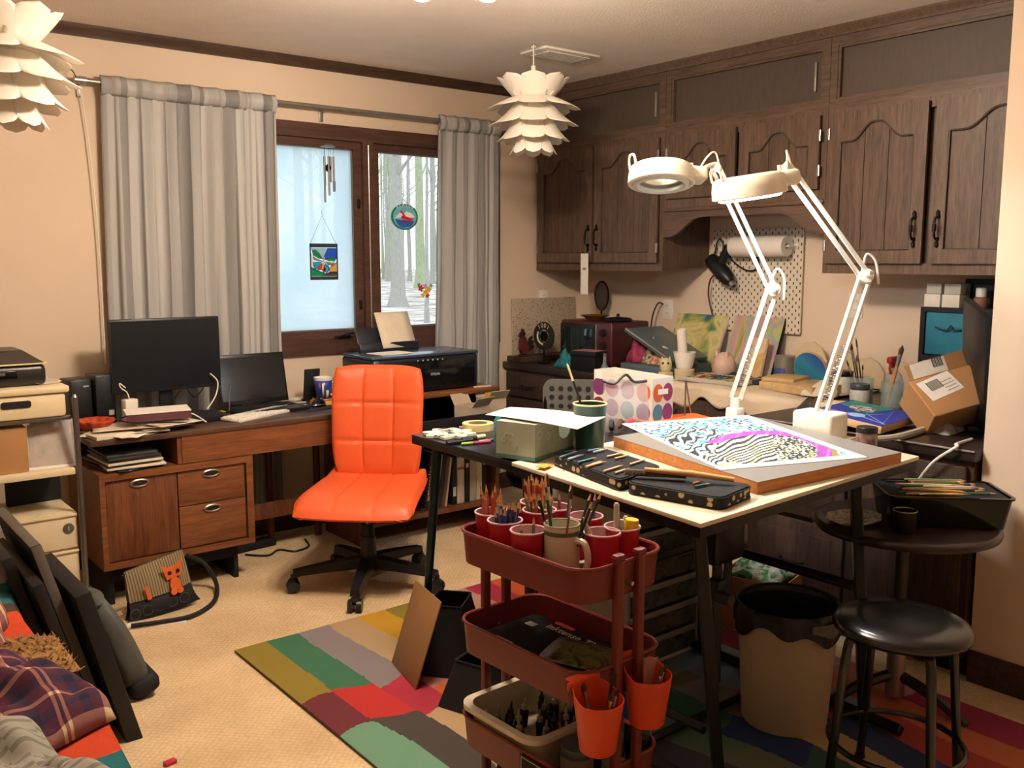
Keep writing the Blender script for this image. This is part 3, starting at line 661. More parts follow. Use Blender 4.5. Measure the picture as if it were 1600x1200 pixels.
# ================================================================== desk
m_wal = wood('walnut_dark', '#7b4a2c', '#532e1b', 'z', 1.3, .42, .2)
m_walx = wood('walnut_light', '#8a5634', '#613820', 'x', 1.3, .4, .2)
m_deskt = wood('desk_top_walnut', '#5d4334', '#3f2c24', 'x', 1.0, .3, .12)
m_brass = mat('aged_brass', '#a8937a', .3, .85, .1)
DY = 3.87; DX0, DX1 = .965, 2.20; DZ = .705
D = thing('desk', 'long walnut desk with drawers and open cubby under the window', 'desk', (DX0, DY, 0))
MB().rbox(((DX1-DX0)/2, .24, DZ-.012), (DX1-DX0, .48, .024), .004).build('desk_top', m_deskt, D)
b = MB(); b.span((1.35-DX0-.02, .006, .565), (DX1-DX0, .026, DZ-.024)); b.build('apron', m_walx, D, smooth=0)
b = MB(); b.span((1.31-DX0, .01, .565), (1.33-DX0, .5, DZ-.024)); b.build('cubby_divider', m_wal, D, smooth=0)
b = MB(); b.span((.012, .45, .565), (1.31-DX0, .47, DZ-.024)); b.build('cubby_back', m_wal, D, smooth=0)
x0, x1, z0, z1 = .025, 1.635-DX0, .165, .562
b = MB(); b.span((x0, 0, z0), (x1, .5, z0+.025)); b.span((x0, 0, z1-.028), (x1, .5, z1)); b.span((x0, 0, z0+.025), (x0+.022, .5, z1-.028)); b.span((x1-.03, 0, z0+.025), (x1, .5, z1-.028)); b.span((x0+.022, .48, z0+.025), (x1-.03, .5, z1-.028)); b.build('cabinet_case', m_walx, D, smooth=0)
def pull(par, cx, cz):
    b = MB(); b.tube([(cx+.034*math.cos(t), -.003, cz+.013*math.sin(t)) for t in [2*PI*k/24 for k in range(24)]], .0045, 8, closed=True); b.build('pull_ring', m_brass, par)
    b = MB(); b.capends = True; b.prism([(cx+.03*math.cos(2*PI*k/20), cz+.0105*math.sin(2*PI*k/20)) for k in range(20)], 0, .003, frame((0, .012, 0), (1, 0, 0), (0, 0, 1), (0, -1, 0))); b.build('pull_cup', m_blackm, par)
def front(a, b_, c, d, m, px, pz, nm='drawer'):
    p = MB(); p.rbox(((a+b_)/2, .022, (c+d)/2), (b_-a, .02, d-c), .003); o = p.build(nm, m, D); 
    e = MB(); e.tube([(px+.036*math.cos(t), .010, pz+.0145*math.sin(t)) for t in [2*PI*k/24 for k in range(24)]], .005, 8, closed=True); e.build('pull_ring', m_brass, o)
    e = MB(); e.prism([(px+.033*math.cos(2*PI*k/20), pz+.012*math.sin(2*PI*k/20)) for k in range(20)], 0, .003, frame((0, .0118, 0), (1, 0, 0), (0, 0, 1), (0, -1, 0))); e.build('pull_cup', m_blackm, o)
    return o
xs = 1.30-DX0+.005
front(x0+.026, xs-.002, z0+.03, z1-.032, m_wal, .185, .508, 'door'); front(xs+.002, x1-.034, z0+.215, z1-.032, m_walx, (xs+x1)/2-.02, .506); front(xs+.002, x1-.034, z0+.03, z0+.211, m_walx, (xs+x1)/2-.02, .352)
b = MB(); b.span((x0+.03, .06, 0), (x0+.05, .46, .165)); b.span((x1-.08, .06, 0), (x1-.06, .46, .165)); b.span((x0+.05, .06, .1), (x1-.08, .08, .165)); b.build('plinth', m_blackm, D, smooth=0)
b = MB(); b.rbox((1.635-DX0+.275, .3, .215), (.54, .02, .08), .003); b.build('stretcher', m_wal, D)
for x in (1.9-DX0, DX1-DX0-.04): MB().cyl((x, .43, 0), (x, .43, DZ-.024), .018, n=12).build('leg', m_wal, D)
# side cabinet right of the desk: printer on top, pulled drawer, book shelf
SX0, SX1, SZ = 2.225, 3.03, .752
S = thing('side_cabinet', 'low walnut book cabinet under the printer', 'cabinet', (SX0, DY, 0)); ws = SX1-SX0
MB().rbox((ws/2, .24, SZ-.012), (ws, .48, .024), .004).build('top', m_walx, S)
for x in (.01, ws-.01): MB().span((x-.01, .01, .0), (x+.01, .47, SZ-.024)).build('side_panel', m_wal, S, smooth=0)
MB().span((.02, .01, .115), (ws-.02, .46, .14)).build('bottom_shelf', m_wal, S, smooth=0)
MB().span((.02, .01, .545), (ws-.02, .46, .56)).build('drawer_shelf', m_wal, S, smooth=0)
MB().span((.02, .45, .125), (ws-.02, .465, SZ-.024)).build('back_panel', m_blackm, S, smooth=0)
dr = MB(); dz0 = .565
dr.span((.03, -.22, dz0), (.045, .3, dz0+.09)); dr.span((ws-.045, -.22, dz0), (ws-.03, .3, dz0+.09)); dr.span((.045, -.22, dz0), (ws-.045, .3, dz0+.01)); dr.build('drawer_box', m_blackm, S, smooth=0)
dfo = MB().rbox((ws/2, -.23, dz0+.045), (ws-.03, .02, .105), .003).build('drawer_front', m_black, S)
MB().tube([(ws/2-.04, -.242, dz0+.05), (ws/2, -.262, dz0+.05), (ws/2+.04, -.242, dz0+.05)], .005).build('drawer_pull', m_steel, dfo)
# ================================================================== shelving rack at the left
m_pole = mat('rack_pole', '#6f6a64', .3, .7)
m_cream = mat('cream_board', '#d9c8a4', .6, var=.05)
RX0, RX1, RY0, RY1 = .18, .89, 3.75, 4.15
K = thing('shelf_rack', 'cream board shelf rack with grey posts beside the desk', 'shelf', (RX0, RY0, 0)); wr = RX1-RX0; drk = RY1-RY0
for x in (0, wr):
    for y in (0, drk):
        MB().cyl((x, y, 0), (x, y, .905), .011, n=12).build('post', m_pole, K)
        b = MB(); b.lathe([(.0, .012), (.006, .010), (.009, .004), (.011, 0)], 10, Matrix.Translation((x, y, .905))); b.build('post_cap', m_steel, K)
for z in (.15, .622): MB().rbox((wr/2, drk/2, z), (wr-.024, drk, .026), .004).build('shelf_board', m_cream, K)
# ================================================================== rug
def rugcol():
    rows = [(0, .235), (.235, .345), (.345, .60), (.60, .72), (.72, 1.0)]
    P = [['#8f7c34', '#3f7257', '#857d80', '#b39873', '#c2962c', '#8a7a33', '#4e4642', '#b58a80', '#a02c44', '#c0562c', '#5a8a7e', '#c48a84', '#8a9a3a'],
         ['#6c3038', '#bc3430', '#a83044', '#c98076', '#bc3834', '#702f3c', '#8c9a9c', '#bf8c7c', '#5a6a8a', '#8a8a90', '#b06a40', '#7a8a9a', '#8a2f40'],
         ['#6f9a80', '#4b4540', '#b89b74', '#c4602c', '#8d8238', '#b88c80', '#2f4a80', '#3a6a5a', '#75756a', '#6f88a0', '#8fa0a0', '#8c3a4a', '#c0a090'],
         ['#b08a40', '#7a3040', '#c07a50', '#2f5080', '#b0a070', '#48485a', '#5c7a68', '#2a3f74', '#8a8068', '#b04a50', '#98a0a8', '#c87858', '#c08a80'],
         ['#a03040', '#5a7a9a', '#b08a5a', '#3a5a50', '#8a8a3a', '#284080', '#707868', '#3c6058', '#c0a880', '#30406a', '#a8443c', '#c06a4a', '#983050']]
    nc = 13
    def cf(u, v):
        k = 4
        uu = u+.008*math.sin(v*22+1)*(.3+v)+.012*math.sin(v*9+u*7)*min(1, v*2.5+u)
        c = int(max(0, min(.999, uu))*nc)
        vv = v+.012*math.sin(u*31)+.035*math.sin(c*2.4)*(1 if c > 2 else .35)
        for i, (a, b) in enumerate(rows):
            if a <= vv < b: k = i; break
        if vv < 0: k = 0
        return P[k][c]
    return cf
RUX0, RUX1, RUY0, RUY1 = 1.235, 2.90, 3.15, .85
rg = MB(); rg.grid(lambda u, v: (RUX0+(RUX1-RUX0)*u, RUY0+(RUY1-RUY0)*v, .011+.0010*math.sin(30*u+9*v)), 300, 400, cf=rugcol())
ro = solo(rg, 'rug', vcol('rug_wool', .95, .6, 900, var=.15), 'multicoloured patchwork rug under the tables and cart', 'rug', solid=0)
# rug side band
e = MB(); e.colr('#6a5a40'); e.span((RUX0, RUY1, .0005), (RUX1, RUY0, .0085)); e.build('rug_backing', vcol('rug_wool'), ro, smooth=0)
# ================================================================== drafting table (top tilted a little up towards the cabinets)
TN = Vector((1.691, 1.388, .80)); TU = Vector((1.023, -.005, .026)); TV = Vector((-.007, .715, .027))
tu, tv = TU.normalized(), TV.normalized(); tn = tu.cross(tv).normalized()
TF = frame(TN, tu, tv, tn)
LU, LV = TU.length, TV.length
def tp(px, py, dz=0.):
    """photo pixel -> local (x, y) on the drafting table top raised by dz"""
    o = TN+tn*dz; d = ray(px, py); t_ = (o-CAM).dot(tn)/d.dot(tn); q = CAM+d*t_-TN
    return (q.dot(tu), q.dot(tv))
def tpw(px, py, dz=0.):
    x, y = tp(px, py, dz); return TN+tu*x+tv*y+tn*dz
DT = thing('drafting_table', 'black framed drafting table with a cream tilting top', 'table', M=TF)
m_cream2 = mat('drafting_top', '#dbd0b8', .5, var=.05, scale=12)
MB().rbox((LU/2, LV/2, -.006), (LU, LV, .012), .002).build('table_top', m_cream2, DT)
m_tbl = mat('table_metal', '#14161a', .35, .3)
b = MB()
for p, q in (((0.005, .005, -.04), (LU-.005, .03, -.012)), ((.005, LV-.03, -.04), (LU-.005, LV-.005, -.012)), ((.005, .03, -.04), (.03, LV-.03, -.012)), ((LU-.03, .03, -.04), (LU-.005, LV-.03, -.012))): b.span(p, q)
b.build('top_frame', m_tbl, DT, smooth=0)
TI = TF.inverted()
def tl(*p): return tuple(TI @ Vector(p))
def bar(nm, p, q, w_=.028, par=DT, m=None):
    b = MB(); p, q = Vector(tl(*p)), Vector(tl(*q)); d = (q-p); L = d.length; z = d.normalized(); x = z.orthogonal().normalized(); y = z.cross(x)
    b.rbox((0, 0, L/2), (w_, w_, L), .004, 1, frame(p, x, y, z)); return b.build(nm, m or m_tbl, par)
# sloping legs, trestle style: near end and far end
for Y, s in ((1.45, -1), (2.03, 1)):
    bar('leg', (1.76, Y, .76), (1.84, Y+s*.03, .02), .032); bar('leg', (2.47, Y, .78), (2.54, Y+s*.03, .02), .032)
    if s > 0: bar('end_rail', (1.80, Y+s*.012, .42), (2.5, Y+s*.012, .43), .024)
bar('side_rail', (1.83, 1.47, .20), (1.83, 2.02, .20), .024); bar('side_rail', (2.505, 1.46, .44), (2.505, 2.03, .44), .026)
bar('foot_bar', (1.84, 1.30, .030), (1.84, 2.2, .030), .03); bar('foot_bar', (2.54, 1.30, .030), (2.54, 2.2, .030), .03)
bar('cross_rail', (1.84, 1.74, .028), (2.54, 1.74, .028), .024)
b = MB(); b.rbox(tl(1.92, 1.50, .70), (.13, .06, .14), .02); b.build('tilt_bracket', m_tbl, DT)
bar('tilt_post', (1.90, 1.50, .66), (1.905, 1.5, .30), .026); bar('tilt_post', (1.97, 1.52, .66), (1.97, 1.52, .52), .022)
b = MB(); b.rbox(tl(1.90, 1.50, .56), (.04, .04, .06), .01); b.build('clamp_block', m_tbl, DT)
b = MB(); b.cyl(tl(1.86, 1.46, .56), tl(1.86, 1.42, .56), .016, n=12); b.build('clamp_knob', m_black, DT)
# ================================================================== black side table behind it
BZ = .822; bl = wz(643, 679, BZ); BX0, BY1 = bl.x, bl.y; BX1, BY0 = BX0+.95, 2.112
BT = thing('side_table', 'black topped table with slim splayed legs beside the orange chair', 'table', (BX0, BY0, 0))
m_btop = mat('black_table_top', '#17181b', .28, var=.1, spec=.5)
MB().rbox(((BX1-BX0)/2, (BY1-BY0)/2, BZ-.016), (BX1-BX0, BY1-BY0, .032), .002).build('table_top', m_btop, BT)
m_teal = mat('leg_lacquer', '#122a2c', .3, .2)
w2, d2 = BX1-BX0, BY1-BY0
for (x, y, sx, sy) in ((.06, d2-.07, -.03, .06), (w2-.06, d2-.07, .03, .06), (.10, .06, -.03, -.05), (w2-.06, .06, .03, -.05)):
    b = MB(); b.cyl((x, y, BZ-.032), (x+sx, y+sy, 0.002), .018, .012, 12); b.build('leg', m_teal, BT)
b = MB(); b.rbox((w2/2, d2-.07, BZ-.045), (w2-.12, .03, .026), .003); b.rbox((w2/2, .06, BZ-.045), (w2-.12, .03, .026), .003); b.build('under_rail', m_teal, BT)
# ================================================================== magnifier lamps
m_lampw = mat('lamp_enamel', '#e9e2d2', .35, var=.02)
def at(px, py, w_): return CAM+ray(px, py)*w_
def barx(b, p, q, w_=.014, t_=None):
    p, q = Vector(p), Vector(q); z = (q-p).normalized(); x = z.cross(Vector((0, 0, 1))); x = x.normalized() if x.length > 1e-3 else z.orthogonal(); y = z.cross(x)
    b.rbox((0, 0, (q-p).length/2), (w_, t_ or w_, (q-p).length), .002, 1, frame(p, x, y, z))
def maglamp(label, base, elbow, top, head, hn, hdir, lit, boxbase):
    T = thing('magnifier_lamp', label, 'lamp', tuple(base)); o = Vector(base)
    L = lambda p: Vector(p)-o
    e, tp_, h = L(elbow), L(top), L(head)
    root = Vector((0, 0, .075 if boxbase else .03))
    if boxbase:
        b = MB(); b.rbox((0, 0, .045), (.10, .15, .09), .012, 3); b.build('base_block', m_lampw, T)
        b = MB(); b.rbox((0, 0, .004), (.13, .19, .008), .002); b.build('base_plate', m_lampw, T)
    else:
        b = MB(); b.rbox((0, 0, .02), (.05, .05, .04), .006); b.rbox((0, .0, -.02), (.05, .03, .012), .003); b.cyl((0, 0, .03), (0, 0, .075), .018, n=14); b.build('clamp', m_lampw, T)
        b = MB(); b.cyl((0, 0, -.09), (0, 0, -.02), .007, n=8); b.cyl((0, 0, -.095), (0, 0, -.085), .016, n=12); b.rbox((.0, .028, -.03), (.03, .008, .1), .002); b.build('clamp_screw', m_lampw, T)
        root = Vector((0, 0, .07))
    ax = (e-root).normalized(); side = ax.cross(rt.cross(Vector((0, 0, 1)))).normalized(); side = rt - ax*rt.dot(ax); side.normalize()
    g = .017
    for k, nm in ((-1, 'lower_bar'), (1, 'lower_bar')):
        b = MB(); barx(b, root+side*g*k, e+side*g*k, .012, .014); b.build(nm, m_lampw, T)
    ax2 = (tp_-e).normalized(); s2 = rt - ax2*rt.dot(ax2); s2.normalize()
    for k in (-1, 1):
        b = MB(); barx(b, e+s2*g*k*.8, tp_+s2*g*k*.8, .012, .014); b.build('upper_bar', m_lampw, T)
    # springs
    yv = side.cross(ax)
    for k in (-1, 1):
        b = MB(); p0 = root+ax*.05+yv*.02*k; p1 = root+(e-root)*.5+yv*.012*k; n = 70
        pts = [p0+(p1-p0)*(i/n)+(side*math.cos(i*1.9)+yv*math.sin(i*1.9))*.006 for i in range(n+1)]; b.tube(pts, .0011, 4); b.build('spring', m_steel, T)
    # elbow joint, shield
    b = MB(); b.cyl(e-yv*.016, e+yv*.016, .024, n=18); b.cyl(e-yv*.026, e+yv*.026, .008, n=10); b.build('elbow_joint', m_lampw, T)
    b = MB(); b.cyl(e+yv*.026, e+yv*.045, .012, .010, 8); b.rbox(tuple(e+yv*.05), (.03, .01, .012), .003); b.build('wing_nut', m_lampw, T)
    b = MB(); b.cyl(tp_-fw*.012, tp_+fw*.012, .017, n=14); b.build('top_joint', m_lampw, T)
    b = MB(); b.tube(spline([e+ax2*.02+s2*.0, e+s2*.045+ax2*.06, e+s2*.055+ax2*.02, e+s2*.02-ax2*.05], 6), .0045, 6); b.build('cable_loop', m_lampw, T)
    # arm to head
    hn = Vector(hn).normalized(); hd = Vector(hdir); hd = (hd-hn*hd.dot(hn)).normalized(); hs = hn.cross(hd)
    F = frame(h, hd, hs, hn)    # x: away from the joint, z: up through the head
    rr_ = .112
    neck = h-hd*(rr_+.02)+hn*.02
    b = MB(); b.tube(spline([tp_, tp_+Vector((0, 0, .012)), (tp_+neck)/2+Vector((0, 0, .012)), neck], 6), .009, 8); b.build('neck', m_lampw, T)
    b = MB(); b.tube(spline([tp_-ax2*.05, tp_+Vector((0, 0, .05)), tp_+(neck-tp_)*.5+Vector((0, 0, .045)), neck], 6), .0035, 6); b.build('cable', m_lampw, T)
    b = MB(); b.lathe([(.058, .030), (.07, .040), (.098, .038), (.110, .030), (.116, .0), (.117, -.026), (.110, -.030), (.102, -.027), (.1, .0), (.075, .004), (.066, -.012), (.058, -.012), (.056, .01), (.058, .030)], 40, F); hb = b.build('head_ring', m_lampw, T, smooth=50)
    b = MB(); b.rbox((-rr_-.012, 0, .012), (.075, .085, .05), .014, 3, F); b.build('head_housing', m_lampw, T)
    b = MB(); b.lathe([(.0, .012), (.03, .010), (.057, .004), (.057, .0), (.03, -.006), (0, -.008)], 28, F); b.build('lens', clearmat('lens_glass', (.9, .97, .97), .12, .05, (.7, .8, .8)), T)
    b = MB(); b.tube([(F @ Vector((.088*math.cos(t_), .088*math.sin(t_), -.0245))) for t_ in [2*PI*k/36 for k in range(36)]], .0125, 8, closed=True)
    if lit: b.build('ring_tube', mat('lit_ring_tube', '#ffffff', .4, emit=(.86, .93, 1.0), estr=MAGNIFIER_POWER), T)
    else: b.build('ring_tube', mat('unlit_ring_tube', '#d8dcd8', .3), T)
    b = MB(); b.tube(spline([F @ Vector((rr_-.01, -.04, .03)), F @ Vector((rr_-.005, -.035, .06)), F @ Vector((rr_, 0, .07)), F @ Vector((rr_-.005, .035, .06)), F @ Vector((rr_-.01, .04, .03))], 6), .0045, 6); b.build('handle_loop', m_lampw, T)
    b = MB(); b.cyl(tuple(F @ Vector((-.11, 0, .035))), tuple(F @ Vector((-.11, 0, .055))), .007, n=10); b.build('switch', m_lampw, T)
    return T
b2 = tpw(1268, 684, 0)+Vector((.028, 0, 0)); b1 = tpw(1146, 652, 0)
lit = maglamp('lit white magnifier lamp on a block base at the table edge', b2, at(1352, 432, 3.13), at(1229, 262, 3.03), at(1170, 293, 2.93), Vector((0, 0, 1))-rt*.15-Vector((fw.x, fw.y, 0))*.055, at(1106, 300, 2.9)-at(1233, 290, 2.95), True, True)
maglamp('unlit white magnifier lamp clamped to the far table corner', b1, at(1207, 452, 3.30), at(1118, 262, 3.33), at(1033, 276, 3.28), Vector((0, 0, 1))+rt*.02+Vector((fw.x, fw.y, 0))*.23, at(985, 276, 3.28)-at(1090, 276, 3.31), False, False)
# ================================================================== orange office chair
m_or = mat('orange_leatherette', '#d85a2c', .45, var=.03, scale=60, bump=.12, bscale=350, spec=.45)
m_orp = mat('orange_piping', '#c9481c', .5)
def pad(w_, h_, t_, cols, rows, bend, n=48, taper=0., groove=.007):
    """quilted cushion in the xz plane facing -y; bend(u,v) gives a y offset"""
    def base(u, v, sgn):
        m = max(abs(u), abs(v))
        x = w_/2*u*(1-.10*v**4)*(1+taper*v); z = h_/2*v*(1-.07*u**4)
        y = sgn*t_/2*max(0, 1-m**7)**.5
        if sgn < 0:
            for k in range(1, cols):
                c = -1+2*k/cols; y += groove*math.exp(-((u-c)/.03)**2)*(1-m**6)
            for k in range(1, rows):
                c = -1+2*k/rows; y += groove*math.exp(-((v-c)/.028)**2)*(1-m**6)
            y -= .003*(abs(math.cos(PI*cols*(u+1)/2*1.0+PI/2)))*(1-m**6)
        return (x, y+bend(u, v), z)
    b = MB()
    b.grid(lambda a, c: base(2*a-1, 2*c-1, -1), n, n); b.grid(lambda a, c: base(2*a-1, 2*c-1, 1), n, n)
    return b
CH = thing('office_chair', 'bright orange quilted swivel office chair', 'chair', (1.985, 3.475, 0), (0, 0, -44)); CH.scale = (1.09, 1.09, 1.04)
bk = pad(.385, .50, .055, 3, 3, lambda u, v: -.022*u*u*0+.03*u*u*-1+.012*v*v, taper=.03)
bo = bk.build('backrest', m_or, CH, smooth=60, loc=(0, .215, .662), rot=(-7, 0, 0))
def seatf(u, v): return 0
st = MB()
def seat_pt(a, c, top):
    u, v = 2*a-1, 2*c-1   # v: -1 front .. 1 back
    m = max(abs(u), abs(v)); x = .225*u*(1-.06*v**4)*(1-.06*v); y = .25*v*(1-.05*u**4)
    th = .035*max(0, 1-m**6)**.5
    z = .40 - .045*max(0, -v-.45)**2*3 + .02*u*u*(.3+.7*(v+1)/2) + (.03*max(0, v-.6)**2*6)
    if top:
        g = 0
        for k in (1, 2): g += math.exp(-((u-(-1+2*k/3))/.028)**2)
        g += math.exp(-((v-.1)/.028)**2)*.0
        z += th-.009*g*(1-m**6)
    else: z -= th
    return (x, y, z)
st.grid(lambda a, c: seat_pt(a, c, True), 48, 40); st.grid(lambda a, c: seat_pt(a, c, False), 48, 40)
st.build('seat', m_or, CH, smooth=60, loc=(0, -.02, 0))
pp = []
for k in range(80):
    t_ = 2*PI*k/80; u, v = max(-1, min(1, 1.3*math.cos(t_))), max(-1, min(1, 1.3*math.sin(t_)))
    q = seat_pt((u+1)/2, (v+1)/2, False); pp.append((q[0]*1.002, q[1]*1.002-.02, q[2]))
MB().tube(pp, .004, 6, closed=True).build('seat_piping', m_orp, CH)
b = MB(); b.rbox((0, .21, .385), (.16, .10, .02), .006); b.tube(spline([(0, .1, .35), (0, .22, .345), (0, .275, .40), (0, .27, .5)], 6), .02, 8); b.build('back_bracket', m_black, CH)
b = MB(); b.rbox((0, 0, .345), (.2, .24, .035), .01); b.build('seat_plate', m_black, CH)
b = MB(); b.tube([(.1, 0, .345), (.19, 0, .33), (.24, -.01, .335)], .006, 8); b.build('height_lever', m_black, CH)
MB().cyl((0, 0, .26), (0, 0, .335), .0125, n=16).build('gas_piston', m_steel, CH)
b = MB(); b.cyl((0, 0, .075), (0, 0, .215), .034, .030, 20); b.cyl((0, 0, .215), (0, 0, .265), .026, .024, 20); b.build('column_cover', m_black, CH)
b = MB(); b.cyl((0, 0, .07), (0, 0, .125), .05, .042, 20); b.build('hub', m_black, CH)
for k in range(5):
    a = R(20+72*k+38); c_, s_ = math.cos(a), math.sin(a); d = Vector((c_, s_, 0)); n_ = Vector((-s_, c_, 0))
    sp = MB(); P = []
    for (r_, z, w_, h_) in ((.03, .105, .034, .045), (.15, .098, .028, .036), (.27, .085, .022, .026), (.30, .078, .02, .03)):
        for (sw, sh) in ((-1, -1), (1, -1), (.75, 1), (-.75, 1)): P.append(d*r_+n_*(w_*sw)+Vector((0, 0, z+h_/2*sh)))
    fs = [(0, 1, 2, 3), (15, 14, 13, 12)]
    for j in range(3):
        for i in range(4): fs.append((j*4+i, j*4+(i+1) % 4, j*4+4+(i+1) % 4, j*4+4+i))
    sp.add(P, fs); sp.build('base_spoke', m_black, CH, smooth=30)
    cs = MB(); c0 = d*.30
    for s2 in (-1, 1): cs.cyl(c0+n_*(.008*s2)+Vector((0, 0, .027)), c0+n_*(.026*s2)+Vector((0, 0, .027)), .027, .024, 18)
    cs.cyl(c0+Vector((0, 0, .03)), c0+Vector((0, 0, .075)), .01, n=10); cs.rbox(tuple(c0+Vector((0, 0, .05))), (.035, .035, .02), .008); cs.build('caster', m_black, CH)
# ================================================================== stool
m_stool = mat('stool_black', '#0f1012', .22, var=.06, spec=.6)
ST = thing('stool', 'round black stool at the front right', 'stool', (2.238, 1.166, 0), (0, 0, 12))
b = MB(); b.lathe([(0, .503), (.10, .503), (.15, .499), (.166, .49), (.172, .476), (.168, .466), (.15, .462), (0, .46)], 44); b.build('seat', m_stool, ST, smooth=60)
for k in range(4):
    a = R(45+90*k); c_, s_ = math.cos(a), math.sin(a)
    b = MB(); b.tube(spline([(.07*c_, .07*s_, .455), (.125*c_, .125*s_, .448), (.145*c_, .145*s_, .42), (.165*c_, .165*s_, .22), (.185*c_, .185*s_, .004)], 5), .012, 10); b.build('leg', m_stool, ST)
    MB().cyl((.185*c_, .185*s_, 0), (.184*c_, .184*s_, .02), .0145, n=10).build('foot_cap', m_black, ST)
b = MB(); b.tube([(.168*math.cos(t_), .168*math.sin(t_), .16) for t_ in [2*PI*k/40 for k in range(40)]], .008, 8, closed=True); b.build('foot_ring', m_stool, ST)
# ================================================================== round side table
RT = thing('round_table', 'dark round pedestal table beside the near wall', 'table', (2.75, 1.445, 0)); RTZ = .61
m_dk = mat('dark_stained_wood', '#221813', .3, var=.2, scale=20, stretch=(1, 6, 1))
b = MB(); b.lathe([(0, RTZ), (.26, RTZ), (.276, RTZ-.006), (.28, RTZ-.014), (.276, RTZ-.026), (.26, RTZ-.03), (0, RTZ-.03)], 48); b.build('top', m_dk, RT, smooth=50)
MB().cyl((0, 0, .06), (0, 0, RTZ-.03), .022, n=18).build('post', m_dk, RT)
MB().cyl((0, 0, .03), (0, 0, .34), .03, n=18).build('chrome_sleeve', m_steel, RT)
for k in range(3):
    a = R(30+120*k); b = MB(); b.tube(spline([(0, 0, .1), (.12*math.cos(a), .12*math.sin(a), .07), (.235*math.cos(a), .235*math.sin(a), .014)], 5), [.018]*6+[.016]*3+[.013]*2, 8); b.build('foot', m_dk, RT)
# ================================================================== waste bin
WB = thing('waste_bin', 'cream waste bin lined with a black bag beside the stool', 'bin', (2.365, 1.595, 0), (0, 0, 10))
m_bin = mat('bin_cream', '#b7a68c', .5, var=.04)
m_bag = mat('bin_bag', '#0c0f1a', .35, var=.2, scale=60, bump=.5, bscale=40)
b = MB(); b.lathe([(0, .012), (.125, .012), (.128, .02), (.15, .375), (.152, .385), (.146, .385), (.123, .024), (0, .022)], 40); b.build('shell', m_bin, WB)
b = MB()
def bagf(u, v):
    a = 2*PI*u; w_ = .5+.5*math.sin(a*3+1)+.4*math.sin(a*7+2)
    if v < .35: t_ = v/.35; r_ = .160+.004*math.sin(a*11); z = .385-(.045+.035*w_)*(1-t_)
    elif v < .45: r_ = .155; z = .392
    else: t_ = (v-.45)/.55; r_ = .146-.03*t_-.006*math.sin(a*9)*t_; z = .388-.22*t_
    return (r_*math.cos(a), r_*math.sin(a), z)
b.grid(bagf, 72, 20); b.build('bag', m_bag, WB, smooth=60)
b = MB(); b.lathe([(0, .17), (.112, .168)], 24); b.build('bag_bottom', m_bag, WB)
b = MB(); b.grid(lambda u, v: ((.164+.006*v)*math.cos(-2.3+1.9*u), (.164+.006*v)*math.sin(-2.3+1.9*u), .37-.055*v*(.4+.6*math.sin(PI*u)*abs(math.sin(u*9)))), 30, 6); b.build('bag_fold', mat('bag_fold_grey', '#5a5650', .6, var=.2), WB, solid=.002)
# ================================================================== red trolley
m_cart = mat('trolley_red', '#6e2720', .42, var=.04, spec=.4)
CZ = (.75, .515, .265)         # rim heights of the three trays
TR = thing('utility_cart', 'three tier dark red metal trolley full of art supplies', 'trolley', (1.460, 1.64, 0), (0, 0, 2)); CW, CL = .285, .46
def tray(zr, hd=.08):
    out = rrect(CW, CL, .06, 6); inn = rrect(CW-.008, CL-.008, .057, 6); n = len(out); b = MB()
    low = [(x*.965, y*.975) for x, y in out]; lin_ = [(x*.965, y*.975) for x, y in inn]
    vs = [(x, y, zr) for x, y in out]+[(x, y, zr) for x, y in inn]+[(x, y, zr-hd) for x, y in low]+[(x, y, zr-hd+.004) for x, y in lin_]
    fs = []
    for k in range(n):
        k2 = (k+1) % n; fs += [(k, k2, n+k2, n+k), (k, 2*n+k, 2*n+k2, k2), (n+k, n+k2, 3*n+k2, 3*n+k)]
    fs += [tuple(range(3*n-1, 2*n-1, -1)), tuple(range(3*n, 4*n))]
    b.add(vs, fs); o = b.build('tray', m_cart, TR, smooth=35)
    MB().tube([(x, y, zr) for x, y in out], .0045, 6, closed=True).build('rolled_rim', m_cart, o)
    return o
for z in CZ: tray(z)
for y in (-CL/2-.004, CL/2+.004):
    for x in (-.035, .035):
        b = MB(); b.rbox((x, y, .41), (.024, .02, .70), .006); b.build('post', m_cart, TR)
        b = MB(); b.rbox((x, y, .765), (.03, .022, .018), .006); b.build('post_cap', m_cart, TR)
        MB().cyl((x, y, .075), (x, y, .03), .006, n=8).build('caster_stem', m_steel, TR)
        b = MB(); b.cyl((x-.012, y, .028), (x+.012, y, .028), .027, n=16); b.build('caster', m_black, TR)
    for z in CZ: MB().cyl((-.0, y-.012*(1 if y > 0 else 1), z-.05), (0, y+.012, z-.05), .005, n=8).build('screw', m_steel, TR)
cartM = TR.matrix_world.copy() if False else rotm(0, 0, 2, (1.460, 1.64, 0))
def cw(x, y, z=0): return tuple(cartM @ Vector((x, y, z)))
cartI = cartM.inverted()
def cpx(px, py, z): q = cartI @ wz(px, py, z); return q.x, q.y
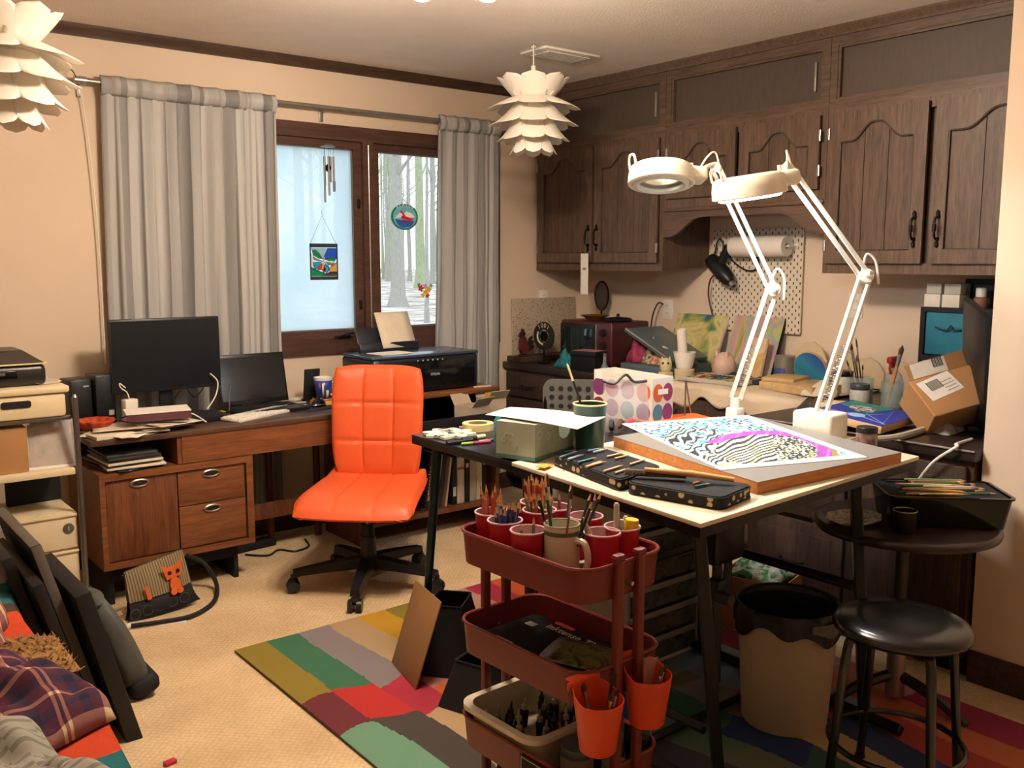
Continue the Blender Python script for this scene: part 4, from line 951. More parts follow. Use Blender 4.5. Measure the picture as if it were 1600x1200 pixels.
# hanging orange bins on the near short side of the middle tray
m_obin = mat('orange_plastic', '#d4461f', .4, var=.03)
def hangbin(px, py, label, rz):
    q = wz(px, py, .50)
    T = thing('hanging_bin', label, 'bin', (q.x, q.y, .50-.135), (0, 0, rz), 'orange bins hooked on the trolley')
    b = MB()
    def prof(r0, z): return r0
    n = 32
    def ring(r, z, flat): # round front with flat back at +y
        out = []
        for k in range(n):
            t_ = 2*PI*k/n; x, y = r*math.cos(t_), r*math.sin(t_)
            if y > r*flat: y = r*flat
            out.append((x, y, z))
        return out
    rs = [ring(.036, 0, .7), ring(.040, .004, .7), ring(.056, .118, .75), ring(.0535, .118, .75), ring(.038, .008, .7), ring(.01, .006, .7)]
    # raised back: lift rim vertices at the back
    for R_ in (rs[2], rs[3]):
        for k in range(n):
            x, y, z = R_[k]; R_[k] = (x, y, z+(.022 if y > .036 else .022*max(0, (y+.01)/.05)))
    vs = [p for r_ in rs for p in r_]; fs = []
    for j in range(len(rs)-1):
        for k in range(n): fs.append((j*n+k, j*n+(k+1) % n, (j+1)*n+(k+1) % n, (j+1)*n+k))
    fs += [tuple(range(n-1, -1, -1)), tuple(range((len(rs)-1)*n, len(rs)*n))]
    b.add(vs, fs); b.build('bucket', m_obin, T, smooth=50)
    b = MB(); b.rbox((0, .046, .14), (.095, .006, .018), .002); b.rbox((0, .056, .148), (.07, .024, .004), .001); b.build('hook_flange', m_obin, T)
    return T
hb1 = hangbin(935, 1080, 'near orange bin hooked on the trolley beside its posts', 0); hb2 = hangbin(1012, 1042, 'far orange bin of brushes and wrappers hooked on the trolley', 0)
# ------------------------------------------------------------------ pencils
PCOL = ['#a83226', '#b0482c', '#7a2030', '#c05a38', '#8a4a2c', '#b87a44', '#5a3a2c', '#2c4a78', '#24508a', '#2a3a5c', '#203a5a', '#4a3a6a', '#3a6a4a', '#2c5a3a', '#6a7a3a', '#8a8a4a', '#c08a4a', '#d0a050', '#5a5a5a', '#2a2a2e', '#a06a6a', '#7a4a5a']
m_rawwood = mat('pencil_wood', '#c79a68', .7, var=.1)
def pencil(base, tip_dir, L, colr, label, group, r=.0037, name='pencil'):
    """hexagonal coloured pencil standing on its blunt end; tip up"""
    d = Vector(tip_dir).normalized(); x = d.orthogonal().normalized(); y = d.cross(x)
    T = thing(name, label, 'pencil', M=frame(base, x, y, d), group=group)
    m = mat('pencil_'+colr[1:], colr, .4, var=.04)
    MB().cyl((0, 0, 0), (0, 0, L-.022), r, n=6).build('barrel', m, T, smooth=0)
    MB().cyl((0, 0, L-.022), (0, 0, L-.006), r*.98, r*.32, 8).build('sharpened_cone', m_rawwood, T)
    MB().cyl((0, 0, L-.006), (0, 0, L), r*.32, r*.05, 6).build('lead', m, T)
    return T
def brush(base, tip_dir, L, colr, label, group=None, r=.003, head=.018):
    d = Vector(tip_dir).normalized(); x = d.orthogonal().normalized(); y = d.cross(x)
    T = thing('paintbrush', label, 'brush', M=frame(base, x, y, d), group=group)
    MB().tube([(0, 0, 0), (0, 0, L*.3), (0, 0, L*.66)], [r*.5, r*1.1, r*.8], 8).build('handle', mat('pencil_'+colr[1:], colr, .4), T)
    MB().cyl((0, 0, L*.66), (0, 0, L*.85), r*.85, r*1.1, 10).build('ferrule', m_steel, T)
    MB().tube([(0, 0, L*.85), (0, 0, L*.93), (0, 0, L)], [r*1.1, r*1.2, r*.15], 8).build('bristles', mat('bristle', '#4a3526', .8, var=.3, scale=200), T)
    return T
# ------------------------------------------------------------------ red cups on the top tray
m_rcup = mat('red_cup', '#b01a2c', .35, var=.03, spec=.5); m_rcin = mat('cup_inner', '#c9a0a4', .45)
cupfloor = CZ[0]-.08+.004
def cup(px, py, label):
    x, y = cpx(px, py, cupfloor+.113); x = max(-.095, min(.095, x)); y = max(-.18, min(.18, y)); p = cw(x, y, cupfloor+.001)
    T = thing('plastic_cup', label, 'cup', p, group='red plastic cups on the trolley')
    b = MB(); b.lathe([(0, .002), (.028, .002), (.029, .0), (.031, .004), (.036, .045), (.037, .05), (.0425, .112)], 30); b.build('outer_wall', m_rcup, T)
    b = MB(); b.lathe([(.0415, .112), (.036, .05), (.03, .008), (0, .006)], 30); b.build('inner_wall', m_rcin, T)
    b = MB(); b.tube([(.0425*math.cos(2*PI*k/30), .0425*math.sin(2*PI*k/30), .113) for k in range(30)], .0024, 6, closed=True); b.build('rolled_rim', m_rcin, T)
    return Vector(p)
cups = {}
for key, px, py, lab in [('a', 753, 795, 'red cup of red and tan pencils at the left end of the trolley'), ('b', 789, 813, 'red cup of blue pencils at the left of the trolley'), ('c', 824, 829, 'nearly empty red cup at the front of the trolley'),
                         ('d', 810, 775, 'red cup of mixed pencils at the back left of the trolley'), ('e', 843, 797, 'red cup of brown and green pencils in the middle of the trolley'), ('f', 893, 786, 'red cup with few pencils at the back of the trolley'),
                         ('g', 941, 800, 'red cup with a leaning purple pencil at the back right'), ('h', 941, 832, 'red cup with tortillon sticks at the front right of the trolley'), ('i', 976, 822, 'red cup with glue stick and clear tubes at the right end')]:
    cups[key] = cup(px, py, lab)
rnd = random.Random(11)
def fill(key, n, cols, Ls, lab, spread=.026):
    c = cups[key]
    for k in range(n):
        a = 2*PI*k/n+rnd.uniform(-.3, .3); r0 = rnd.uniform(.004, .018); r1 = rnd.uniform(.5, 1)*spread+.006
        b0 = c+Vector((r0*math.cos(a), r0*math.sin(a), .009)); L = rnd.uniform(*Ls)
        top = c+Vector((r1*math.cos(a+.3), r1*math.sin(a+.3), .115))
        pencil(b0, top-b0, L, rnd.choice(cols), lab, 'pencils in the trolley cups')
fill('a', 12, PCOL[:6]+['#c07048', '#b08060'], (.15, .175), 'red or tan coloured pencil in the left end cup')
fill('b', 16, PCOL[7:12]+['#2f6a8a', '#708a9a'], (.14, .165), 'blue coloured pencil in the left cup')
fill('d', 16, PCOL[:7]+['#c89060', '#402a2a'], (.16, .185), 'brown or red coloured pencil in the back left cup')
fill('e', 16, PCOL[2:7]+PCOL[12:17], (.14, .16), 'green or brown coloured pencil in the middle cup')
fill('f', 2, ['#a06070', '#7a4a5a'], (.13, .15), 'mauve coloured pencil in the back cup')
fill('g', 1, ['#5a3a6a'], (.15, .16), 'purple coloured pencil leaning in the back right cup')
fill('c', 2, ['#5a6a5a', '#6a6a5e'], (.13, .14), 'grey pencil leaning in the front red cup')
# tortillons, glue and tubes
c = cups['h']
for k, (dx, dy, L, r_) in enumerate([(-.03, .012, .15, .007), (-.018, .02, .12, .005)]):
    b = MB(); b.cyl((0, 0, 0), (0, 0, L-.03), r_, n=10); b.cyl((0, 0, L-.03), (0, 0, L), r_, r_*.2, 10); d = Vector((dx*1.2, dy, .12))
    solo(b, 'tortillon', mat('paper_stump', '#b5a58c', .8), ['thick pale paper stump in the front right red cup', 'thin pale paper stump in the front right red cup'][k], 'stump', M=frame(c+Vector((dx*.1, dy*.1, .01)), d.orthogonal(), d.cross(d.orthogonal()), d))
pencil(c+Vector((.008, -.01, .01)), (.02, -.02, .1), .12, '#4a3a34', 'short dark pencil in the front right red cup', 'pencils in the trolley cups')
c = cups['i']
gs = thing('glue_stick', 'fat glue stick with yellow cap in the right end cup', 'glue stick', tuple(c+Vector((.006, -.012, .012))), (4, 3, 0))
MB().cyl((0, 0, 0), (0, 0, .08), .015, n=20).build('barrel', mat('glue_barrel', '#e0d8b0', .4), gs); b = MB(); b.cyl((0, 0, .08), (0, 0, .118), .0165, n=20); b.lathe([(.0165, .118), (.0155, .1215), (.012, .1225), (0, .123)], 20); b.build('cap', mat('yellow_cap', '#e8b820', .35), gs)
for k, (x, y, L, lab) in enumerate([(-.026, .0, .158, 'tall clear eraser tube in the right end cup'), (-.014, .016, .135, 'slim clear tube in the right end cup'), (.024, .010, .118, 'short clear capped tube in the right end cup'), (-.016, -.016, .118, 'squat milky tube in the right end cup')]):
    b = MB(); b.cyl((0, 0, 0), (0, 0, L), .0068, n=12); b.cyl((0, 0, L), (0, 0, L+.004), .005, n=12); solo(b, 'clear_tube', mat('milky_tube', '#c9c4b4', .3, trans=.2), lab, 'tube', tuple(c+Vector((x*.6, y*.6, .012))), (0, R(x*100)*40, 0))
# glass jar mug with handle of dark pencils and a bagged cup
x, y = cpx(878, 818, cupfloor+.135); p = Vector(cw(x, y, cupfloor+.001))
J = thing('mug', 'cream striped mug of green drawing pencils at the front of the trolley', 'mug', tuple(p))
m_mug = mat('cream_ceramic', '#cfc5b2', .3, var=.03)
b = MB(); b.lathe([(0, 0), (.036, 0), (.0405, .006), (.042, .03), (.042, .125), (.0425, .134)], 30); b.build('wall', m_mug, J)
b = MB(); b.lathe([(.040, .134), (.0395, .03), (0, .008)], 30); b.build('inner_wall', m_mug, J)
b = MB(); b.tube([(.0412*math.cos(2*PI*k/30), .0412*math.sin(2*PI*k/30), .134) for k in range(30)], .0022, 6, closed=True); b.build('lip', mat('mug_lip', '#8f8a72', .4), J)
b = MB(); b.lathe([(.0426, .112), (.0428, .112), (.0428, .122), (.0426, .122)], 30); b.build('stripe', mat('mug_stripe', '#5c6048', .4), J)
hd = (Vector((rt.x, rt.y, 0))*.75-Vector((fw.x, fw.y, 0))*.65).normalized()
b = MB(); b.tube(spline([tuple(hd*.040+Vector((0, 0, .1))), tuple(hd*.066+Vector((0, 0, .098))), tuple(hd*.076+Vector((0, 0, .06))), tuple(hd*.062+Vector((0, 0, .025))), tuple(hd*.040+Vector((0, 0, .025)))], 6), .008, 8); b.build('handle', m_mug, J)
for k in range(8):
    a = k*.8; b0 = p+Vector((.014*math.cos(a), .014*math.sin(a), .012)); dd = Vector((.05*math.cos(a)+.02, .05*math.sin(a), .16))
    (pencil if k not in (2, 5) else (lambda b_, d_, L_, c_, l_, g_: brush(b_, d_, L_+.01, c_, 'dark handled brush in the striped mug', 'brushes in the striped mug')))(b0, dd, .20+.014*(k % 3), ['#173a2a', '#1d4030', '#5a4a34', '#14281e', '#205038', '#8a6a3a', '#2a2a2a', '#1a3526'][k], 'dark green drawing pencil in the striped mug', 'pencils in the striped mug')
# crumpled clear plastic in front of the mug
rn = random.Random(4); b = MB()
def crum(u, v):
    a = 2*PI*u; t_ = PI*v; r_ = .03*(1+.35*math.sin(a*3+t_*4)+.25*math.sin(a*7-t_*5)); return (r_*math.sin(t_)*math.cos(a), r_*math.sin(t_)*math.sin(a), .048+.046*math.cos(t_)*(1+.2*math.sin(a*4)))
b.grid(crum, 28, 16); q = cw(*cpx(868, 864, cupfloor+.05), cupfloor+.002)
solo(b, 'plastic_bag', clearmat('crumpled_film', (.95, .95, .95), .42, .12, (.85, .82, .76)), 'crumpled clear plastic bag in front of the striped mug', 'bag', q, smooth=15)
x, y = cpx(908, 866, cupfloor+.04); q = cw(x, y, cupfloor+.045)
b = MB(); b.lathe([(.024, -.009), (.04, -.009), (.04, .009), (.024, .009), (.024, -.009)], 32); solo(b, 'tape_roll', mat('grey_tape', '#9a9486', .5), 'grey tape roll standing beside the striped mug', 'tape', q, (90, 0, 150))
# ------------------------------------------------------------------ middle tray: pencil tin, card
z2 = CZ[1]-.08+.005
tn_ = thing('pencil_tin', 'flat black pencil tin with white lettering in the middle tray', 'tin', cw(-.008, .02, z2), (0, 0, 2))
b = MB(); b.prism(rrect(.215, .33, .02), 0, .034); b.build('case', mat('tin_black', '#0b0c12', .25, .2), tn_, smooth=30)
b = MB(); b.prism(rrect(.22, .332, .02), .034, .0365); b.build('lid', mat('tin_lid', '#0f1018', .3, .1, var=.5, scale=14), tn_, smooth=30)
b = MB(); b.tube([(x*1.003, y*1.003, .034) for x, y in rrect(.22, .332, .02)], .0013, 5, closed=True); b.build('lid_edge', m_steel, tn_)
m_lett = mat('tin_lettering', '#d8d4cc', .5)
dr_ = (Vector((0, -1, 0)), Vector((1, 0, 0)))
textpart('lettering', 'inktense 72', .036, m_lett, tn_, frame((.075, .0, .0368), (0, -1, 0), (1, 0, 0)))
[MB().box((-.095+.007*q_, .09-.004*(q_ % 2), .0369), (.0028, .075-.012*(q_ % 3), .0006)).build('print_line', m_lett, tn_, smooth=0) for q_ in range(5)]
MB().prism(rrect(.07, .016, .007), 0, .0008, frame((.105, .05, .0366), (0, -1, 0), (1, 0, 0))).build('red_badge', mat('red_badge', '#c23a34', .5), tn_)
MB().box((.05, .12, .037), (.022, .03, .0008)).build('printed_picture', m_lett, tn_, smooth=0)
cd = MB(); cd.grid(lambda u, v: (-.07+.14*u, -.10+.20*v, .002+.004*math.sin(3*u)), 6, 6); solo(cd, 'photo_card', paintmat('card_print', ['#1c1a1c', '#4a4740', '#7a7a3a', '#2a2626', '#5c5a50'], 14, 2, 5, .3), 'glossy dark photo card lying on the pencil tin', 'card', cw(.005, -.10, z2+.038), (1.5, 0, 24), solid=.001)
# ------------------------------------------------------------------ bottom tray: white basin with ink bottles, jars
z3 = CZ[2]-.08+.005
BN = thing('basin', 'cream plastic basin of ink bottles in the bottom tray', 'basin', cw(-.005, .07, z3+.002), (0, 0, 2))
def basin(w_, l_, h_):
    o_, i_, lo, li = rrect(w_, l_, .05, 6), rrect(w_-.04, l_-.04, .04, 6), rrect(w_-.05, l_-.05, .04, 6), rrect(w_-.06, l_-.06, .035, 6); n = len(o_); b = MB()
    rings = [(lo, 0), (rrect(w_-.035, l_-.035, .045, 6), h_-.012), (o_, h_-.012), (o_, h_), (i_, h_), (li, .004)]
    vs = [(x, y, z) for r_, z in rings for x, y in r_]; fs = [(j*n+k, j*n+(k+1) % n, (j+1)*n+(k+1) % n, (j+1)*n+k) for j in range(5) for k in range(n)]+[tuple(range(n-1, -1, -1)), tuple(range(5*n, 6*n))]
    return b.add(vs, fs)
basin(.285, .30, .105).build('tub', mat('basin_cream', '#c9bda6', .4), BN, smooth=40)
rn = random.Random(9); k = 0
for i in range(6):
    for j in range(5):
        if (i+j) % 5 == 4: continue
        x, y = -.10+.04*i+rn.uniform(-.006, .006), .155-.042*j+rn.uniform(-.006, .006)
        T = thing('ink_bottle', 'small dark ink bottle with pale nozzle in the cream basin', 'bottle', cw(x, y, z3+.008), (rn.uniform(-6, 6), rn.uniform(-6, 6), 0), 'ink bottles in the basin')
        c_ = rn.choice(['#241418', '#3a1a16', '#14182a', '#1a1a1a', '#2a1024'])
        b = MB(); b.capends = True; b.lathe([(.012, 0), (.0125, .004), (.0125, .042), (.007, .05)], 12); b.build('body', mat('ink_'+c_[1:], c_, .3), T)
        b = MB(); b.lathe([(.0085, .046), (.0085, .058), (.004, .062), (.0028, .078), (.001, .081), (0, .081)], 12); b.build('nozzle', mat('nozzle_'+str(k % 3), ['#b5afa2', '#8f8a80', '#2a2a2e'][k % 3], .45), T); k += 1
def jar(x, y, z, r, h, body, lid, label, cat='jar'):
    T = thing('jar', label, cat, cw(x, y, z), (0, 0, 0))
    b = MB(); b.capends = True; b.lathe([(r*.92, 0), (r, .006), (r, h*.72), (r*.88, h*.8)], 24); b.build('glass_body', body, T)
    b = MB(); b.lathe([(r*.98, h*.78), (r*.98, h*.97), (r*.92, h), (0, h)], 24); b.build('lid', lid, T)
    b = MB(); b.tube([(r*.99*math.cos(2*PI*q/24), r*.99*math.sin(2*PI*q/24), h*.8) for q in range(24)], .0014, 5, closed=True); b.build('lid_bead', lid, T)
jar(-.06, -.135, z3+.002, .04, .10, mat('jar_tan', '#8a7a66', .3), mat('jar_lid_grey', '#5c5a58', .35, .3), 'grey lidded jar at the front corner of the bottom tray')
jar(.055, -.125, z3+.002, .04, .125, mat('jar_clear_grey', '#767068', .2), mat('jar_lid_blue', '#37465a', .35), 'blue lidded jar in the bottom tray under the near bin')
jar(.01, -.19, z3+.002, .032, .055, mat('jar_tan'  , '#8a7a66', .3), mat('jar_lid_tan', '#8a806e', .5), 'low tan lidded jar near the front of the bottom tray')
jar(.115, -.17, z3+.002, .03, .085, mat('jar_dark', '#1a1a1c', .2), m_black, 'small black jar in the bottom tray beside the trolley posts')
tgp = wz(812, 1172, .235)
tg = thing('chalk_tag', 'black tag with pale border hanging on the bottom tray', 'tag', cw(-CW/2*1.02-.001, -.08, z3+.03), (0, 0, 2))
MB().box((0, 0, 0), (.003, .10, .075)).build('board', m_blackm, tg, smooth=0)
b = MB(); [b.span(p_, q_) for p_, q_ in (((-.0025, -.045, .031), (-.0016, .045, .033)), ((-.0025, -.045, -.033), (-.0016, .045, -.031)), ((-.0025, -.045, -.031), (-.0016, -.043, .031)), ((-.0025, .043, -.031), (-.0016, .045, .031)))]; b.build('border', mat('tag_border', '#a89a70', .5), tg, smooth=0)
# things in the orange bins
for hbn, cols, n in ((hb1, ['#6a3a2a', '#8a8a8a', '#2a2a2e'], 3), (hb2, ['#8a3020', '#b08a5a', '#1e1a1a', '#c8a070'], 5)):
    base = hbn.location
    for k in range(n):
        a = k*2.1; b0 = base+Vector((.01*math.cos(a), .01*math.sin(a)-.005, .012))
        brush(b0, (.3*math.cos(a)+.12, .3*math.sin(a), 1), .125+.012*(k % 3), cols[k % len(cols)], 'short brush in the near orange bin' if hbn is hb1 else 'brush in the far orange bin', 'brushes in the orange bins', r=.0045)
b = MB(); b.box((0, 0, .075), (.03, .002, .15)); solo(b, 'ruler', m_black, 'thin black blade leaning out of the near orange bin', 'ruler', tuple(hb1.location+Vector((.025, .0, .008))), (0, 14, 20))
b = MB(); b.grid(lambda u, v: ((u-.5)*.05*(1+.5*v), .01*math.sin(6*u)*v, v*.11), 8, 8); solo(b, 'wrapper', clearmat('clear_wrapper', (1, .97, .92), .3, .1, (.75, .68, .58)), 'clear crinkled wrapper in the far orange bin', 'wrapper', tuple(hb2.location+Vector((.01, .012, .035))), (0, 12, 20), smooth=15)
# teal glass of brushes behind the posts on the bottom tray
q = Vector(cw(.115, -.06, z3+.002)); T = thing('glass_jar', 'teal glass jar of brushes at the back of the bottom tray', 'jar', tuple(q))
b = MB(); b.lathe([(0, 0), (.036, 0), (.038, .005), (.038, .10), (.036, .10), (.036, .008), (0, .006)], 24); b.build('glass_wall', clearmat('teal_glass', (.5, .75, .75), .35, .1, (.15, .3, .3)), T)
for k in range(4): brush(q+Vector((.01*math.cos(k*1.6), .01*math.sin(k*1.6), .01)), (.2*math.cos(k*1.6), .2*math.sin(k*1.6), 1), .15+.01*k, ['#8a8a80', '#c0a070', '#1e1e20', '#6a2a20'][k], 'brush in the teal glass jar', 'brushes in the teal jar')
# ================================================================== things on the desk
m_paper = mat('paper_white', '#e6dfd4', .8, var=.03); m_paperw = mat('paper_warm', '#d8cbb4', .85, var=.05)
# large monitor
MO = thing('monitor', 'large black flat monitor at the left end of the desk', 'monitor', (1.388, 4.20, DZ))
b = MB(); b.rbox((0, .0, .297), (.488, .028, .325), .006); b.build('housing', m_black, MO)
MB().box((0, -.0146, .300), (.468, .001, .300)).build('screen', mat('dead_screen', '#15181d', .25, var=.05, spec=.4), MO, smooth=0)
b = MB(); b.rbox((0, .03, .09), (.06, .02, .18), .006); b.build('stand_neck', m_black, MO); b = MB(); b.rbox((0, .02, .008), (.22, .16, .015), .006); b.build('stand_foot', m_gloss, MO)
# laptop
LP = thing('laptop', 'open black laptop behind the keyboard', 'laptop', (1.835, 4.165, DZ))
b = MB(); b.rbox((0, 0, .010), (.35, .23, .018), .004); b.build('deck', m_black, LP)
b = MB(); b.rbox((0, 0, .125), (.345, .008, .245), .004, 2, rotm(-13, 0, 0, (0, .112, .02))); b.build('lid', m_black, LP)
MB().box((0, -.0045, .127), (.325, .001, .21), rotm(-13, 0, 0, (0, .112, .02))).build('screen', mat('laptop_screen', '#12161c', .15, spec=.5), LP, smooth=0)
kb0 = None
for r_ in range(4):
    for c_ in range(12):
        if kb0 is None: kb0 = MB().rbox((0, 0, 0), (.021, .018, .003), .001, 1).build('key', m_blackm, LP, loc=(-.14, .07, .0205))
        else:
            k = kb0.copy(); col.objects.link(k); k.parent = LP; k.location = (-.14+.0255*c_, .07-.024*r_, .0205)
# keyboard
ka, kb_ = wz(373, 661, DZ), wz(480, 637.5, DZ); kang = math.degrees(math.atan2(kb_.y-ka.y, kb_.x-ka.x)); kc = (ka+kb_)/2+Vector((-math.sin(R(kang)), math.cos(R(kang)), 0))*.052
KB = thing('keyboard', 'slim white keyboard at the front edge of the desk', 'keyboard', (kc.x, kc.y, DZ), (1.5, 0, kang))
kL = (kb_-ka).length; MB().rbox((0, 0, .008), (kL, .115, .014), .004).build('body', mat('keyboard_white', '#ddd6c8', .5), KB)
k0 = None
for r_ in range(5):
    for c_ in range(18):
        if k0 is None: k0 = MB().rbox((0, 0, 0), ((kL-.032)/17-.004, .0165, .004), .001, 1).build('key', mat('key_white', '#e9e3d6', .5), KB, loc=(-kL/2+.016, .043, .0165))
        else:
            k = k0.copy(); col.objects.link(k); k.parent = KB; k.location = (-kL/2+.016+(kL-.032)/17*c_, .043-.0215*r_, .0165)
# mouse pad, mouse
MP = wz(503, 632, DZ)
solo(MB().rbox((0, 0, .002), (.22, .17, .004), .001), 'mouse_pad', mat('mouse_pad_navy', '#1d2433', .7), 'dark mouse pad near the mug', 'mouse pad', (2.08, 4.10, DZ), (0, 0, 8))
ms = thing('mouse', 'black computer mouse on the dark pad', 'mouse', (2.085, 4.11, DZ+.004), (0, 0, -60))
b = MB(); b.lathe([(.0, .036), (.012, .034), (.022, .027), (.029, .014), (.03, .004), (.0, .0)], 24, None, sx=1, sy=1.7); b.build('shell', m_gloss, ms, smooth=60)
MB().cyl((-.004, .028, .032), (.004, .028, .032), .006, n=12).build('wheel', mat('silver_paint', '#a9a9ac', .3, .6), ms)
MB().tube([(.029*math.cos(t_), .05*math.sin(t_), .011) for t_ in [2*PI*k/30 for k in range(30)]], .0015, 5, closed=True).build('side_trim', mat('silver_paint', '#a9a9ac', .3, .6), ms)
# mug on a coaster
cs = wy(508, 618, 4.22)
CO = thing('coaster', 'round orange wooden coaster with a notch under the mug', 'coaster', (2.145, 4.17, DZ))
b = MB(); b.capends = True; b.lathe([(.064, 0), (.068, .006), (.068, .018), (.064, .024)], 32); b.build('disc', wood('coaster_wood', '#c08038', '#9a5f24', 'x', 2, .4), CO)
MB().rbox((0, -.066, .013), (.05, .012, .018), .004).build('front_tab', mat('coaster_tab', '#d8a848', .5), CO)
MG = thing('mug', 'white mug with a blue painted side on the wooden coaster', 'mug', (2.145, 4.17, DZ+.025), (0, 0, 0))
m_wc = mat('white_glaze', '#ece8e0', .2, var=.02)
b = MB(); b.lathe([(0, 0), (.03, 0), (.033, .004), (.039, .05), (.047, .108), (.048, .112), (.045, .112), (.037, .05), (.031, .008), (0, .006)], 36); b.build('cup_wall', m_wc, MG)
b = MB(); b.lathe([(.0335, .006), (.0395, .05), (.0462, .098)], 36, None, R(150), R(330)); b.build('blue_glaze', mat('blue_glaze', '#2b3f8c', .25, var=.15, scale=40), MG, solid=.0006)
for (a_, z0, z1, c_, wd) in ((235, .02, .085, '#d9cdb6', .2), (262, .012, .05, '#cfcabf', .34), (215, .055, .085, '#b0583a', .16)):
    b = MB(); b.lathe([(.0345+(z0-.0)*.12, z0), (.0345+z1*.13, (z0+z1)/2), (.0345+z1*.14, z1)], 8, None, R(a_), R(a_)+wd); b.build('painted_patch', mat('mugp_'+c_[1:], c_, .3), MG, solid=.001)
b = MB(); hv = Vector((rt.x, rt.y, 0)); b.tube(spline([tuple(hv*.043+Vector((0, 0, .088))), tuple(hv*.072+Vector((0, 0, .088))), tuple(hv*.078+Vector((0, 0, .06))), tuple(hv*.06+Vector((0, 0, .03))), tuple(hv*.037+Vector((0, 0, .024)))], 6), .0055, 8); b.build('handle', m_wc, MG)
# small dark stand against the wall, speaker
sp = thing('phone_dock', 'upright black slab standing behind the mug', 'dock', (2.14, 4.30, DZ), (8, 0, 0))
MB().rbox((0, 0, .085), (.085, .012, .17), .004).build('slab', m_blackm, sp); MB().rbox((0, -.01, .006), (.085, .06, .012), .004).build('foot', m_blackm, sp)
solo(MB().tube(spline([(2.03, 4.3, DZ+.004), (2.09, 4.27, DZ+.004), (2.14, 4.28, DZ+.006), (2.15, 4.31, DZ+.05), (2.15, 4.32, DZ+.14)], 8), .003, 6), 'charging_cable', m_white, 'white charging cable beside the upright black slab', 'cable')
solo(MB().rbox((0, 0, .004), (.105, .06, .008), .002), 'note_card', m_paper, 'small white card behind the keyboard end', 'card', tuple(wz(466, 624, DZ)), (0, 0, 20))
# sticky notes
for k, (px, py, rz, c_, lab) in enumerate([(395, 634, 12, '#c8b858', 'yellow sticky pad behind the keyboard'), (357, 643, 40, '#b9a64c', 'crooked yellow sticky note left of the keyboard'), (338, 632, -10, '#c0a038', 'yellow sticky note under the monitor edge'), (360, 633, 5, '#d0c070', 'pale yellow sticky note by the laptop')]):
    solo(MB().rbox((0, 0, .003), (.075, .06 if k else .075, .006), .001), 'sticky_note', mat('sticky_'+c_[1:], c_, .8), lab, 'note', tuple(wz(px, py, DZ)+Vector((0, 0, .001*k))), (0, 0, rz), 'sticky notes on the desk')
solo(MB().cyl((-.07, 0, .006), (.07, 0, .006), .0055, n=10), 'pen', mat('green_pen', '#4f7a3c', .4), 'green pen lying left of the keyboard', 'pen', tuple(wz(370, 650, DZ)), (0, 0, 34))
solo(MB().prism([(-.06, -.02), (.07, -.03), (.075, .02), (-.05, .03)], 0, .018), 'folder', mat('red_folder', '#c8442c', .6), 'red card folder end sticking out by the papers', 'folder', tuple(wz(322, 655, DZ)), (0, 0, 28))
# dark cases, cables under the monitors
solo(MB().rbox((0, 0, .02), (.20, .11, .04), .012), 'case', m_blackm, 'black zip case lying below the large monitor', 'case', (1.47, 4.06, DZ), (0, 0, 12))
solo(MB().tube(spline([(1.29, 3.99, DZ+.03), (1.35, 4.08, DZ+.045), (1.42, 4.02, DZ+.05), (1.47, 3.96, DZ+.012)], 8), .003, 6), 'cable', m_white, 'white cable looping beside the brochure', 'cable')
solo(MB().tube(spline([(1.52, 4.08, DZ+.05), (1.58, 4.13, DZ+.10), (1.60, 4.15, DZ+.16), (1.57, 4.16, DZ+.2)], 8), .003, 6), 'cable', m_white, 'white cable curling up in front of the large monitor', 'cable')
solo(MB().tube(spline([(1.40, 4.15, DZ+.1), (1.44, 4.14, DZ+.15), (1.49, 4.15, DZ+.1), (1.53, 4.14, DZ+.14)], 8), .003, 6), 'cable', m_black, 'black cable tangle under the large monitor', 'cable')
solo(MB().tube([(1.66, 4.18, DZ), (1.67, 4.18, DZ+.14)], .0025, 6), 'aerial', m_steel, 'thin metal aerial beside the laptop screen', 'aerial')
solo(MB().rbox((0, 0, .014), (.12, .07, .028), .006), 'hub_box', m_blackm, 'small black hub among the cables left of the laptop', 'hub', (1.50, 4.17, DZ), (0, 0, 20))
# papers: heaps
rn = random.Random(21)
def sheet(loc, w_, l_, rz, m, label, cat='paper', group=None, lift=.01, name='paper_sheet'):
    ph = rn.uniform(0, 6); b = MB(); b.grid(lambda u, v: ((u-.5)*w_, (v-.5)*l_, .001+lift*(abs(u-.5)*2)**3*max(0, math.sin(ph+2*v))+lift*.25*(1+math.sin(5*u+ph))*v), 10, 10)
    return solo(b, name, m, label, cat, loc, (0, 0, rz), group, 60, solid=.0008)
z = DZ+.001
for k, (x, y, w_, l_, rz) in enumerate([(1.13, 4.0, .22, .28, 20), (1.10, 3.97, .2, .26, 48), (1.20, 4.02, .22, .28, -12), (1.27, 4.04, .22, .28, 8), (1.15, 4.0, .2, .27, 75), (1.33, 4.05, .21, .27, -30), (1.30, 4.0, .2, .27, 15)]):
    sheet((x, y, z+.005*k), w_, l_, rz, m_paper if k % 2 else m_paperw, ['warm paper sheet lowest in the heap on the desk', 'white sheet turned aslant low in the desk heap', 'creamy sheet in the middle of the desk heap', 'white sheet in the middle of the desk heap', 'curled cream sheet at the left of the desk heap', 'white sheet fanned to the right of the desk heap', 'topmost cream sheet right in the desk heap'][k], 'paper', 'loose papers heaped on the desk', .006)
solo(MB().rbox((0, 0, .008), (.16, .10, .016), .002), 'envelope_stack', m_paperw, 'small stack of envelopes under the papers at the desk corner', 'envelopes', (1.06, 3.93, DZ), (0, 0, 10))
br = thing('brochure', 'folded pink and white brochure standing on the paper heap', 'brochure', (1.27, 3.99, z+.045), (0, 0, -8))
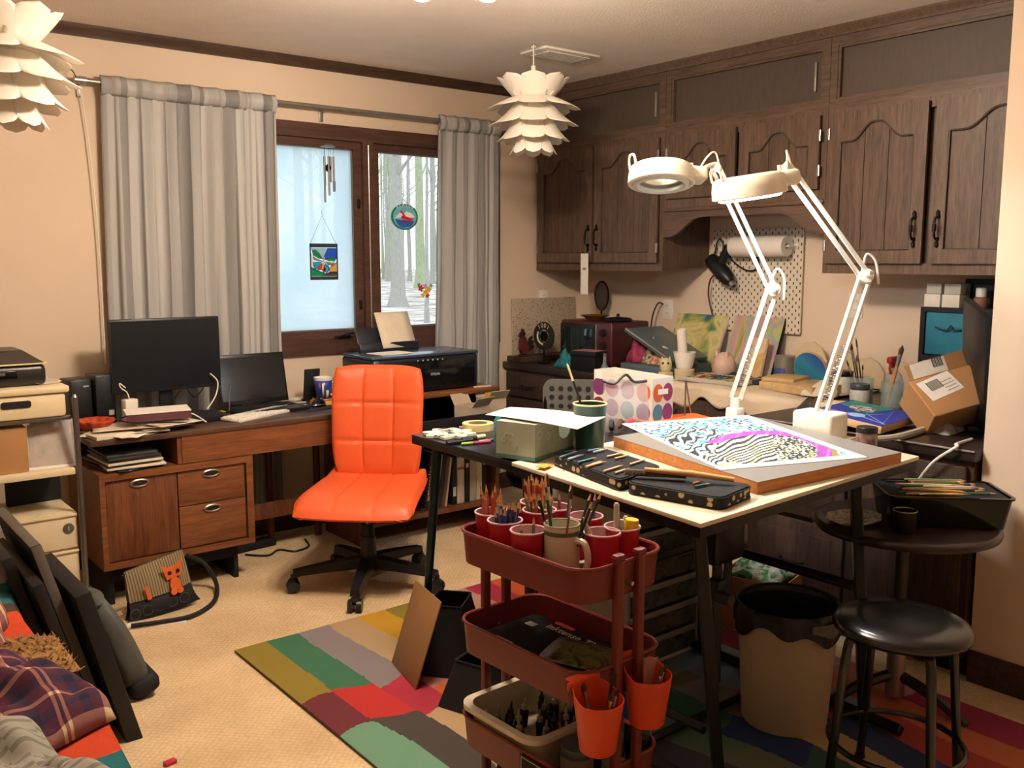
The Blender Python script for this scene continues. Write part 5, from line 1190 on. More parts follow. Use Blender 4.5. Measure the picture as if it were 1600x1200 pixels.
b = MB(); b.box((0, 0, .038), (.26, .10, .003), rotm(6)); b.build('top_leaf', m_paper, br, smooth=0); b = MB(); b.box((.0, -.048, .016), (.26, .003, .035)); b.build('front_leaf', mat('brochure_plum', '#5a3038', .6), br, smooth=0); b = MB(); b.box((0, .01, .003), (.26, .11, .003)); b.build('bottom_leaf', mat('brochure_pink', '#cdb0ae', .7), br, smooth=0)
MB().box((.1285, -.01, .02), (.003, .075, .034)).build('end_leaf', mat('brochure_pink', '#cdb0ae', .7), br, smooth=0)
solo(MB().tube(spline([(1.17, 4.05, z+.06), (1.12, 4.0, z+.055), (1.14, 3.93, z+.05), (1.22, 3.89, z+.045), (1.34, 3.885, z+.035), (1.4, 3.92, z+.02)], 8), .003, 6), 'cable', m_black, 'black cable curving over the paper heap', 'cable')
# black boxes at the wall, white adapter, orange bowl
for k, (x, y, w_, d_, h_, lab) in enumerate([(1.02, 4.27, .09, .13, .21, 'tall narrow black router at the far left of the desk'), (1.115, 4.25, .085, .12, .225, 'black speaker box with a small label behind the adapter')]):
    T = thing('speaker' if k else 'router', lab, 'speaker' if k else 'router', (x, y, DZ), (0, 0, 6)); MB().rbox((0, 0, h_/2), (w_, d_, h_), .008).build('case', m_black, T)
    MB().box((.02, -d_/2-.0008, .06 if k else h_-.03), (.022, .001, .022 if k else .006)).build('label_plate', mat('plate_grey', '#a9a7a2', .4), T, smooth=0)
ad = thing('adapter', 'white upright power adapter beside the monitor', 'adapter', (1.20, 4.13, DZ), (0, 0, 14)); MB().rbox((0, 0, .06), (.06, .04, .12), .006).build('block', m_white, ad); MB().tube(spline([(0, 0, .12), (-.01, .0, .15), (-.03, .01, .17), (-.035, .01, .19), (-.015, 0, .17)], 6), .0025, 6).build('lead', m_white, ad)
bw = thing('bowl', 'small orange fluted bowl at the back corner of the desk', 'bowl', (1.045, 4.10, DZ)); b = MB()
b.grid(lambda u, v: ((.03+.05*v+.004*math.sin(u*2*PI*12)*v)*math.cos(2*PI*u), (.03+.05*v+.004*math.sin(u*2*PI*12)*v)*math.sin(2*PI*u), .002+.048*v**1.4), 96, 8); b.build('shell', mat('bowl_orange', '#b3421c', .6), bw, solid=.003); b = MB(); b.lathe([(0, .003), (.03, .003)], 20); b.build('base', mat('bowl_orange', '#b3421c', .6), bw)
# cubby: magazines, phone
for k in range(7):
    c_ = ['#3c3a3a', '#d8cdb8', '#4a4644', '#cfc4ae', '#55504c', '#2f2e30', '#40403f'][k]
    solo(MB().rbox((0, 0, 0), (.24-.006*k, .28, .009), .002), 'magazine', mat('mag_'+c_[1:], c_, .6), ['dark magazine at the bottom of the cubby stack', 'cream magazine second from the bottom in the cubby', 'grey magazine in the lower cubby stack', 'pale magazine in the middle of the cubby stack', 'brown grey magazine in the upper cubby stack', 'black magazine near the top of the cubby stack', 'charcoal magazine on top of the cubby stack'][k], 'magazine', (1.14+.012*math.sin(k*2), 4.03+.012*math.cos(k*3), .568+.010*k), (0, 0, [4, -3, 6, 2, -5, 3, 0][k]), 'magazines in the desk cubby')
ph = thing('phone', 'flat smartphone lying on the desk cabinet ledge', 'phone', (1.13, 3.885+.02, .562), (0, 0, 12)); MB().rbox((0, 0, .004), (.14, .07, .008), .003).build('body', m_gloss, ph); MB().box((.015, 0, .0084), (.07, .05, .0005)).build('screen', mat('phone_screen', '#5a7a7c', .2), ph, smooth=0); MB().box((.058, 0, .0084), (.014, .05, .0005)).build('sticker', mat('phone_sticker', '#b06a5a', .4), ph, smooth=0)
# printer
PR = thing('printer', 'wide black inkjet printer on the walnut cabinet', 'printer', (2.605, 4.08, SZ))
m_pr = mat('printer_black', '#171c26', .35, spec=.5); m_prt = mat('printer_top', '#3d4656', .22, .2, spec=.6)  # lid colour lightened to silver-blue to carry the window's reflection
b = MB(); b.rbox((0, 0, .094), (.64, .31, .176), .014, 3); b.build('body', m_pr, PR)
b = MB(); b.rbox((0, .0, .189), (.645, .315, .016), .007, 2); b.build('lid', m_prt, PR)
b = MB(); b.rbox((-.30, -.155, .094), (.03, .012, .17), .005); b.build('corner_trim', mat('printer_trim', '#5a6272', .3, .3), PR)
MB().rbox((.02, -.1565, .09), (.55, .004, .15), .002).build('front_flap', m_gloss, PR)
textpart('maker_name', 'EPSON', .018, mat('maker_silver', '#b8bcc2', .4), PR, frame((.045, -.159, .09), (1, 0, 0), (0, 0, 1)))
for k in range(6): MB().cyl((-.06+.03*k, -.158, .165), (-.06+.03*k, -.1605, .165), .004, n=10).build('button', mat('maker_silver', '#b8bcc2', .4), PR)
b = MB(); b.rbox((0, 0, .06), (.34, .014, .15), .006, 2, rotm(-22, 0, 0, (-.06, .13, .19))); b.build('paper_support', m_pr, PR)
b = MB(); b.rbox((0, -.004, .02), (.36, .03, .05), .008, 2, rotm(-10, 0, 0, (-.06, .12, .195))); b.build('feed_slot', m_pr, PR)
b = MB(); b.grid(lambda u, v: ((u-.5)*.215, -.018, .01+v*.20), 4, 6, rotm(-24, 0, 4, (-.0, .115, .195))); solo(b, 'paper_sheet', m_paperw, 'sheet of paper standing in the printer feeder', 'paper', (2.605, 4.08, SZ), solid=.002)
solo(MB().box((0, 0, 0), (.2, .14, .002)), 'paper_sheet', m_paper, 'white sheet lying on the printer lid', 'paper', (2.47, 4.06, SZ+.1985), (0, 0, 5))
# drawer contents: opened boxes, yellow envelope
bxm = mat('pale_carton', '#b8a890', .75, var=.05)
def carton(name, label, loc, rot, w_, d_, h_, m, flaps=True):
    T = thing(name, label, 'box', loc, rot); b = MB(); t_ = .004
    b.span((-w_/2, -d_/2, 0), (w_/2, d_/2, t_)); b.span((-w_/2, -d_/2, t_), (w_/2, -d_/2+t_, h_)); b.span((-w_/2, d_/2-t_, t_), (w_/2, d_/2, h_)); b.span((-w_/2, -d_/2+t_, t_), (-w_/2+t_, d_/2-t_, h_)); b.span((w_/2-t_, -d_/2+t_, t_), (w_/2, d_/2-t_, h_)); b.build('walls', m, T, smooth=0)
    if flaps:
        b = MB(); b.box((0, 0, d_*.25), (w_, .003, d_*.5), rotm(40, 0, 0, (0, -d_/2, h_))); b.build('flap', m, T, smooth=0)
        b = MB(); b.box((0, 0, d_*.25), (w_, .003, d_*.5), rotm(-30, 0, 0, (0, d_/2, h_))); b.build('flap', m, T, smooth=0)
    return T
carton('carton', 'opened pale carton in the pulled out drawer', (2.775, 3.78, .577), (0, 0, 12), .13, .12, .11, bxm)
carton('carton', 'second pale carton at the right of the drawer', (2.93, 3.82, .577), (0, 0, -6), .11, .12, .13, bxm)
solo(MB().box((0, 0, .075), (.095, .004, .16)), 'envelope', mat('yellow_card', '#c39a34', .6), 'yellow envelope standing in the drawer carton', 'envelope', (2.93, 3.82, .585), (8, 0, -6))
solo(MB().rbox((0, 0, .015), (.18, .12, .03), .004), 'black_case', m_blackm, 'flat black case at the left in the drawer', 'case', (2.45, 3.78, .577), (0, 0, 8))
# books in the side cabinet
bx = 2.565; rn = random.Random(3); m_lab = mat('book_white', '#d9d2c4', .6)
specs = [('#1b1b1e', .032, .30, 8, 'black book with watercolor lettering leaning at the left of the shelf'), ('#c9b692', .014, .28, 8, 'thin cream book leaning against the watercolor book'), ('#d2c4a6', .026, .285, 8, 'thick cream paged book on the shelf'), ('#2a2d33', .02, .30, 8, 'slim navy book beside the cream ones'), ('#6a4a38', .018, .27, 8, 'brown spined book on the shelf'), ('#c0aa84', .012, .26, 8, 'thin tan book on the shelf'), ('#15161a', .03, .33, 0, 'fat black binder with a small label'), ('#cfc0ae', .045, .29, 0, 'white carton shaped book with red bands'), ('#1c1d22', .03, .32, 0, 'black ring binder in the middle of the shelf'), ('#b9b1a0', .04, .27, 0, 'pale silver folder on the shelf'), ('#d8cdb8', .035, .29, 0, 'broad cream book near the right of the shelf'), ('#20242c', .028, .33, 0, 'dark blue binder with white tag at the right end')]
for k, (c_, t_, h_, tilt, lab) in enumerate(specs):
    T = thing('book', lab, 'book', (bx+math.sin(R(tilt))*.0, 4.02, .1415), (0, tilt, 0), 'books in the walnut cabinet')
    MB().rbox((t_/2, 0, h_/2), (t_, .22, h_), .002).build('cover', mat('book_'+c_[1:], c_, .55, var=.08), T)
    MB().box((t_/2, .004, h_/2+.002), (t_-.006, .21, h_-.002)).build('pages', m_paperw, T, smooth=0)
    if k == 0: textpart('lettering', 'watercolor', .040, m_lab, T, frame((t_/2, -.1112, .14), (0, 0, 1), (-1, 0, 0)))
    if k == 7:
        for z_ in (.19, .255): MB().box((t_/2, -.1108, z_), (t_*.98, .001, .012)).build('red_band', mat('red_band', '#a8443c', .6), T, smooth=0)
    if k in (6, 8, 11): MB().box((t_/2, -.1108, .07 if k == 6 else .2), (.018, .001, .022 if k != 6 else .05)).build('label', m_lab, T, smooth=0)
    bx += t_+.004+(.03 if tilt > 5 and specs[min(k+1, 11)][3] == 0 else 0)
# cables on the carpet under the desk
solo(MB().tube(spline([(1.72, 4.2, .006), (1.80, 4.12, .006), (1.88, 4.17, .006), (1.93, 4.10, .006), (2.02, 4.13, .006), (2.06, 4.25, .006)], 8), .005, 6), 'cable', m_black, 'black cable coiled on the carpet under the desk', 'cable')
solo(MB().rbox((0, 0, .02), (.26, .06, .04), .008), 'power_strip', m_blackm, 'black power strip on the carpet under the desk', 'power strip', (1.78, 4.28, 0), (0, 0, 5))
# ================================================================== pegboard wall and worktop things
def wtx(px, py, z=ZW): return wz(px, py, z)
def pegmat():
    m = bpy.data.materials.new('pegboard_holes'); m.use_nodes = True; nt = m.node_tree; b = nt.nodes['Principled BSDF']; b.inputs['Roughness'].default_value = .5
    tc = nt.nodes.new('ShaderNodeTexCoord'); sp_ = nt.nodes.new('ShaderNodeSeparateXYZ'); nt.links.new(tc.outputs['Object'], sp_.inputs[0])
    def mth(op, a, b_=None):
        n = nt.nodes.new('ShaderNodeMath'); n.operation = op
        for i, v_ in enumerate((a, b_)):
            if v_ is None: continue
            if isinstance(v_, (int, float)): n.inputs[i].default_value = v_
            else: nt.links.new(v_, n.inputs[i])
        return n.outputs[0]
    cell = .04
    row = mth('FLOOR', mth('DIVIDE', sp_.outputs[2], cell/2)); off = mth('MULTIPLY', mth('MODULO', mth('ABSOLUTE', row), 2.0), .5)
    fx = mth('ABSOLUTE', mth('SUBTRACT', mth('FRACT', mth('ADD', mth('DIVIDE', sp_.outputs[1], cell), mth('ADD', off, 20.0))), .5)); fz = mth('ABSOLUTE', mth('SUBTRACT', mth('FRACT', mth('ADD', mth('DIVIDE', sp_.outputs[2], cell/2), 40.0)), .5))
    h_ = mth('MULTIPLY', mth('LESS_THAN', fx, .085), mth('LESS_THAN', fz, .34))
    mx = nt.nodes.new('ShaderNodeMix'); mx.data_type = 'RGBA'; mx.inputs[6].default_value = lin('#d8ccb8'); mx.inputs[7].default_value = lin('#3a2c22'); nt.links.new(h_, mx.inputs[0]); nt.links.new(mx.outputs[2], b.inputs['Base Color'])
    return m
PGB = thing('pegboard', 'white slotted pegboard on the wall under the short cabinets', 'pegboard', (XR, 3.09, 1.31))
MB().prism(rrect(.58, .545, .012), 0, .006, frame((-.018, 0, 0), (0, -1, 0), (0, 0, 1), (-1, 0, 0))).build('panel', pegmat(), PGB)
MB().prism(rrect(.565, .53, .012), 0, .014, frame((-.003, 0, 0), (0, -1, 0), (0, 0, 1), (-1, 0, 0))).build('spacer', m_white, PGB)
pr_ = thing('paper_roll', 'white paper towel roll on a holder on the pegboard', 'paper roll', (4.09, 3.02, 1.49))
b = MB(); b.lathe([(.018, -.17), (.052, -.17), (.054, -.165), (.054, .165), (.052, .17), (.018, .17), (.018, -.17)], 32, rotm(90)); b.build('roll', m_paper, pr_)
b = MB(); b.tube([(.07, .18, .0), (0, .18, 0), (0, -.18, 0), (.07, -.18, 0)], .006, 8); b.rbox((.066, 0, 0), (.01, .38, .03), .003); b.build('holder', m_white, pr_)
hg = thing('heat_gun', 'black heat gun hanging muzzle down on the pegboard', 'heat gun', tuple(wx(1128, 425, 4.09)), (0, 0, 0))
b = MB(); ax = (wx(1152, 452, 4.08)-wx(1112, 405, 4.10)); F = frame((0, 0, 0), ax.orthogonal(), ax.cross(ax.orthogonal()), ax)
b.lathe([(0, -.12), (.036, -.114), (.044, -.085), (.044, .02), (.037, .065), (.024, .088), (.018, .09)], 20, F); b.build('barrel', m_black, hg)
b = MB(); b.lathe([(.016, .085), (.016, .115), (.013, .118), (.0125, .118), (.0125, .09)], 18, F); b.build('nozzle', m_steel, hg)
b = MB(); b.tube([(F @ Vector((0, 0, -.03))), (F @ Vector((0, 0, -.03))+Vector((.0, -.03, .06))), (F @ Vector((0, 0, -.03))+Vector((0, -.06, .12)))], [.027, .025, .022], 12); b.build('grip', m_black, hg)
MB().rbox((-.045, 0, -.02), (.004, .03, .055), .002, 1, F).build('rating_label', mat('label_cream', '#d8cba8', .6), hg)
MB().tube(spline([wx(1150, 372, 4.12)-hg.location, wx(1140, 400, 4.13)-hg.location, wx(1165, 422, 4.14)-hg.location, wx(1185, 418, 4.14)-hg.location, wx(1182, 398, 4.15)-hg.location], 8), .0045, 8).build('power_cord', m_black, hg)
for k, (pts, lab) in enumerate([([(1117, 400), (1120, 380), (1126, 374), (1130, 390), (1124, 405)], 'coiled black cord hooked at the pegboard corner'), ([(1115, 430), (1109, 440), (1107, 462), (1113, 492)], 'black cord hanging down the wall beside the pegboard')]):
    solo(MB().tube(spline([wx(x, y, 4.13) for x, y in pts], 8), .0045, 8), 'cord', m_black, lab, 'cord')
def outlet(M, label, two=False):
    T = thing('wall_outlet', label, 'outlet', M=M); MB().rbox((0, 0, .003), (.075, .12, .006), .002).build('plate', m_white, T)
    for y in (-.022, .022):
        f_ = MB().rbox((0, y, .0065), (.032, .028, .002), .001).build('socket', m_white, T)
        for x in (-.006, .006): MB().box((x, y+.002, .0078), (.002, .009, .001)).build('slot', m_blackm, f_, smooth=0)
FW = lambda p: frame(p, (0, -1, 0), (0, 0, 1), (-1, 0, 0))
FB = lambda p: frame(p, (1, 0, 0), (0, 0, 1), (0, -1, 0))
p = wx(1034, 478, 4.18); outlet(FW((4.18, p.y-.05, p.z-.02)), 'wall outlet above the tall abstract painting'); p = wx(1338, 478, 4.18); outlet(FW(p), 'wall outlet right of the pegboard'); p = wy(849, 468, 4.49); outlet(FB(p), 'wall outlet behind the toaster oven')
solo(MB().tube(spline([wx(1036, 475, 4.165), wx(1028, 474, 4.12), wx(1020, 492, 4.10), wx(1017, 512, 4.10)], 8), .0045, 8), 'cord', m_black, 'dark cord plugged in above the painting', 'cord')
# ledge in the corner, rooster, speckled panel
solo(MB().rbox((3.865, 4.415, ZW+.0165), (.60, .14, .033), .003), 'ledge_board', m_low, 'dark raised ledge board along the window wall', 'board')
def spk():
    m = bpy.data.materials.new('speckled_sheet'); m.use_nodes = True; nt = m.node_tree; b = nt.nodes['Principled BSDF']; b.inputs['Roughness'].default_value = .5
    tc = nt.nodes.new('ShaderNodeTexCoord'); v = nt.nodes.new('ShaderNodeTexVoronoi'); v.inputs['Scale'].default_value = 70; nt.links.new(tc.outputs['Object'], v.inputs['Vector'])
    cr = nt.nodes.new('ShaderNodeValToRGB'); cr.color_ramp.elements[0].position = .18; cr.color_ramp.elements[0].color = lin('#4a4036'); cr.color_ramp.elements[1].position = .3; cr.color_ramp.elements[1].color = lin('#b3a48e'); nt.links.new(v.outputs['Distance'], cr.inputs[0]); nt.links.new(cr.outputs[0], b.inputs['Base Color']); return m
a0, a1 = wy(799, 480, 4.47), wy(905, 470, 4.47)
solo(MB().rbox(((3.59+4.12)/2, 0, .175), (4.12-3.59, .008, .35), .002), 'splash_panel', spk(), 'cream speckled panel leaning on the wall behind the rooster', 'panel', (0, 4.462, ZW+.0335), (-1.5, 0, 0))
p = wy(822, 552, 4.40); ro_ = thing('rooster_figure', 'red and black metal rooster figure in the corner', 'figure', (p.x, 4.40, ZW+.0335))
FR = frame((0, .0, 0), (1, 0, 0), (0, 0, 1), (0, -1, 0)); us = .00375
def rp(pts): return [((x-822)*us, (549-y)*us) for x, y in pts]
m_rred = mat('rooster_red', '#5c231f', .5, var=.2, scale=40); m_rblk = mat('rooster_black', '#2a231e', .5)
MB().prism(rp([(809, 524), (812, 517), (816, 515), (820, 520), (822, 529), (826, 534), (825, 541), (819, 546), (812, 544), (808, 536)]), -.014, .014, FR).build('body', m_rred, ro_, smooth=50)
MB().prism(rp([(810, 519), (807, 515), (810, 510), (815, 507), (819, 511), (818, 516), (815, 520)]), -.009, .009, FR).build('head', m_rblk, ro_, smooth=50)
MB().prism(rp([(811, 509), (812, 504), (818, 505), (817, 510)]), -.004, .004, FR).build('comb', m_rred, ro_)
for q in ([(823, 530), (828, 521), (834, 517), (836, 520), (829, 527), (826, 535)], [(824, 534), (831, 526), (837, 524), (838, 528), (830, 534), (826, 538)], [(825, 537), (832, 532), (838, 532), (838, 536), (830, 540)]): MB().prism(rp(q), -.006, .006, FR).build('tail_feather', m_rblk, ro_)
b = MB(); b.cyl((rp([(818, 546)])[0][0], 0, rp([(818, 546)])[0][1]), (rp([(818, 546)])[0][0], 0, .004), .006, n=8); b.rbox((rp([(818, 548)])[0][0], 0, .004), (.07, .05, .008), .002); b.build('stand', m_rblk, ro_)
# toaster oven
OV = thing('toaster_oven', 'dark red toaster oven with a glass door in the corner', 'oven', M=frame((3.70, 4.14, ZW), (0, -1, 0), (1, 0, 0), (0, 0, 1)))
m_ovr = mat('oven_red', '#431a1e', .35, spec=.5, var=.05); m_ovd = mat('oven_dark', '#20201f', .35, .2)
b = MB(); b.rbox((.215, .155, .145), (.43, .31, .25), .014, 3); b.build('body', m_ovr, OV)
b = MB(); b.rbox((.155, -.003, .145), (.29, .012, .21), .004); od = b.build('door', m_ovd, OV); MB().rbox((.155, -.010, .15), (.25, .003, .155), .001).build('glass', mat('oven_glass', '#1c2628', .08, spec=.7), od)
MB().tube([(.04, -.009, .06), (.04, -.035, .06), (.27, -.035, .06), (.27, -.009, .06)], .006, 8).build('door_handle', m_steel, od)
b = MB(); b.rbox((.31, -.004, .145), (.006, .012, .22), .002); b.build('trim_bar', m_steel, OV)
for z in (.07, .14, .21): MB().cyl((.37, 0, z), (.37, -.022, z), .021, .018, 18).build('knob', m_ovd, OV)
for x, y in ((.03, .03), (.4, .03), (.03, .28), (.4, .28)): MB().cyl((x, y, 0), (x, y, .022), .012, n=10).build('foot', m_black, OV)
pp_ = wz(897, 491, ZW+.273); b = MB(); b.lathe([(0, .012), (.05, .014), (.062, .02), (.085, .026), (.088, .024), (.062, .012), (.05, 0), (0, 0)], 36); solo(b, 'pie_plate', mat('gold_plate', '#a5762f', .3, .7), 'gold metal plate upside down on the toaster oven', 'plate', (3.83, 3.98, ZW+.272))
pn = thing('pan', 'black round pan on the toaster oven', 'pan', (3.84, 3.80, ZW+.272)); b = MB(); b.lathe([(0, .022), (.03, .022), (.075, .016), (.085, .006), (.08, 0), (0, 0)], 32); b.build('dish', m_black, pn); MB().cyl((0, 0, .02), (0, 0, .04), .01, n=10).build('knob', m_black, pn)
mr_ = thing('table_mirror', 'black oval stand mirror behind the toaster oven', 'mirror', (4.07, wx(940, 480, 4.07).y, ZW)); b = MB()
Fm = frame((0, 0, .40), (.45, -.89, 0), (0, 0, 1)); b.prism([(.042*math.cos(2*PI*k/28), .085*math.sin(2*PI*k/28)) for k in range(28)], -.004, .004, Fm); b.build('glass', mat('mirror_glass', '#4a4844', .15, .6), mr_)
b = MB(); b.tube([Fm @ Vector((.043*math.cos(2*PI*k/28), .087*math.sin(2*PI*k/28), 0)) for k in range(28)], .006, 8, closed=True); b.cyl((0, 0, .0), (0, 0, .315), .006, n=8); b.lathe([(0, .012), (.03, .01), (.05, .004), (.052, 0), (0, 0)], 24); b.build('stand', m_iron, mr_)
# dial medallion with numerals
p = wx(851, 520, 3.66); dl = thing('number_dial', 'dark round dial with pale numerals on a stand beside the oven', 'dial', (3.655, p.y, ZW)); dn = Vector((-.66, -.75, 0)); Fd = frame((0, 0, .165), (.10, -.995, 0), (0, 0, 1))
b = MB(); b.lathe([(.040, -.004), (.085, -.004), (.087, 0), (.085, .004), (.040, .004), (.040, -.004)], 40, Fd); b.build('ring', mat('dial_dark', '#24221f', .5), dl); b = MB(); b.lathe([(0, -.004), (.03, -.004), (.032, 0), (.03, .004), (0, .004)], 30, Fd); b.build('hub', m_iron, dl)
b = MB()
for k in range(6): b.cyl(tuple(Fd @ Vector((.028*math.cos(k*PI/3), .028*math.sin(k*PI/3), 0))), tuple(Fd @ Vector((.045*math.cos(k*PI/3), .045*math.sin(k*PI/3), 0))), .003, n=6)
b.cyl((0, 0, .005), (0, 0, .085), .006, n=8); b.rbox((0, 0, .005), (.07, .05, .01), .003); b.build('stand', m_iron, dl)
m_num = mat('numeral_cream', '#cfc6b0', .5)
for k, ch in enumerate('1001'):
    t_ = R(125-k*23); textpart('numeral', ch, .040, m_num, dl, Fd @ frame((.064*math.cos(t_), .064*math.sin(t_), .0045), (math.sin(t_), -math.cos(t_), 0), (math.cos(t_), math.sin(t_), 0)))
MB().tube([Fd @ Vector((.050*math.cos(t_), .050*math.sin(t_), .004)) for t_ in [R(150+k*9) for k in range(14)]], .006, 6).build('pale_arc', m_num, dl)
# tag hanging from the cabinet
p = wx(918, 428, XF-.03); tgn = thing('price_tag', 'long white tag hanging by a string from the cabinet handle', 'tag', (XF-.055, p.y, p.z)); MB().box((0, 0, 0), (.002, .062, .235)).build('card', m_paper, tgn, smooth=0); MB().box((-.0013, 0, .03), (.0006, .03, .012)).build('print', mat('tag_print', '#8a8478', .7), tgn, smooth=0)
MB().tube(spline([(0, 0, .11), (.002, -.006, .17), (.003, -.01, .225)], 6), .002, 6).build('string', mat('string_green', '#5c5a40', .8), tgn)
# black box, teal cloth, bottle
p = wz(898, 575, ZW); bb = thing('gift_box', 'black box with a pink patterned top on the worktop', 'box', (3.66, 3.83, ZW), (0, 0, 12)); MB().rbox((0, 0, .055), (.17, .17, .11), .004).build('box', m_black, bb); MB().rbox((0, 0, .093), (.176, .176, .03), .003).build('lid', m_black, bb); MB().box((0, 0, .109), (.16, .16, .003)).build('pink_top', paintmat('pink_print', ['#8a3a48', '#b0606a', '#c88a8a', '#7a2a38'], 30, 2, 3), bb, smooth=0)
def cloth(name, label, loc, w_, d_, h_, m, seed, rz=0, cat='cloth', n=24, rough=1., solid=.003):
    r_ = random.Random(seed); ph = [r_.uniform(0, 6.28) for _ in range(10)]
    def fn(u, v):
        x, y = (u-.5), (v-.5); rr2 = max(0, 1-(2*x)**2)*max(0, 1-(2*y)**2)
        z = h_*rr2**.5*(1+.25*rough*math.sin(9*u+ph[0]+3*v)+.2*rough*math.sin(11*v+ph[1]-5*u)+.12*rough*math.sin(23*u+ph[2])*math.sin(19*v+ph[3]))
        return (x*w_*(1+.08*math.sin(7*v+ph[4])), y*d_*(1+.08*math.sin(6*u+ph[5])), max(.002, z))
    b = MB(); b.grid(fn, n, n); return solo(b, name, m, label, cat, loc, (0, 0, rz), None, 70, solid=solid)
cloth('cloth', 'small teal crumpled cloth beside the black box', (3.62, 4.0, ZW), .10, .11, .075, mat('teal_cloth', '#1f6f78', .8, var=.1), 3)
gb = thing('bottle', 'small clear glass bottle beside the grey case', 'bottle', (3.60, 3.66, ZW)); b = MB(); b.lathe([(0, 0), (.026, 0), (.03, .005), (.028, .02), (.013, .05), (.010, .06), (.010, .095), (.013, .098)], 20); b.build('glass', clearmat('bottle_glass', (.85, .9, .95), .3, .06, (.5, .55, .6)), gb); MB().cyl((0, 0, .096), (0, 0, .11), .009, n=12).build('stopper', m_steel, gb)
# grey case with propped lid
GC = thing('paper_trimmer', 'grey case with its lid propped open over folded fabrics', 'case', M=frame((3.66, 3.60, ZW), (0, -1, 0), (1, 0, 0), (0, 0, 1))); m_gry = mat('case_grey', '#56646a', .4, .1)
MB().rbox((.18, .17, .03), (.36, .34, .06), .006).build('base', m_gry, GC)
b = MB(); b.rbox((.0, .13, 0), (.37, .30, .022), .005, 2, rotm(0, 24, 0, (.18, .04, .165))); b.build('lid', mat('case_lid', '#5d6b70', .3, .2), GC)
MB().tube([(.02, .02, .246), (.345, .02, .10)], .007, 8).build('lid_edge', m_steel, GC); MB().cyl((.345, .16, .06), (.345, .16, .095), .006, n=8).build('lid_prop', m_steel, GC)
for k, (x, y, w_, c_, lab) in enumerate([(3.78, 3.55, .12, '#8a2a4a', 'folded plum fabric in the grey case'), (3.80, 3.46, .1, '#c0b490', 'black and white checked fabric in the grey case'), (3.78, 3.37, .13, '#a8483a', 'red striped fabric in the grey case'), (3.80, 3.27, .1, '#4a6a50', 'green printed fabric in the grey case')]):
    cloth('fabric', lab, (x, y, ZW+.061), .16, w_, .12-.024*k, mat('fab_'+c_[1:], c_, .8, var=.3, scale=60, **({'color2': '#1c1a18'} if k == 1 else {'color2': '#d0c0a0'} if k == 2 else {})), 10+k, solid=.002)
ds = thing('dish', 'white oval dish with a blue end beside the grey case', 'dish', (3.60, 3.34, ZW+.008), (0, 0, 60)); b = MB(); b.lathe([(0, .004), (.05, .006), (.085, .018), (.088, .016), (.052, 0), (0, 0)], 32, None, sx=1.1, sy=.6); b.build('plate', m_wc, ds); MB().rbox((.05, 0, .02), (.08, .05, .016), .006).build('blue_part', mat('dish_blue', '#2c4fa8', .4), ds)
# owl, planter, tube
ow = thing('owl_figurine', 'small cream owl figurine in front of the planter', 'figurine', (3.575, 3.19, ZW+.004)); m_owl = mat('owl_cream', '#c8b68e', .5, var=.1)
b = MB(); b.rbox((0, 0, .025), (.06, .055, .05), .008); b.build('block', m_owl, ow); b = MB(); b.lathe([(0, .05), (.024, .052), (.032, .075), (.03, .095), (.026, .108), (.014, .118), (0, .12)], 20); b.build('body', m_owl, ow)
for s_ in (-1, 1):
    q = Vector((-.78, -.62, 0))*.027; sd = Vector((.62, -.78, 0))*.012*s_
    b = MB(); b.lathe([(0, -.004), (.007, 0), (0, .004)], 12, frame(q+sd+Vector((0, 0, .095)), (.62, -.78, 0), (0, 0, 1))); b.build('eye', m_blackm, ow); b = MB(); b.cyl(tuple(sd*1.4+Vector((0, 0, .11))), tuple(sd*1.7+Vector((0, 0, .13))), .008, .001, 8); b.build('ear', m_owl, ow)
pt = thing('planter', 'white paper tube standing in a cream planter beside the painting', 'planter', (3.66, 3.14, ZW+.004)); b = MB(); b.lathe([(0, 0), (.05, 0), (.052, .06), (.046, .065)], 20); b.build('foot_block', m_owl, pt); b = MB(); b.lathe([(0, .065), (.04, .065), (.058, .15), (.056, .15), (.04, .075), (0, .072)], 24); b.build('pot', m_white, pt); b = MB(); b.lathe([(.022, .08), (.024, .08), (.024, .27), (.022, .27), (.022, .08)], 20, rotm(0, -8, 10)); b.build('tube', m_paper, pt)
# paintings leaning on the wall
def canvas(name, label, y0, y1, zb, zt, m, xb, xt, thick=.018, edge=None, cat='painting'):
    L = math.hypot(zt-zb, xt-xb); za = Vector((xt-xb, 0, zt-zb)).normalized(); T = thing(name, label, cat, M=frame((xb, y0, zb), (0, -1, 0), (za.z, 0, -za.x), za))
    w_ = y0-y1; MB().rbox((w_/2, thick/2+.0005, L/2), (w_, thick, L), .002).build('stretcher', edge or m_paperw, T); MB().box((w_/2, -.0005, L/2), (w_-.002, .002, L-.002)).build('painted_face', m, T, smooth=0)
    return T
absA = paintmat('abstract_blue_yellow', ['#203a74', '#2f5290', '#4a7a6a', '#8f9a50', '#c0b070', '#cfc294', '#b8ae60', '#5f8a48', '#2f5a7a'], 5.5, .9, 7, .45, 3.1)
absB = paintmat('abstract_pastel', ['#3a6a8a', '#4f8a6a', '#a89a5a', '#c0a880', '#b890a0', '#8ab090', '#c8b06a', '#3a6a50'], 9, .5, 7, .45, 7.7, (1, 1, .5))
canvas('painting', 'swirling blue yellow and green abstract painting on the worktop', 3.615, 3.255, ZW+.005, 1.115, absA, 4.02, 4.155)
canvas('painting', 'pastel abstract painting with dark edge below the pegboard', 3.205, 2.885, ZW+.005, 1.120, absB, 4.03, 4.15, .02, m_blackm)
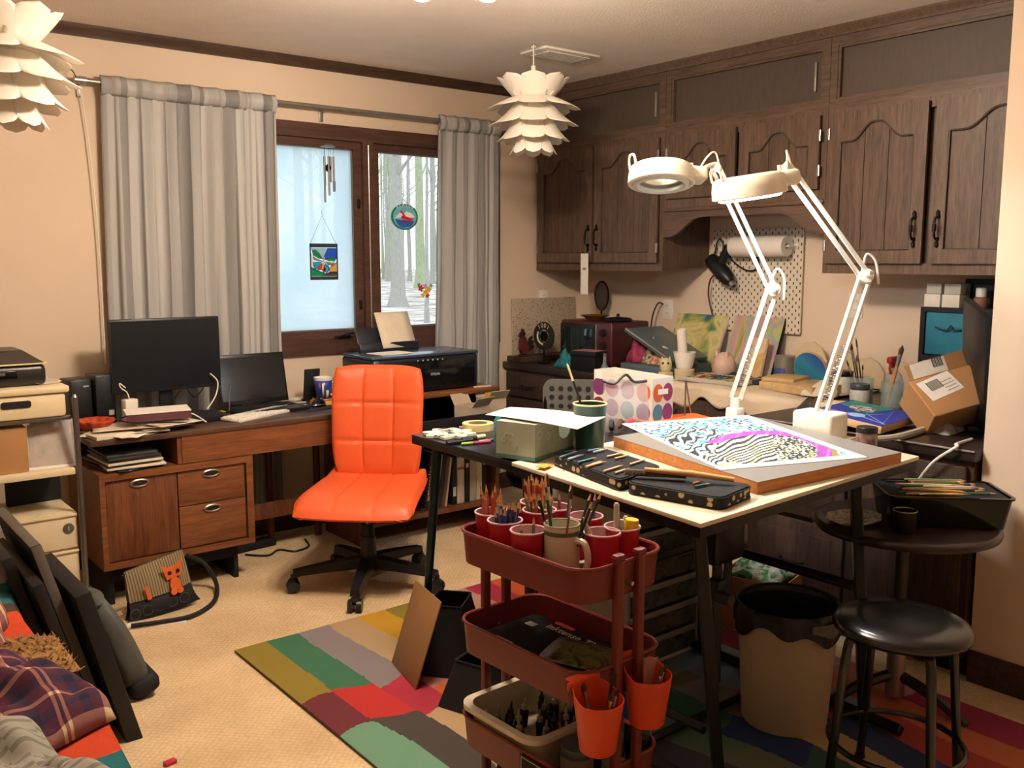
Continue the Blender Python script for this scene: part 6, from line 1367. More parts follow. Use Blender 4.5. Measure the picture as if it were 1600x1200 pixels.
canvas('painting', 'small plain panel with an orange corner in front of the pastel painting', 2.995, 2.89, ZW+.005, 1.02, paintmat('small_panel', ['#c8a888', '#d0b090', '#d8bc98', '#c89a4a', '#d0b89c'], 5, 1, 3, .6, 2.2), 3.95, 4.01)
# white cloth over the worktop
def clothtop(u, v):
    y = 3.27-.965*u; s_ = v
    x = 3.535+.55*(s_-.22)/.78 if s_ > .22 else 3.524
    z = ZW+.006+.006*abs(math.sin(9*u+4*v))*(1 if s_ > .3 else .4) if s_ > .22 else ZW+.004-(.22-s_)/.22*(.085+.025*math.sin(11*u)+.02*math.sin(29*u))
    if s_ <= .22: x -= .012*math.sin(17*u)*(1-s_/.22)+.006
    return (x, y, z)
b = MB(); b.grid(clothtop, 60, 26); solo(b, 'paper_cover', mat('cloth_cream', '#d6c3a8', .85, var=.06, scale=8, bump=.2, bscale=30), 'cream paper cover spread over the worktop edge', 'cover', solid=.002, smooth=60)
ZK = ZW+.014
# pastel tray and small things
TRY = thing('pastel_tray', 'long grey tray of pastel sticks on the paper cover', 'tray', (3.72, 2.97, ZK), (0, 0, 4)); b = MB(); b.rbox((0, 0, .004), (.22, .36, .008), .003)
for p_, q_ in (((-.11, -.18, 0), (-.104, .18, .022)), ((.104, -.18, 0), (.11, .18, .022)), ((-.104, -.18, 0), (.104, -.174, .022)), ((-.104, .174, 0), (.104, .18, .022))): b.span(p_, q_)
b.build('tray', mat('tray_grey', '#b5ada2', .5), TRY, smooth=0)
rn = random.Random(8); pcs = ['#3a3a40', '#7a8a4a', '#a8a850', '#b06a3a', '#c08850', '#4a5a6a', '#8a4a3a', '#2f4a6a', '#94704a', '#5a6a4a', '#c8b890', '#5a3a30']
for r_ in range(4):
    for c_ in range(13):
        cc = pcs[(r_*5+c_*3+rn.randrange(4)) % 12]
        o = MB().rbox((0, 0, .006), (.044, .017, .011), .003, 1); solo(o, 'pastel_stick', mat('pastel_'+cc[1:], cc, .9), 'pastel stick lying in the long grey tray', 'pastel', tuple(Vector((3.72, 2.97, ZK+.0085))+Matrix.Rotation(R(4), 3, 'Z') @ Vector((-.079+.052*r_, -.156+.026*c_, 0))), (0, 0, 4+rn.uniform(-6, 6)), 'pastel sticks in the grey tray')
cp = thing('cat_bank', 'pale pink rounded cat figure in front of the paintings', 'figure', (3.93, 3.10, ZK)); b = MB(); b.lathe([(0, 0), (.05, .0), (.062, .03), (.06, .07), (.045, .105), (.02, .122), (0, .125)], 28); b.build('body', mat('bank_pink', '#cfaf9e', .4), cp)
for s_ in (-1, 1): MB().cyl((-.02, .03*s_, .108), (-.022, .036*s_, .137), .014, .002, 10).build('ear', mat('bank_pink', '#cfaf9e', .4), cp)
b = MB(); b.lathe([(0, 0), (.03, 0), (.042, .028), (.040, .028), (.028, .004), (0, .004)], 20); solo(b, 'small_bowl', mat('red_bowl', '#9a4038', .4), 'small red bowl behind the pastel tray', 'bowl', (3.88, 3.29, ZK))
cloth('cloth', 'dark blue folded rag behind the pastel tray', (3.90, 3.02, ZK), .12, .2, .02, mat('navy_rag', '#26303e', .8), 6)
b = MB(); b.rbox((0, 0, .01), (.20, .10, .02), .004); solo(b, 'folded_rag', mat('dark_rag', '#2b2c30', .85), 'flat dark tray below the small panel', 'tray', (3.86, 2.80, ZK), (0, 0, 10))
# tin can, arched painting, foam shapes
tc_ = thing('tin_can', 'grey metal can with a blue label on the paper cover', 'can', (3.95, 2.74, ZK)); b = MB(); b.capends = True; b.lathe([(.05, 0), (.0505, .004), (.0505, .13), (.052, .134), (.047, .134)], 30); b.build('wall', mat('can_metal', '#98948c', .4, .5), tc_); b = MB(); b.lathe([(.051, .01), (.051, .075)], 12, None, R(150), R(215)); b.build('blue_label', mat('can_label', '#2c3f78', .5), tc_, solid=.0006)
b = MB(); b.lathe([(.0, .128), (.047, .128)], 24); b.build('lid', mat('can_metal', '#98948c', .4, .5), tc_)
ar = [(-.09, 0), (.09, 0)]+[(.09*math.cos(t_), .085+.085*math.sin(t_)*1.0) for t_ in [PI*k/20 for k in range(21)]]
T = thing('arched_painting', 'arched panel painted in a blue to green sweep', 'painting', M=frame((3.99, 2.60, ZK), (0, -1, 0), (-.25, 0, .97), (-.97, 0, -.25))); MB().prism(ar, 0, .014, None).build('panel', mat('panel_wood', '#c9a884', .7), T)
def sweep():
    m = bpy.data.materials.new('blue_green_sweep'); m.use_nodes = True; nt = m.node_tree; b = nt.nodes['Principled BSDF']; tc = nt.nodes.new('ShaderNodeTexCoord'); mp = nt.nodes.new('ShaderNodeMapping'); mp.inputs['Rotation'].default_value = (0, 0, R(35)); nt.links.new(tc.outputs['Object'], mp.inputs[0])
    g = nt.nodes.new('ShaderNodeSeparateXYZ'); nt.links.new(mp.outputs[0], g.inputs[0]); n = nt.nodes.new('ShaderNodeTexNoise'); n.inputs['Scale'].default_value = 9; nt.links.new(mp.outputs[0], n.inputs['Vector'])
    mr = nt.nodes.new('ShaderNodeMapRange'); mr.inputs[1].default_value = .16; mr.inputs[2].default_value = -.06; nt.links.new(g.outputs[1], mr.inputs[0]); ad = nt.nodes.new('ShaderNodeMath'); ad.operation = 'MULTIPLY_ADD'; ad.inputs[1].default_value = .22; nt.links.new(n.outputs[0], ad.inputs[0]); nt.links.new(mr.outputs[0], ad.inputs[2])
    cr = nt.nodes.new('ShaderNodeValToRGB'); e = cr.color_ramp.elements; e[0].color = lin('#2a4a96'); e[0].position = .1; e[1].color = lin('#3aa878'); e[1].position = .95
    for p_, c_ in ((.35, '#2f6fa8'), (.5, '#3a8aa8'), (.7, '#2f7aa0')): q = e.new(p_); q.color = lin(c_)
    nt.links.new(ad.outputs[0], cr.inputs[0]); nt.links.new(cr.outputs[0], b.inputs['Base Color']); return m
MB().prism([(x*.97, y*.98+.001) for x, y in ar], .0142, .0152, None).build('painted_face', sweep(), T)
m_foam = mat('raw_board', '#cdb795', .8, var=.05)
for k, (y, w_, h_, x, lab) in enumerate([(2.70, .20, .20, 4.10, 'cream arched board behind the tin can'), (2.52, .16, .17, 4.11, 'cream pointed board behind the arched painting'), (2.38, .19, .145, 4.09, 'broad cream board behind the lamp arm'), (2.22, .18, .15, 4.10, 'cream board behind the jar of brushes'), (2.06, .15, .12, 4.08, 'short cream board behind the spray bottle')]):
    r_ = random.Random(k); poly = [(-w_/2, 0), (w_/2, 0), (w_/2*.98, h_*.55), (w_/2*.6, h_*.86), (w_*.05, h_), (-w_/2*.5, h_*.93), (-w_/2*.95, h_*.6)]
    solo(MB().prism(poly, 0, .012, frame((0, 0, 0), (0, -1, 0), (0, 0, 1))), 'cut_board', m_foam, lab, 'board', (x, y, ZK if y > 2.3 else ZW+.002), (0, 6, 0))
for k, (x, y, w_, d_, h_, z_, rz, lab) in enumerate([(3.80, 2.60, .24, .20, .035, 0, 8, 'lower pale wooden panel beside the lamp arm'), (3.74, 2.47, .22, .24, .04, 0, -6, 'thick pale wooden panel at the edge of the cover'), (3.79, 2.62, .2, .16, .018, .036, 12, 'thin pale wooden panel stacked on another')]):
    solo(MB().rbox((0, 0, h_/2), (w_, d_, h_), .002), 'plywood_board', wood('raw_birch', '#d2b384', '#bd9b6b', 'x', 1.2, .6), lab, 'wood panel', (x, y, ZK+z_), (0, 0, rz), 'pale wood panels on the worktop')
def pot(name, label, loc, r, h, body, lid, cat='jar'):
    T = thing(name, label, cat, loc); b = MB(); b.capends = True; b.lathe([(r*.94, 0), (r, .004), (r, h*.72), (r*.9, h*.78)], 24); b.build('body', body, T); b = MB(); b.lathe([(r*.98, h*.76), (r, h*.78), (r, h*.97), (r*.95, h), (0, h)], 24); b.build('lid', lid, T); return T
pot('jar', 'white jar with black lid behind the lamp arm', (3.86, 2.36, ZK), .045, .10, m_white, m_black)
cloth('paper_towel', 'crumpled cream paper towel at the end of the cover', (3.70, 2.37, ZK), .16, .15, .05, m_paperw, 5, 20, 'paper')
cloth('paper_towel', 'crumpled dark stained rag beside the wooden box', (3.47, 2.23, ZW+.001), .2, .13, .035, mat('stain_rag', '#57513f', .85, var=.3, color2='#2a2a28', scale=20), 15, 20, 'cloth')
def glass_of(label, loc, r, h, m, name='glass_jar', cat='jar'):
    T = thing(name, label, cat, loc); b = MB(); b.lathe([(0, 0), (r*.92, 0), (r*.95, .004), (r, h), (r*.95, h), (r*.9, .008), (0, .006)], 24); b.build('glass_wall', m, T); return T
m_clr = clearmat('clear_jar_glass', (.9, .95, .93), .22, .06, (.6, .65, .62))
g1 = glass_of('clear glass jar of tall thin brushes on the worktop', (3.70, 2.17, ZW), .05, .115, m_clr)
b = MB(); b.capends = True; b.lathe([(.043, .01), (.044, .07)], 20); b.build('cloudy_water', mat('cloudy_water', '#b5b0a2', .3), g1)
for k, (dx, dy, L, c_) in enumerate([(-.10, .10, .27, '#3a2c22'), (-.05, .12, .26, '#1c1a18'), (-.02, .05, .20, '#2c241e'), (-.14, .16, .19, '#3a1e18'), (.02, .03, .16, '#20201f'), (-.07, .07, .28, '#241c16')]): brush(Vector((3.70+.01*math.cos(k), 2.17+.01*math.sin(k), ZW+.012)), (dx, dy, .6), L, c_, 'thin dark brush in the clear glass jar', 'brushes in the clear jar', r=.003)
pot('jar', 'grey jar with dark lid inside the brush cluster', (3.60, 2.12, ZW), .04, .10, mat('jar_pale', '#b8b2a6', .3), mat('lid_slate', '#3a4242', .4))
g2 = glass_of('clear plastic cup with one big wooden handled brush', (3.68, 2.02, ZW), .046, .11, m_clr, 'plastic_cup', 'cup')
brush(Vector((3.67, 2.035, ZW+.012)), (.06, -.10, .6), .26, '#c08a48', 'big wooden handled brush in the plastic cup', r=.009)
sb = thing('spray_bottle', 'clear spray bottle with a red trigger behind the cups', 'spray bottle', (3.82, 2.09, ZW)); b = MB(); b.lathe([(0, 0), (.035, 0), (.038, .005), (.038, .10), (.03, .125), (.012, .145), (.012, .16)], 24); b.build('bottle', clearmat('spray_plastic', (.85, .85, .9), .35, .15, (.7, .68, .7)), sb); b = MB(); b.rbox((-.01, 0, .19), (.085, .026, .03), .008); b.cyl((0, 0, .155), (0, 0, .18), .014, n=12); b.tube([(-.035, 0, .175), (-.04, 0, .15), (-.03, 0, .13)], .006, 6); b.build('trigger_head', mat('trigger_red', '#a82a2c', .4), sb)
pot('paint_tin', 'small red and white tin beside the cardboard box', (3.80, 1.94, ZW), .032, .085, mat('tin_red', '#a8202c', .4), m_white, 'tin')
# deep worktop: canvas, wooden box, parcel
bxx = thing('wood_box', 'small plywood box with printed side under the blue canvas', 'box', (3.30, 2.03, ZW), (0, 0, 20)); MB().rbox((0, 0, .03), (.10, .12, .06), .002).build('box', m_foam, bxx); MB().box((-.0508, -.02, .03), (.001, .07, .05)).build('print', m_blackm, bxx, smooth=0); textpart('lettering', 'BLACK', .018, m_lab, bxx, frame((-.0516, -.02, .03), (0, -1, 0), (0, 0, 1)))
cA, cB, cC = wz(1326, 648, ZW+.05), wz(1376, 670, ZW+.03), wz(1433, 652, ZW+.03)
xa = (cC-cB).normalized(); ya = (cA-cB); ya = (ya-xa*ya.dot(xa)).normalized(); wA_, hA_ = (cC-cB).length, .26
CV = thing('canvas', 'blue and teal painting lying flat on the deep worktop', 'painting', M=frame(cB+Vector((0, 0, -.02)), xa, ya)); MB().rbox((wA_/2, hA_/2, .014), (wA_, hA_, .028), .002).build('stretcher', wood('raw_birch', '#d2b384', '#bd9b6b', 'x', 1.2, .6), CV)
MB().box((wA_/2, hA_/2, .0286), (wA_-.002, hA_-.002, .001)).build('blue_face', mat('paint_ultramarine', '#27318f', .5, var=.1), CV, smooth=0)
MB().prism([(wA_*.42, hA_*.45), (wA_*.62, hA_*.95), (wA_*.99, hA_*.95), (wA_*.99, hA_*.35)], .0292, .0298).build('teal_area', mat('paint_teal', '#2f7a72', .5, var=.3, scale=20), CV, smooth=0)
MB().prism([(wA_*.62+.06*math.cos(2*PI*k/16), hA_*.62+.05*math.sin(2*PI*k/16)) for k in range(16)], .0299, .0304).build('dark_figure', paintmat('creature_paint', ['#0f2a22', '#1c3a2c', '#c8ccb8', '#10241e', '#3a6a54'], 38, 1.5, 3, .5, 1.1, sharp=True), CV, smooth=0)
MB().prism([(wA_*.25+.036*math.cos(2*PI*k/20), hA_*.5+.03*math.sin(2*PI*k/20)) for k in range(20)], .0293, .0300).build('pale_disc', mat('paint_pale', '#8fb0c8', .5), CV)
for x0_, y0_, x1_, y1_ in ((.0, .8, .3, .5), (.25, .5, .12, .02), (.25, .5, .2, .95), (.12, .02, .42, .45), (.25, .5, .6, .3), (.1, .05, .9, .3)): MB().cyl((wA_*x0_, hA_*y0_, .0296), (wA_*x1_, hA_*y1_, .0296), .0009, n=5).build('fine_line', mat('paint_pale', '#8fb0c8', .5), CV)
PB = thing('parcel', 'opened brown cardboard parcel with white shipping labels', 'box', tuple(wz(1478, 648, ZW+.06)+Vector((0, 0, 0))), (0, 0, 0))
m_kraft = mat('kraft_card', '#a5784c', .8, var=.05, scale=14)
pz_ = Vector((-.46, -.50, .74)).normalized(); px_ = (rt*.88+Vector((0, 0, .40))); px_ = (px_-pz_*px_.dot(pz_)).normalized(); FPp = frame((0, 0, .05), px_, pz_.cross(px_), pz_)
b = MB(); b.rbox((0, 0, .0), (.25, .17, .13), .003, 1, FPp); b.build('box', m_kraft, PB, smooth=20)
b = MB(); b.box((0, -.045, 0), (.10, .09, .003), FPp @ rotm(-62, 0, 0, (-.06, -.085, .062))); b.build('flap', m_kraft, PB, smooth=0); b = MB(); b.box((0, .03, 0), (.235, .06, .003), FPp @ rotm(30, 0, 0, (0, .085, .062))); b.build('flap', m_kraft, PB, smooth=0)
m_lbl = mat('label_white', '#dcd6ca', .6); lbM = FPp @ rotm(0, 0, 8, (-.03, .03, .0658)); MB().box((0, 0, 0), (.14, .09, .0008), lbM).build('shipping_label', m_lbl, PB, smooth=0); lb2 = FPp @ rotm(30, 0, 0, (0, .085, .062)) @ rotm(0, 0, 0, (-.03, .03, .0022)); MB().box((0, 0, 0), (.14, .055, .0008), lb2).build('shipping_label', m_lbl, PB, smooth=0)
for k in range(9): MB().box((-.04+.006*k, .012, .0008), (.0025 if k % 2 else .004, .04, .0006), lbM).build('barcode_bar', m_blackm, PB, smooth=0)
for k in range(7): MB().box((.02+.006*k, .012, .0008), (.0025 if k % 2 else .004, .035, .0006), lb2).build('barcode_bar', m_blackm, PB, smooth=0)
for k in range(4): MB().box((.035, -.03+.014*k, .0008), (.05, .003, .0006), lbM).build('print_line', mat('tag_print', '#8a8478', .7), PB, smooth=0)
solo(MB().tube(spline([wz(1325, 688, ZW+.012), wz(1390, 684, ZW+.014), wz(1425, 676, ZW+.016), wz(1470, 662, ZW+.012), wz(1510, 648, ZW+.012)], 8), .011, 8), 'hose', mat('hose_grey', '#b2aa9e', .6), 'pale grey hose lying on the deep worktop', 'hose')
solo(MB().tube(spline([wz(1518, 686, ZW+.006), wz(1494, 694, ZW+.012), Vector((XF2-.04, wz(1482, 705, ZW).y, ZW+.008)), Vector((XF2-.05, wz(1470, 720, ZW-.05).y+.02, ZW-.06)), Vector((XF2-.045, wz(1462, 735, ZW-.1).y+.05, ZW-.18))], 8), .005, 8), 'cord', m_white, 'white cord hanging over the worktop edge', 'cord')
cloth('plastic_sheet', 'crumpled clear plastic beside the black monitor', (3.33, 1.62, ZW+.001), .18, .12, .045, clearmat('crumpled_film', (.95, .95, .95), .42, .12, (.85, .82, .76)), 22, 0, 'plastic', solid=0)
# black panel monitor at the corner
bm_ = thing('display_panel', 'black flat panel standing edge on at the wall corner', 'panel', (3.455, 1.565, ZW), (0, 0, 0)); b = MB(); b.rbox((0, 0, .25), (.34, .03, .42), .008, 2, rotm(0, 0, 38) @ rotm(-4, -9, 0)); b.build('panel', m_black, bm_); b = MB(); b.rbox((.0, 0, .014), (.2, .1, .028), .008, 2, rotm(0, 0, 38)); b.build('foot', m_black, bm_)
# cube organiser
CB = thing('cube_organizer', 'black cube organizer with teal bin and drawers on the worktop', 'organizer', M=frame((3.90, 2.03, ZW), (0, -1, 0), (1, 0, 0), (0, 0, 1))); H_ = .42; W_ = .50
b = MB(); t_ = .02
for p_, q_ in (((0, 0, 0), (t_, .27, H_)), ((W_-t_, 0, 0), (W_, .27, H_)), ((.23, 0, t_), (.25, .27, H_-t_)), ((t_, 0, 0), (W_-t_, .27, t_)), ((t_, 0, H_-t_), (W_-t_, .27, H_)), ((t_, 0, .195), (W_-t_, .27, .215)), ((t_, .26, t_), (W_-t_, .27, H_-t_))): b.span(p_, q_)
b.build('carcass', m_blackm, CB, smooth=0)
tb = MB().rbox((.125, .12, .308), (.205, .23, .182), .006).build('teal_bin', mat('bin_teal', '#1f6a80', .75, var=.06, bump=.2, bscale=300), CB); MB().tube(spline([(.07, -.003, .335), (.12, -.008, .325), (.14, -.012, .345), (.15, -.006, .328), (.18, -.003, .33)], 6), .004, 6).build('pull_loop', mat('bin_teal_dark', '#123f4c', .8), tb)
m_dc = clearmat('drawer_clear', (.8, .8, .8), .5, .1, (.45, .42, .4))
for (x0_, x1_, z0_, z1_, n_) in ((.255, .475, .22, .395, 2), (.025, .475, .025, .19, 2)):
    b = MB(); e_ = .012
    for p_, q_ in (((x0_, -.006, z0_), (x0_+e_, .02, z1_)), ((x1_-e_, -.006, z0_), (x1_, .02, z1_)), ((x0_+e_, -.006, z0_), (x1_-e_, .02, z0_+e_)), ((x0_+e_, -.006, z1_-e_), (x1_-e_, .02, z1_))): b.span(p_, q_)
    fo = b.build('drawer_frame', m_white, CB, smooth=0)
    for k in range(n_):
        dz = (z1_-z0_-2*e_)/n_; MB().box(((x0_+x1_)/2, .004, z0_+e_+dz*(k+.5)), (x1_-x0_-2*e_-.004, .012, dz-.006)).build('drawer_front', m_dc, fo, smooth=0); MB().rbox(((x0_+x1_)/2, -.006, z0_+e_+dz*(k+.5)), (.012, .012, .03), .003).build('drawer_knob', m_white, fo)
for k, (y, w_, h_, z_, lab) in enumerate([(.04, .07, .055, 0, 'lower left white card box on the cube organizer'), (.12, .075, .055, 0, 'lower right white card box on the cube organizer'), (.045, .065, .045, .056, 'upper left grey card box on the cube organizer'), (.125, .07, .045, .056, 'upper right grey card box on the cube organizer')]):
    solo(MB().rbox((0, 0, h_/2), (.09, w_, h_), .002), 'card_box', mat('box_grey' if k > 1 else 'box_white', '#a8a39a' if k > 1 else '#c9c3b8', .6), lab, 'box', (3.96, 2.03-y, ZW+H_+z_), (0, 0, 0), 'small boxes on the cube organizer')
bt = thing('bottle', 'small brown bottle with a white cap on the cube organizer', 'bottle', (3.95, 1.80, ZW+H_)); b = MB(); b.capends = True; b.lathe([(.026, 0), (.028, .003), (.028, .04), (.018, .05)], 20); b.build('body', mat('bottle_brown', '#7c5a48', .3), bt); b = MB(); b.lathe([(.02, .048), (.021, .05), (.021, .083), (.019, .086), (0, .086)], 20); b.build('cap', mat('cap_white', '#c8ccca', .4), bt)
solo(MB().rbox((0, 0, .03), (.06, .05, .06), .003), 'card_box', m_white, 'white box at the right end of the cube organizer', 'box', (3.95, 1.70, ZW+H_), (0, 0, 0), 'small boxes on the cube organizer')
solo(MB().rbox((0, 0, .06), (.05, .22, .12), .004), 'album', mat('slate_green', '#2f3a38', .6), 'dark slate box standing behind the bottle on the organizer', 'box', (4.06, 1.80, ZW+H_))
# ================================================================== on the drafting table
def tflat(p2, dz=0): return TN+tu*p2[0]+tv*p2[1]+tn*dz
def V2(a): return Vector((a[0], a[1], 0))
bn, brr, bll = V2(tp(1182, 753, .034)), V2(tp(1405, 706, .034)), V2(tp(945, 683, .034))
bu = (brr-bn); bw_ = bu.length; bu.normalize(); bv = Vector((-bu.y, bu.x, 0)); bh_ = (bll-bn).dot(bv)
DB = thing('drawing_board', 'grey topped drawing board with wooden edges on the drafting table', 'board', M=TF @ frame((bn.x, bn.y, .0005), bu, bv))
MB().rbox((bw_/2, bh_/2, .016), (bw_, bh_, .032), .002).build('wood_core', wood('board_edge_wood', '#cc8a4e', '#ad6c38', 'x', 2, .5), DB)
MB().rbox((bw_/2, bh_/2, .0328), (bw_, bh_, .0015), .0005, 1).build('grey_surface', mat('board_grey', '#807d78', .45, var=.03), DB)
sn, sr, sl = V2(tp(1126.5, 733, .037)), V2(tp(1354, 713, .037)), V2(tp(972, 660.6, .037)); su = sr-sn; sv = sl-sn
def artcol(u, v):
    # picture-plane units in which the motif was sketched
    x = 585+(1300-585)*u+(100-585)*v+(715-1300-100+585)*u*v; y = 418+(355-418)*u+(190-418)*v+(165-355-190+418)*u*v
    if u < .035 or u > .93 or v < .06 or v > .955: return '#ece7dc'
    n = lambda a, b, p=0: math.sin(x*a+p+1.7*math.sin(y*b*1.3+p))*math.sin(y*b-p*.7+1.3*math.sin(x*a*.8))
    ex, ey = (x-820)/285, (y-332)/82; e = math.hypot(ex, ey)
    if .86 < e < 1.10 and (y < 300 or x > 930): return '#9a4aa8' if math.sin(x*.09+y*.07) > -.8 else '#b070b8'
    if 1.10 <= e < 1.2 and x > 1000: return '#8a8050'
    dark = '#2c3136'
    if e < .86:
        st = math.sin(x*.15+4*math.sin(y*.045+x*.013)+y*.42+1.5*math.sin(x*.05)) if x < 860 else n(.17, .33, .5)*1.6+.1
        return dark if st > .0 else ('#c8cc9a' if n(.05, .11, 2) > .3 else '#dfe4da')
    if x < 620+ (y-300)*.8 and y > 215 and x > 330:
        st = math.sin((x+y*1.2)*.15+3*math.sin(y*.07+x*.021)+1.4*math.sin(x*.09-y*.13))
        if n(.03, .06, 1) > -.25: return dark if st > .0 else '#b8d8d4'
    if y > 350: return ['#c8d06a', '#dfe0b0', '#9ab85a', '#e8e6d0'][int((n(.08, .2, 3)+1)*1.99)]
    k = n(.035, .075, 4)
    return ['#5fb8c0', '#9fd8e0', '#e4eeea', '#6a9ad0', '#c8b0e0', '#d8f0ea', '#58b0a0'][int((k+1)*3.49)] if n(.11, .23, 6) < .55 else dark
b = MB(); b.grid(lambda u, v: ((sn+su*u+sv*v).x, (sn+su*u+sv*v).y, .0350+.004*max(0, v-.8)*u), 150, 130, cf=artcol)
solo(b, 'watercolor_painting', vcol('watercolour_paint', .75, 0, 300, var=.12), 'zebra patterned watercolor painting with a purple arc lying on the drawing board', 'painting', M=TF, solid=.0012)
# pencil case halves
def floral():
    m = bpy.data.materials.new('floral_cloth'); m.use_nodes = True; nt = m.node_tree; b = nt.nodes['Principled BSDF']; b.inputs['Roughness'].default_value = .8
    tc = nt.nodes.new('ShaderNodeTexCoord'); v = nt.nodes.new('ShaderNodeTexVoronoi'); v.inputs['Scale'].default_value = 42; nt.links.new(tc.outputs['Object'], v.inputs['Vector'])
    cr = nt.nodes.new('ShaderNodeValToRGB'); cr.color_ramp.elements[0].position = .30; cr.color_ramp.elements[0].color = lin('#c8ae88'); cr.color_ramp.elements[1].position = .38; cr.color_ramp.elements[1].color = lin('#14181f'); nt.links.new(v.outputs['Distance'], cr.inputs[0]); nt.links.new(cr.outputs[0], b.inputs['Base Color']); return m
m_flor = floral(); m_felt = mat('black_felt', '#14171c', .85, var=.15)
def rnd_poly(P, r=.02, n=5):
    out = []; N = len(P)
    for i in range(N):
        a, b, c = P[i-1], P[i], P[(i+1) % N]; d0 = (a-b).normalized(); d1 = (c-b).normalized()
        for k in range(n+1):
            t_ = k/n; p_ = (b+d0*r)*(1-t_)**2+b*2*t_*(1-t_)+(b+d1*r)*t_**2; out.append((p_.x, p_.y))
    return out
PCm = thing('pencil_case', 'open black pencil case with a floral rim on the drafting table', 'pencil case', M=TF)
halves = []
for pxs in ([(864, 708), (969, 749), (1034, 727), (937, 697)], [(980, 752), (1128, 778), (1177, 757), (1016, 731)]):
    P = [V2(tp(*q, .034)) for q in pxs]; halves.append(P); ring = rnd_poly(P, .025); n = len(ring)
    MB().prism(ring, .002, .030).build('floral_side', m_flor, PCm, smooth=40); c_ = sum(P, Vector())/4
    MB().prism([(c_.x+(x-c_.x)*.97, c_.y+(y-c_.y)*.97) for x, y in ring], .030, .034).build('felt_page', m_felt, PCm, smooth=40)
    for z in (.004, .0305): MB().tube([(x, y, z) for x, y in ring], .0022, 5, closed=True).build('zip_edge', m_blackm, PCm)
    MB().box(((P[0]*.35+P[2]*.65).x, (P[0]*.35+P[2]*.65).y, .035), (.004, .004, .002)).build('elastic_stitch', m_black, PCm, smooth=0)
def laypencil(pa, pb, dz, c_, label, group, r=.0037):
    A_, B_ = tflat(tp(*pa, dz), dz+r), tflat(tp(*pb, dz), dz+r); return pencil(A_, B_-A_, (B_-A_).length, c_, label, group, r)
for k, (pa, pb, c_) in enumerate([((877, 716), (905, 706), '#6a8a9a'), ((890, 719), (915, 711), '#9fb4bc'), ((905, 724), (935, 716), '#2f6a74'), ((917, 731), (950, 722), '#c89a58'), ((925, 728), (943, 721), '#b08048'), ((945, 738), (976, 728), '#c09a60'), ((962, 741), (985, 733), '#a8885a'), ((920, 706), (945, 701), '#90a8b4'), ((928, 708), (952, 702), '#b4c4c8'), ((950, 715), (975, 709), '#c8a468'), ((962, 718), (986, 712), '#b8905a'), ((985, 727), (1010, 719), '#c0a070')]):
    laypencil(pa, pb, .035, c_, 'stub of pencil held flat in the open pencil case', 'pencils in the open pencil case')
laypencil((1085, 762), (1112, 757), .035, '#2a6a70', 'teal pencil in the right half of the pencil case', 'pencils in the open pencil case'); laypencil((1083, 757), (1100, 753), .035, '#b07a3a', 'orange pencil in the right half of the pencil case', 'pencils in the open pencil case')
DU = thing('drafting_brush', 'long wooden drafting brush with brown hair lying on the pencil case', 'brush', (0, 0, 0)); h0, h1 = tflat(tp(1008, 733, .06), .060), tflat(tp(1146, 748, .05), .048)
MB().tube([h0, (h0*.5+h1*.5)+tn*.003, h1], [.006, .009, .006], 10).build('handle', mat('brush_beech', '#c9a066', .5), DU)
q0, q1 = tflat(tp(978, 742, .04), .043), tflat(tp(1072, 747, .04), .043); ax = (q1-q0).normalized(); yv = tn.cross(ax)
b = MB(); rn = random.Random(6)
for k in range(420):
    t_ = rn.random(); p0 = q0+(q1-q0)*t_+tn*.008; dd = -yv*rn.uniform(-.006, .024)+tn*rn.uniform(-.008, .010)+ax*rn.uniform(-.006, .006); b.add([p0-ax*.001, p0+ax*.001, p0+dd], [(0, 1, 2)])
hr = b.build('bristles', mat('brush_hair', '#5a4a3e', .9, var=.4, scale=200), DU, smooth=0); hr['kind'] = 'stuff'
MB().tube([q0+tn*.006, q1+tn*.006], .009, 8).build('brush_block', mat('brush_hair', '#5a4a3e', .9), DU)
DU_loc = None
# jar at the table edge, orange folder, small bits
pj = tflat(tp(1366, 702, .0), .0); pot('jar', 'small jar with dark lid at the right table edge', (pj.x-.035, pj.y+.02, pj.z+.001), .032, .075, mat('jar_rust', '#5c4038', .25, var=.4, scale=40, color2='#8a7468'), m_black)
fa, fb, fc = wz(1004, 662, BZ+.012), wz(1118, 655, BZ+.012), wz(1085, 646, BZ+.012)
solo(MB().prism([(fa.x, fa.y), (fb.x, fb.y), (fc.x, fc.y), (fa.x+.05, fa.y+.12)], BZ+.001, BZ+.014), 'folder', mat('orange_folder', '#d4602c', .6), 'orange folder behind the watercolor painting', 'folder')
solo(MB().cyl((0, -.012, 0), (0, .012, 0), .02, n=24), 'tape_roll', clearmat('clear_tape', (.95, .95, .9), .35, .1, (.8, .78, .7)), 'small clear tape roll standing beside the tissue box', 'tape', tuple(tflat(tp(905, 700, 0), .021)), (0, 0, 40))
solo(MB().box((0, 0, .001), (.05, .03, .002)), 'sticky_note', mat('sticky_orange', '#d8a048', .8), 'small orange sticky tab at the table edge', 'note', tuple(wz(850, 729, .829)+Vector((0, 0, .001))), (0, 0, 20), 'sticky notes on the desk')
laypencil((938, 690), (948, 687), .001, '#20242a', 'short dark pencil beside the drawing board corner', None)
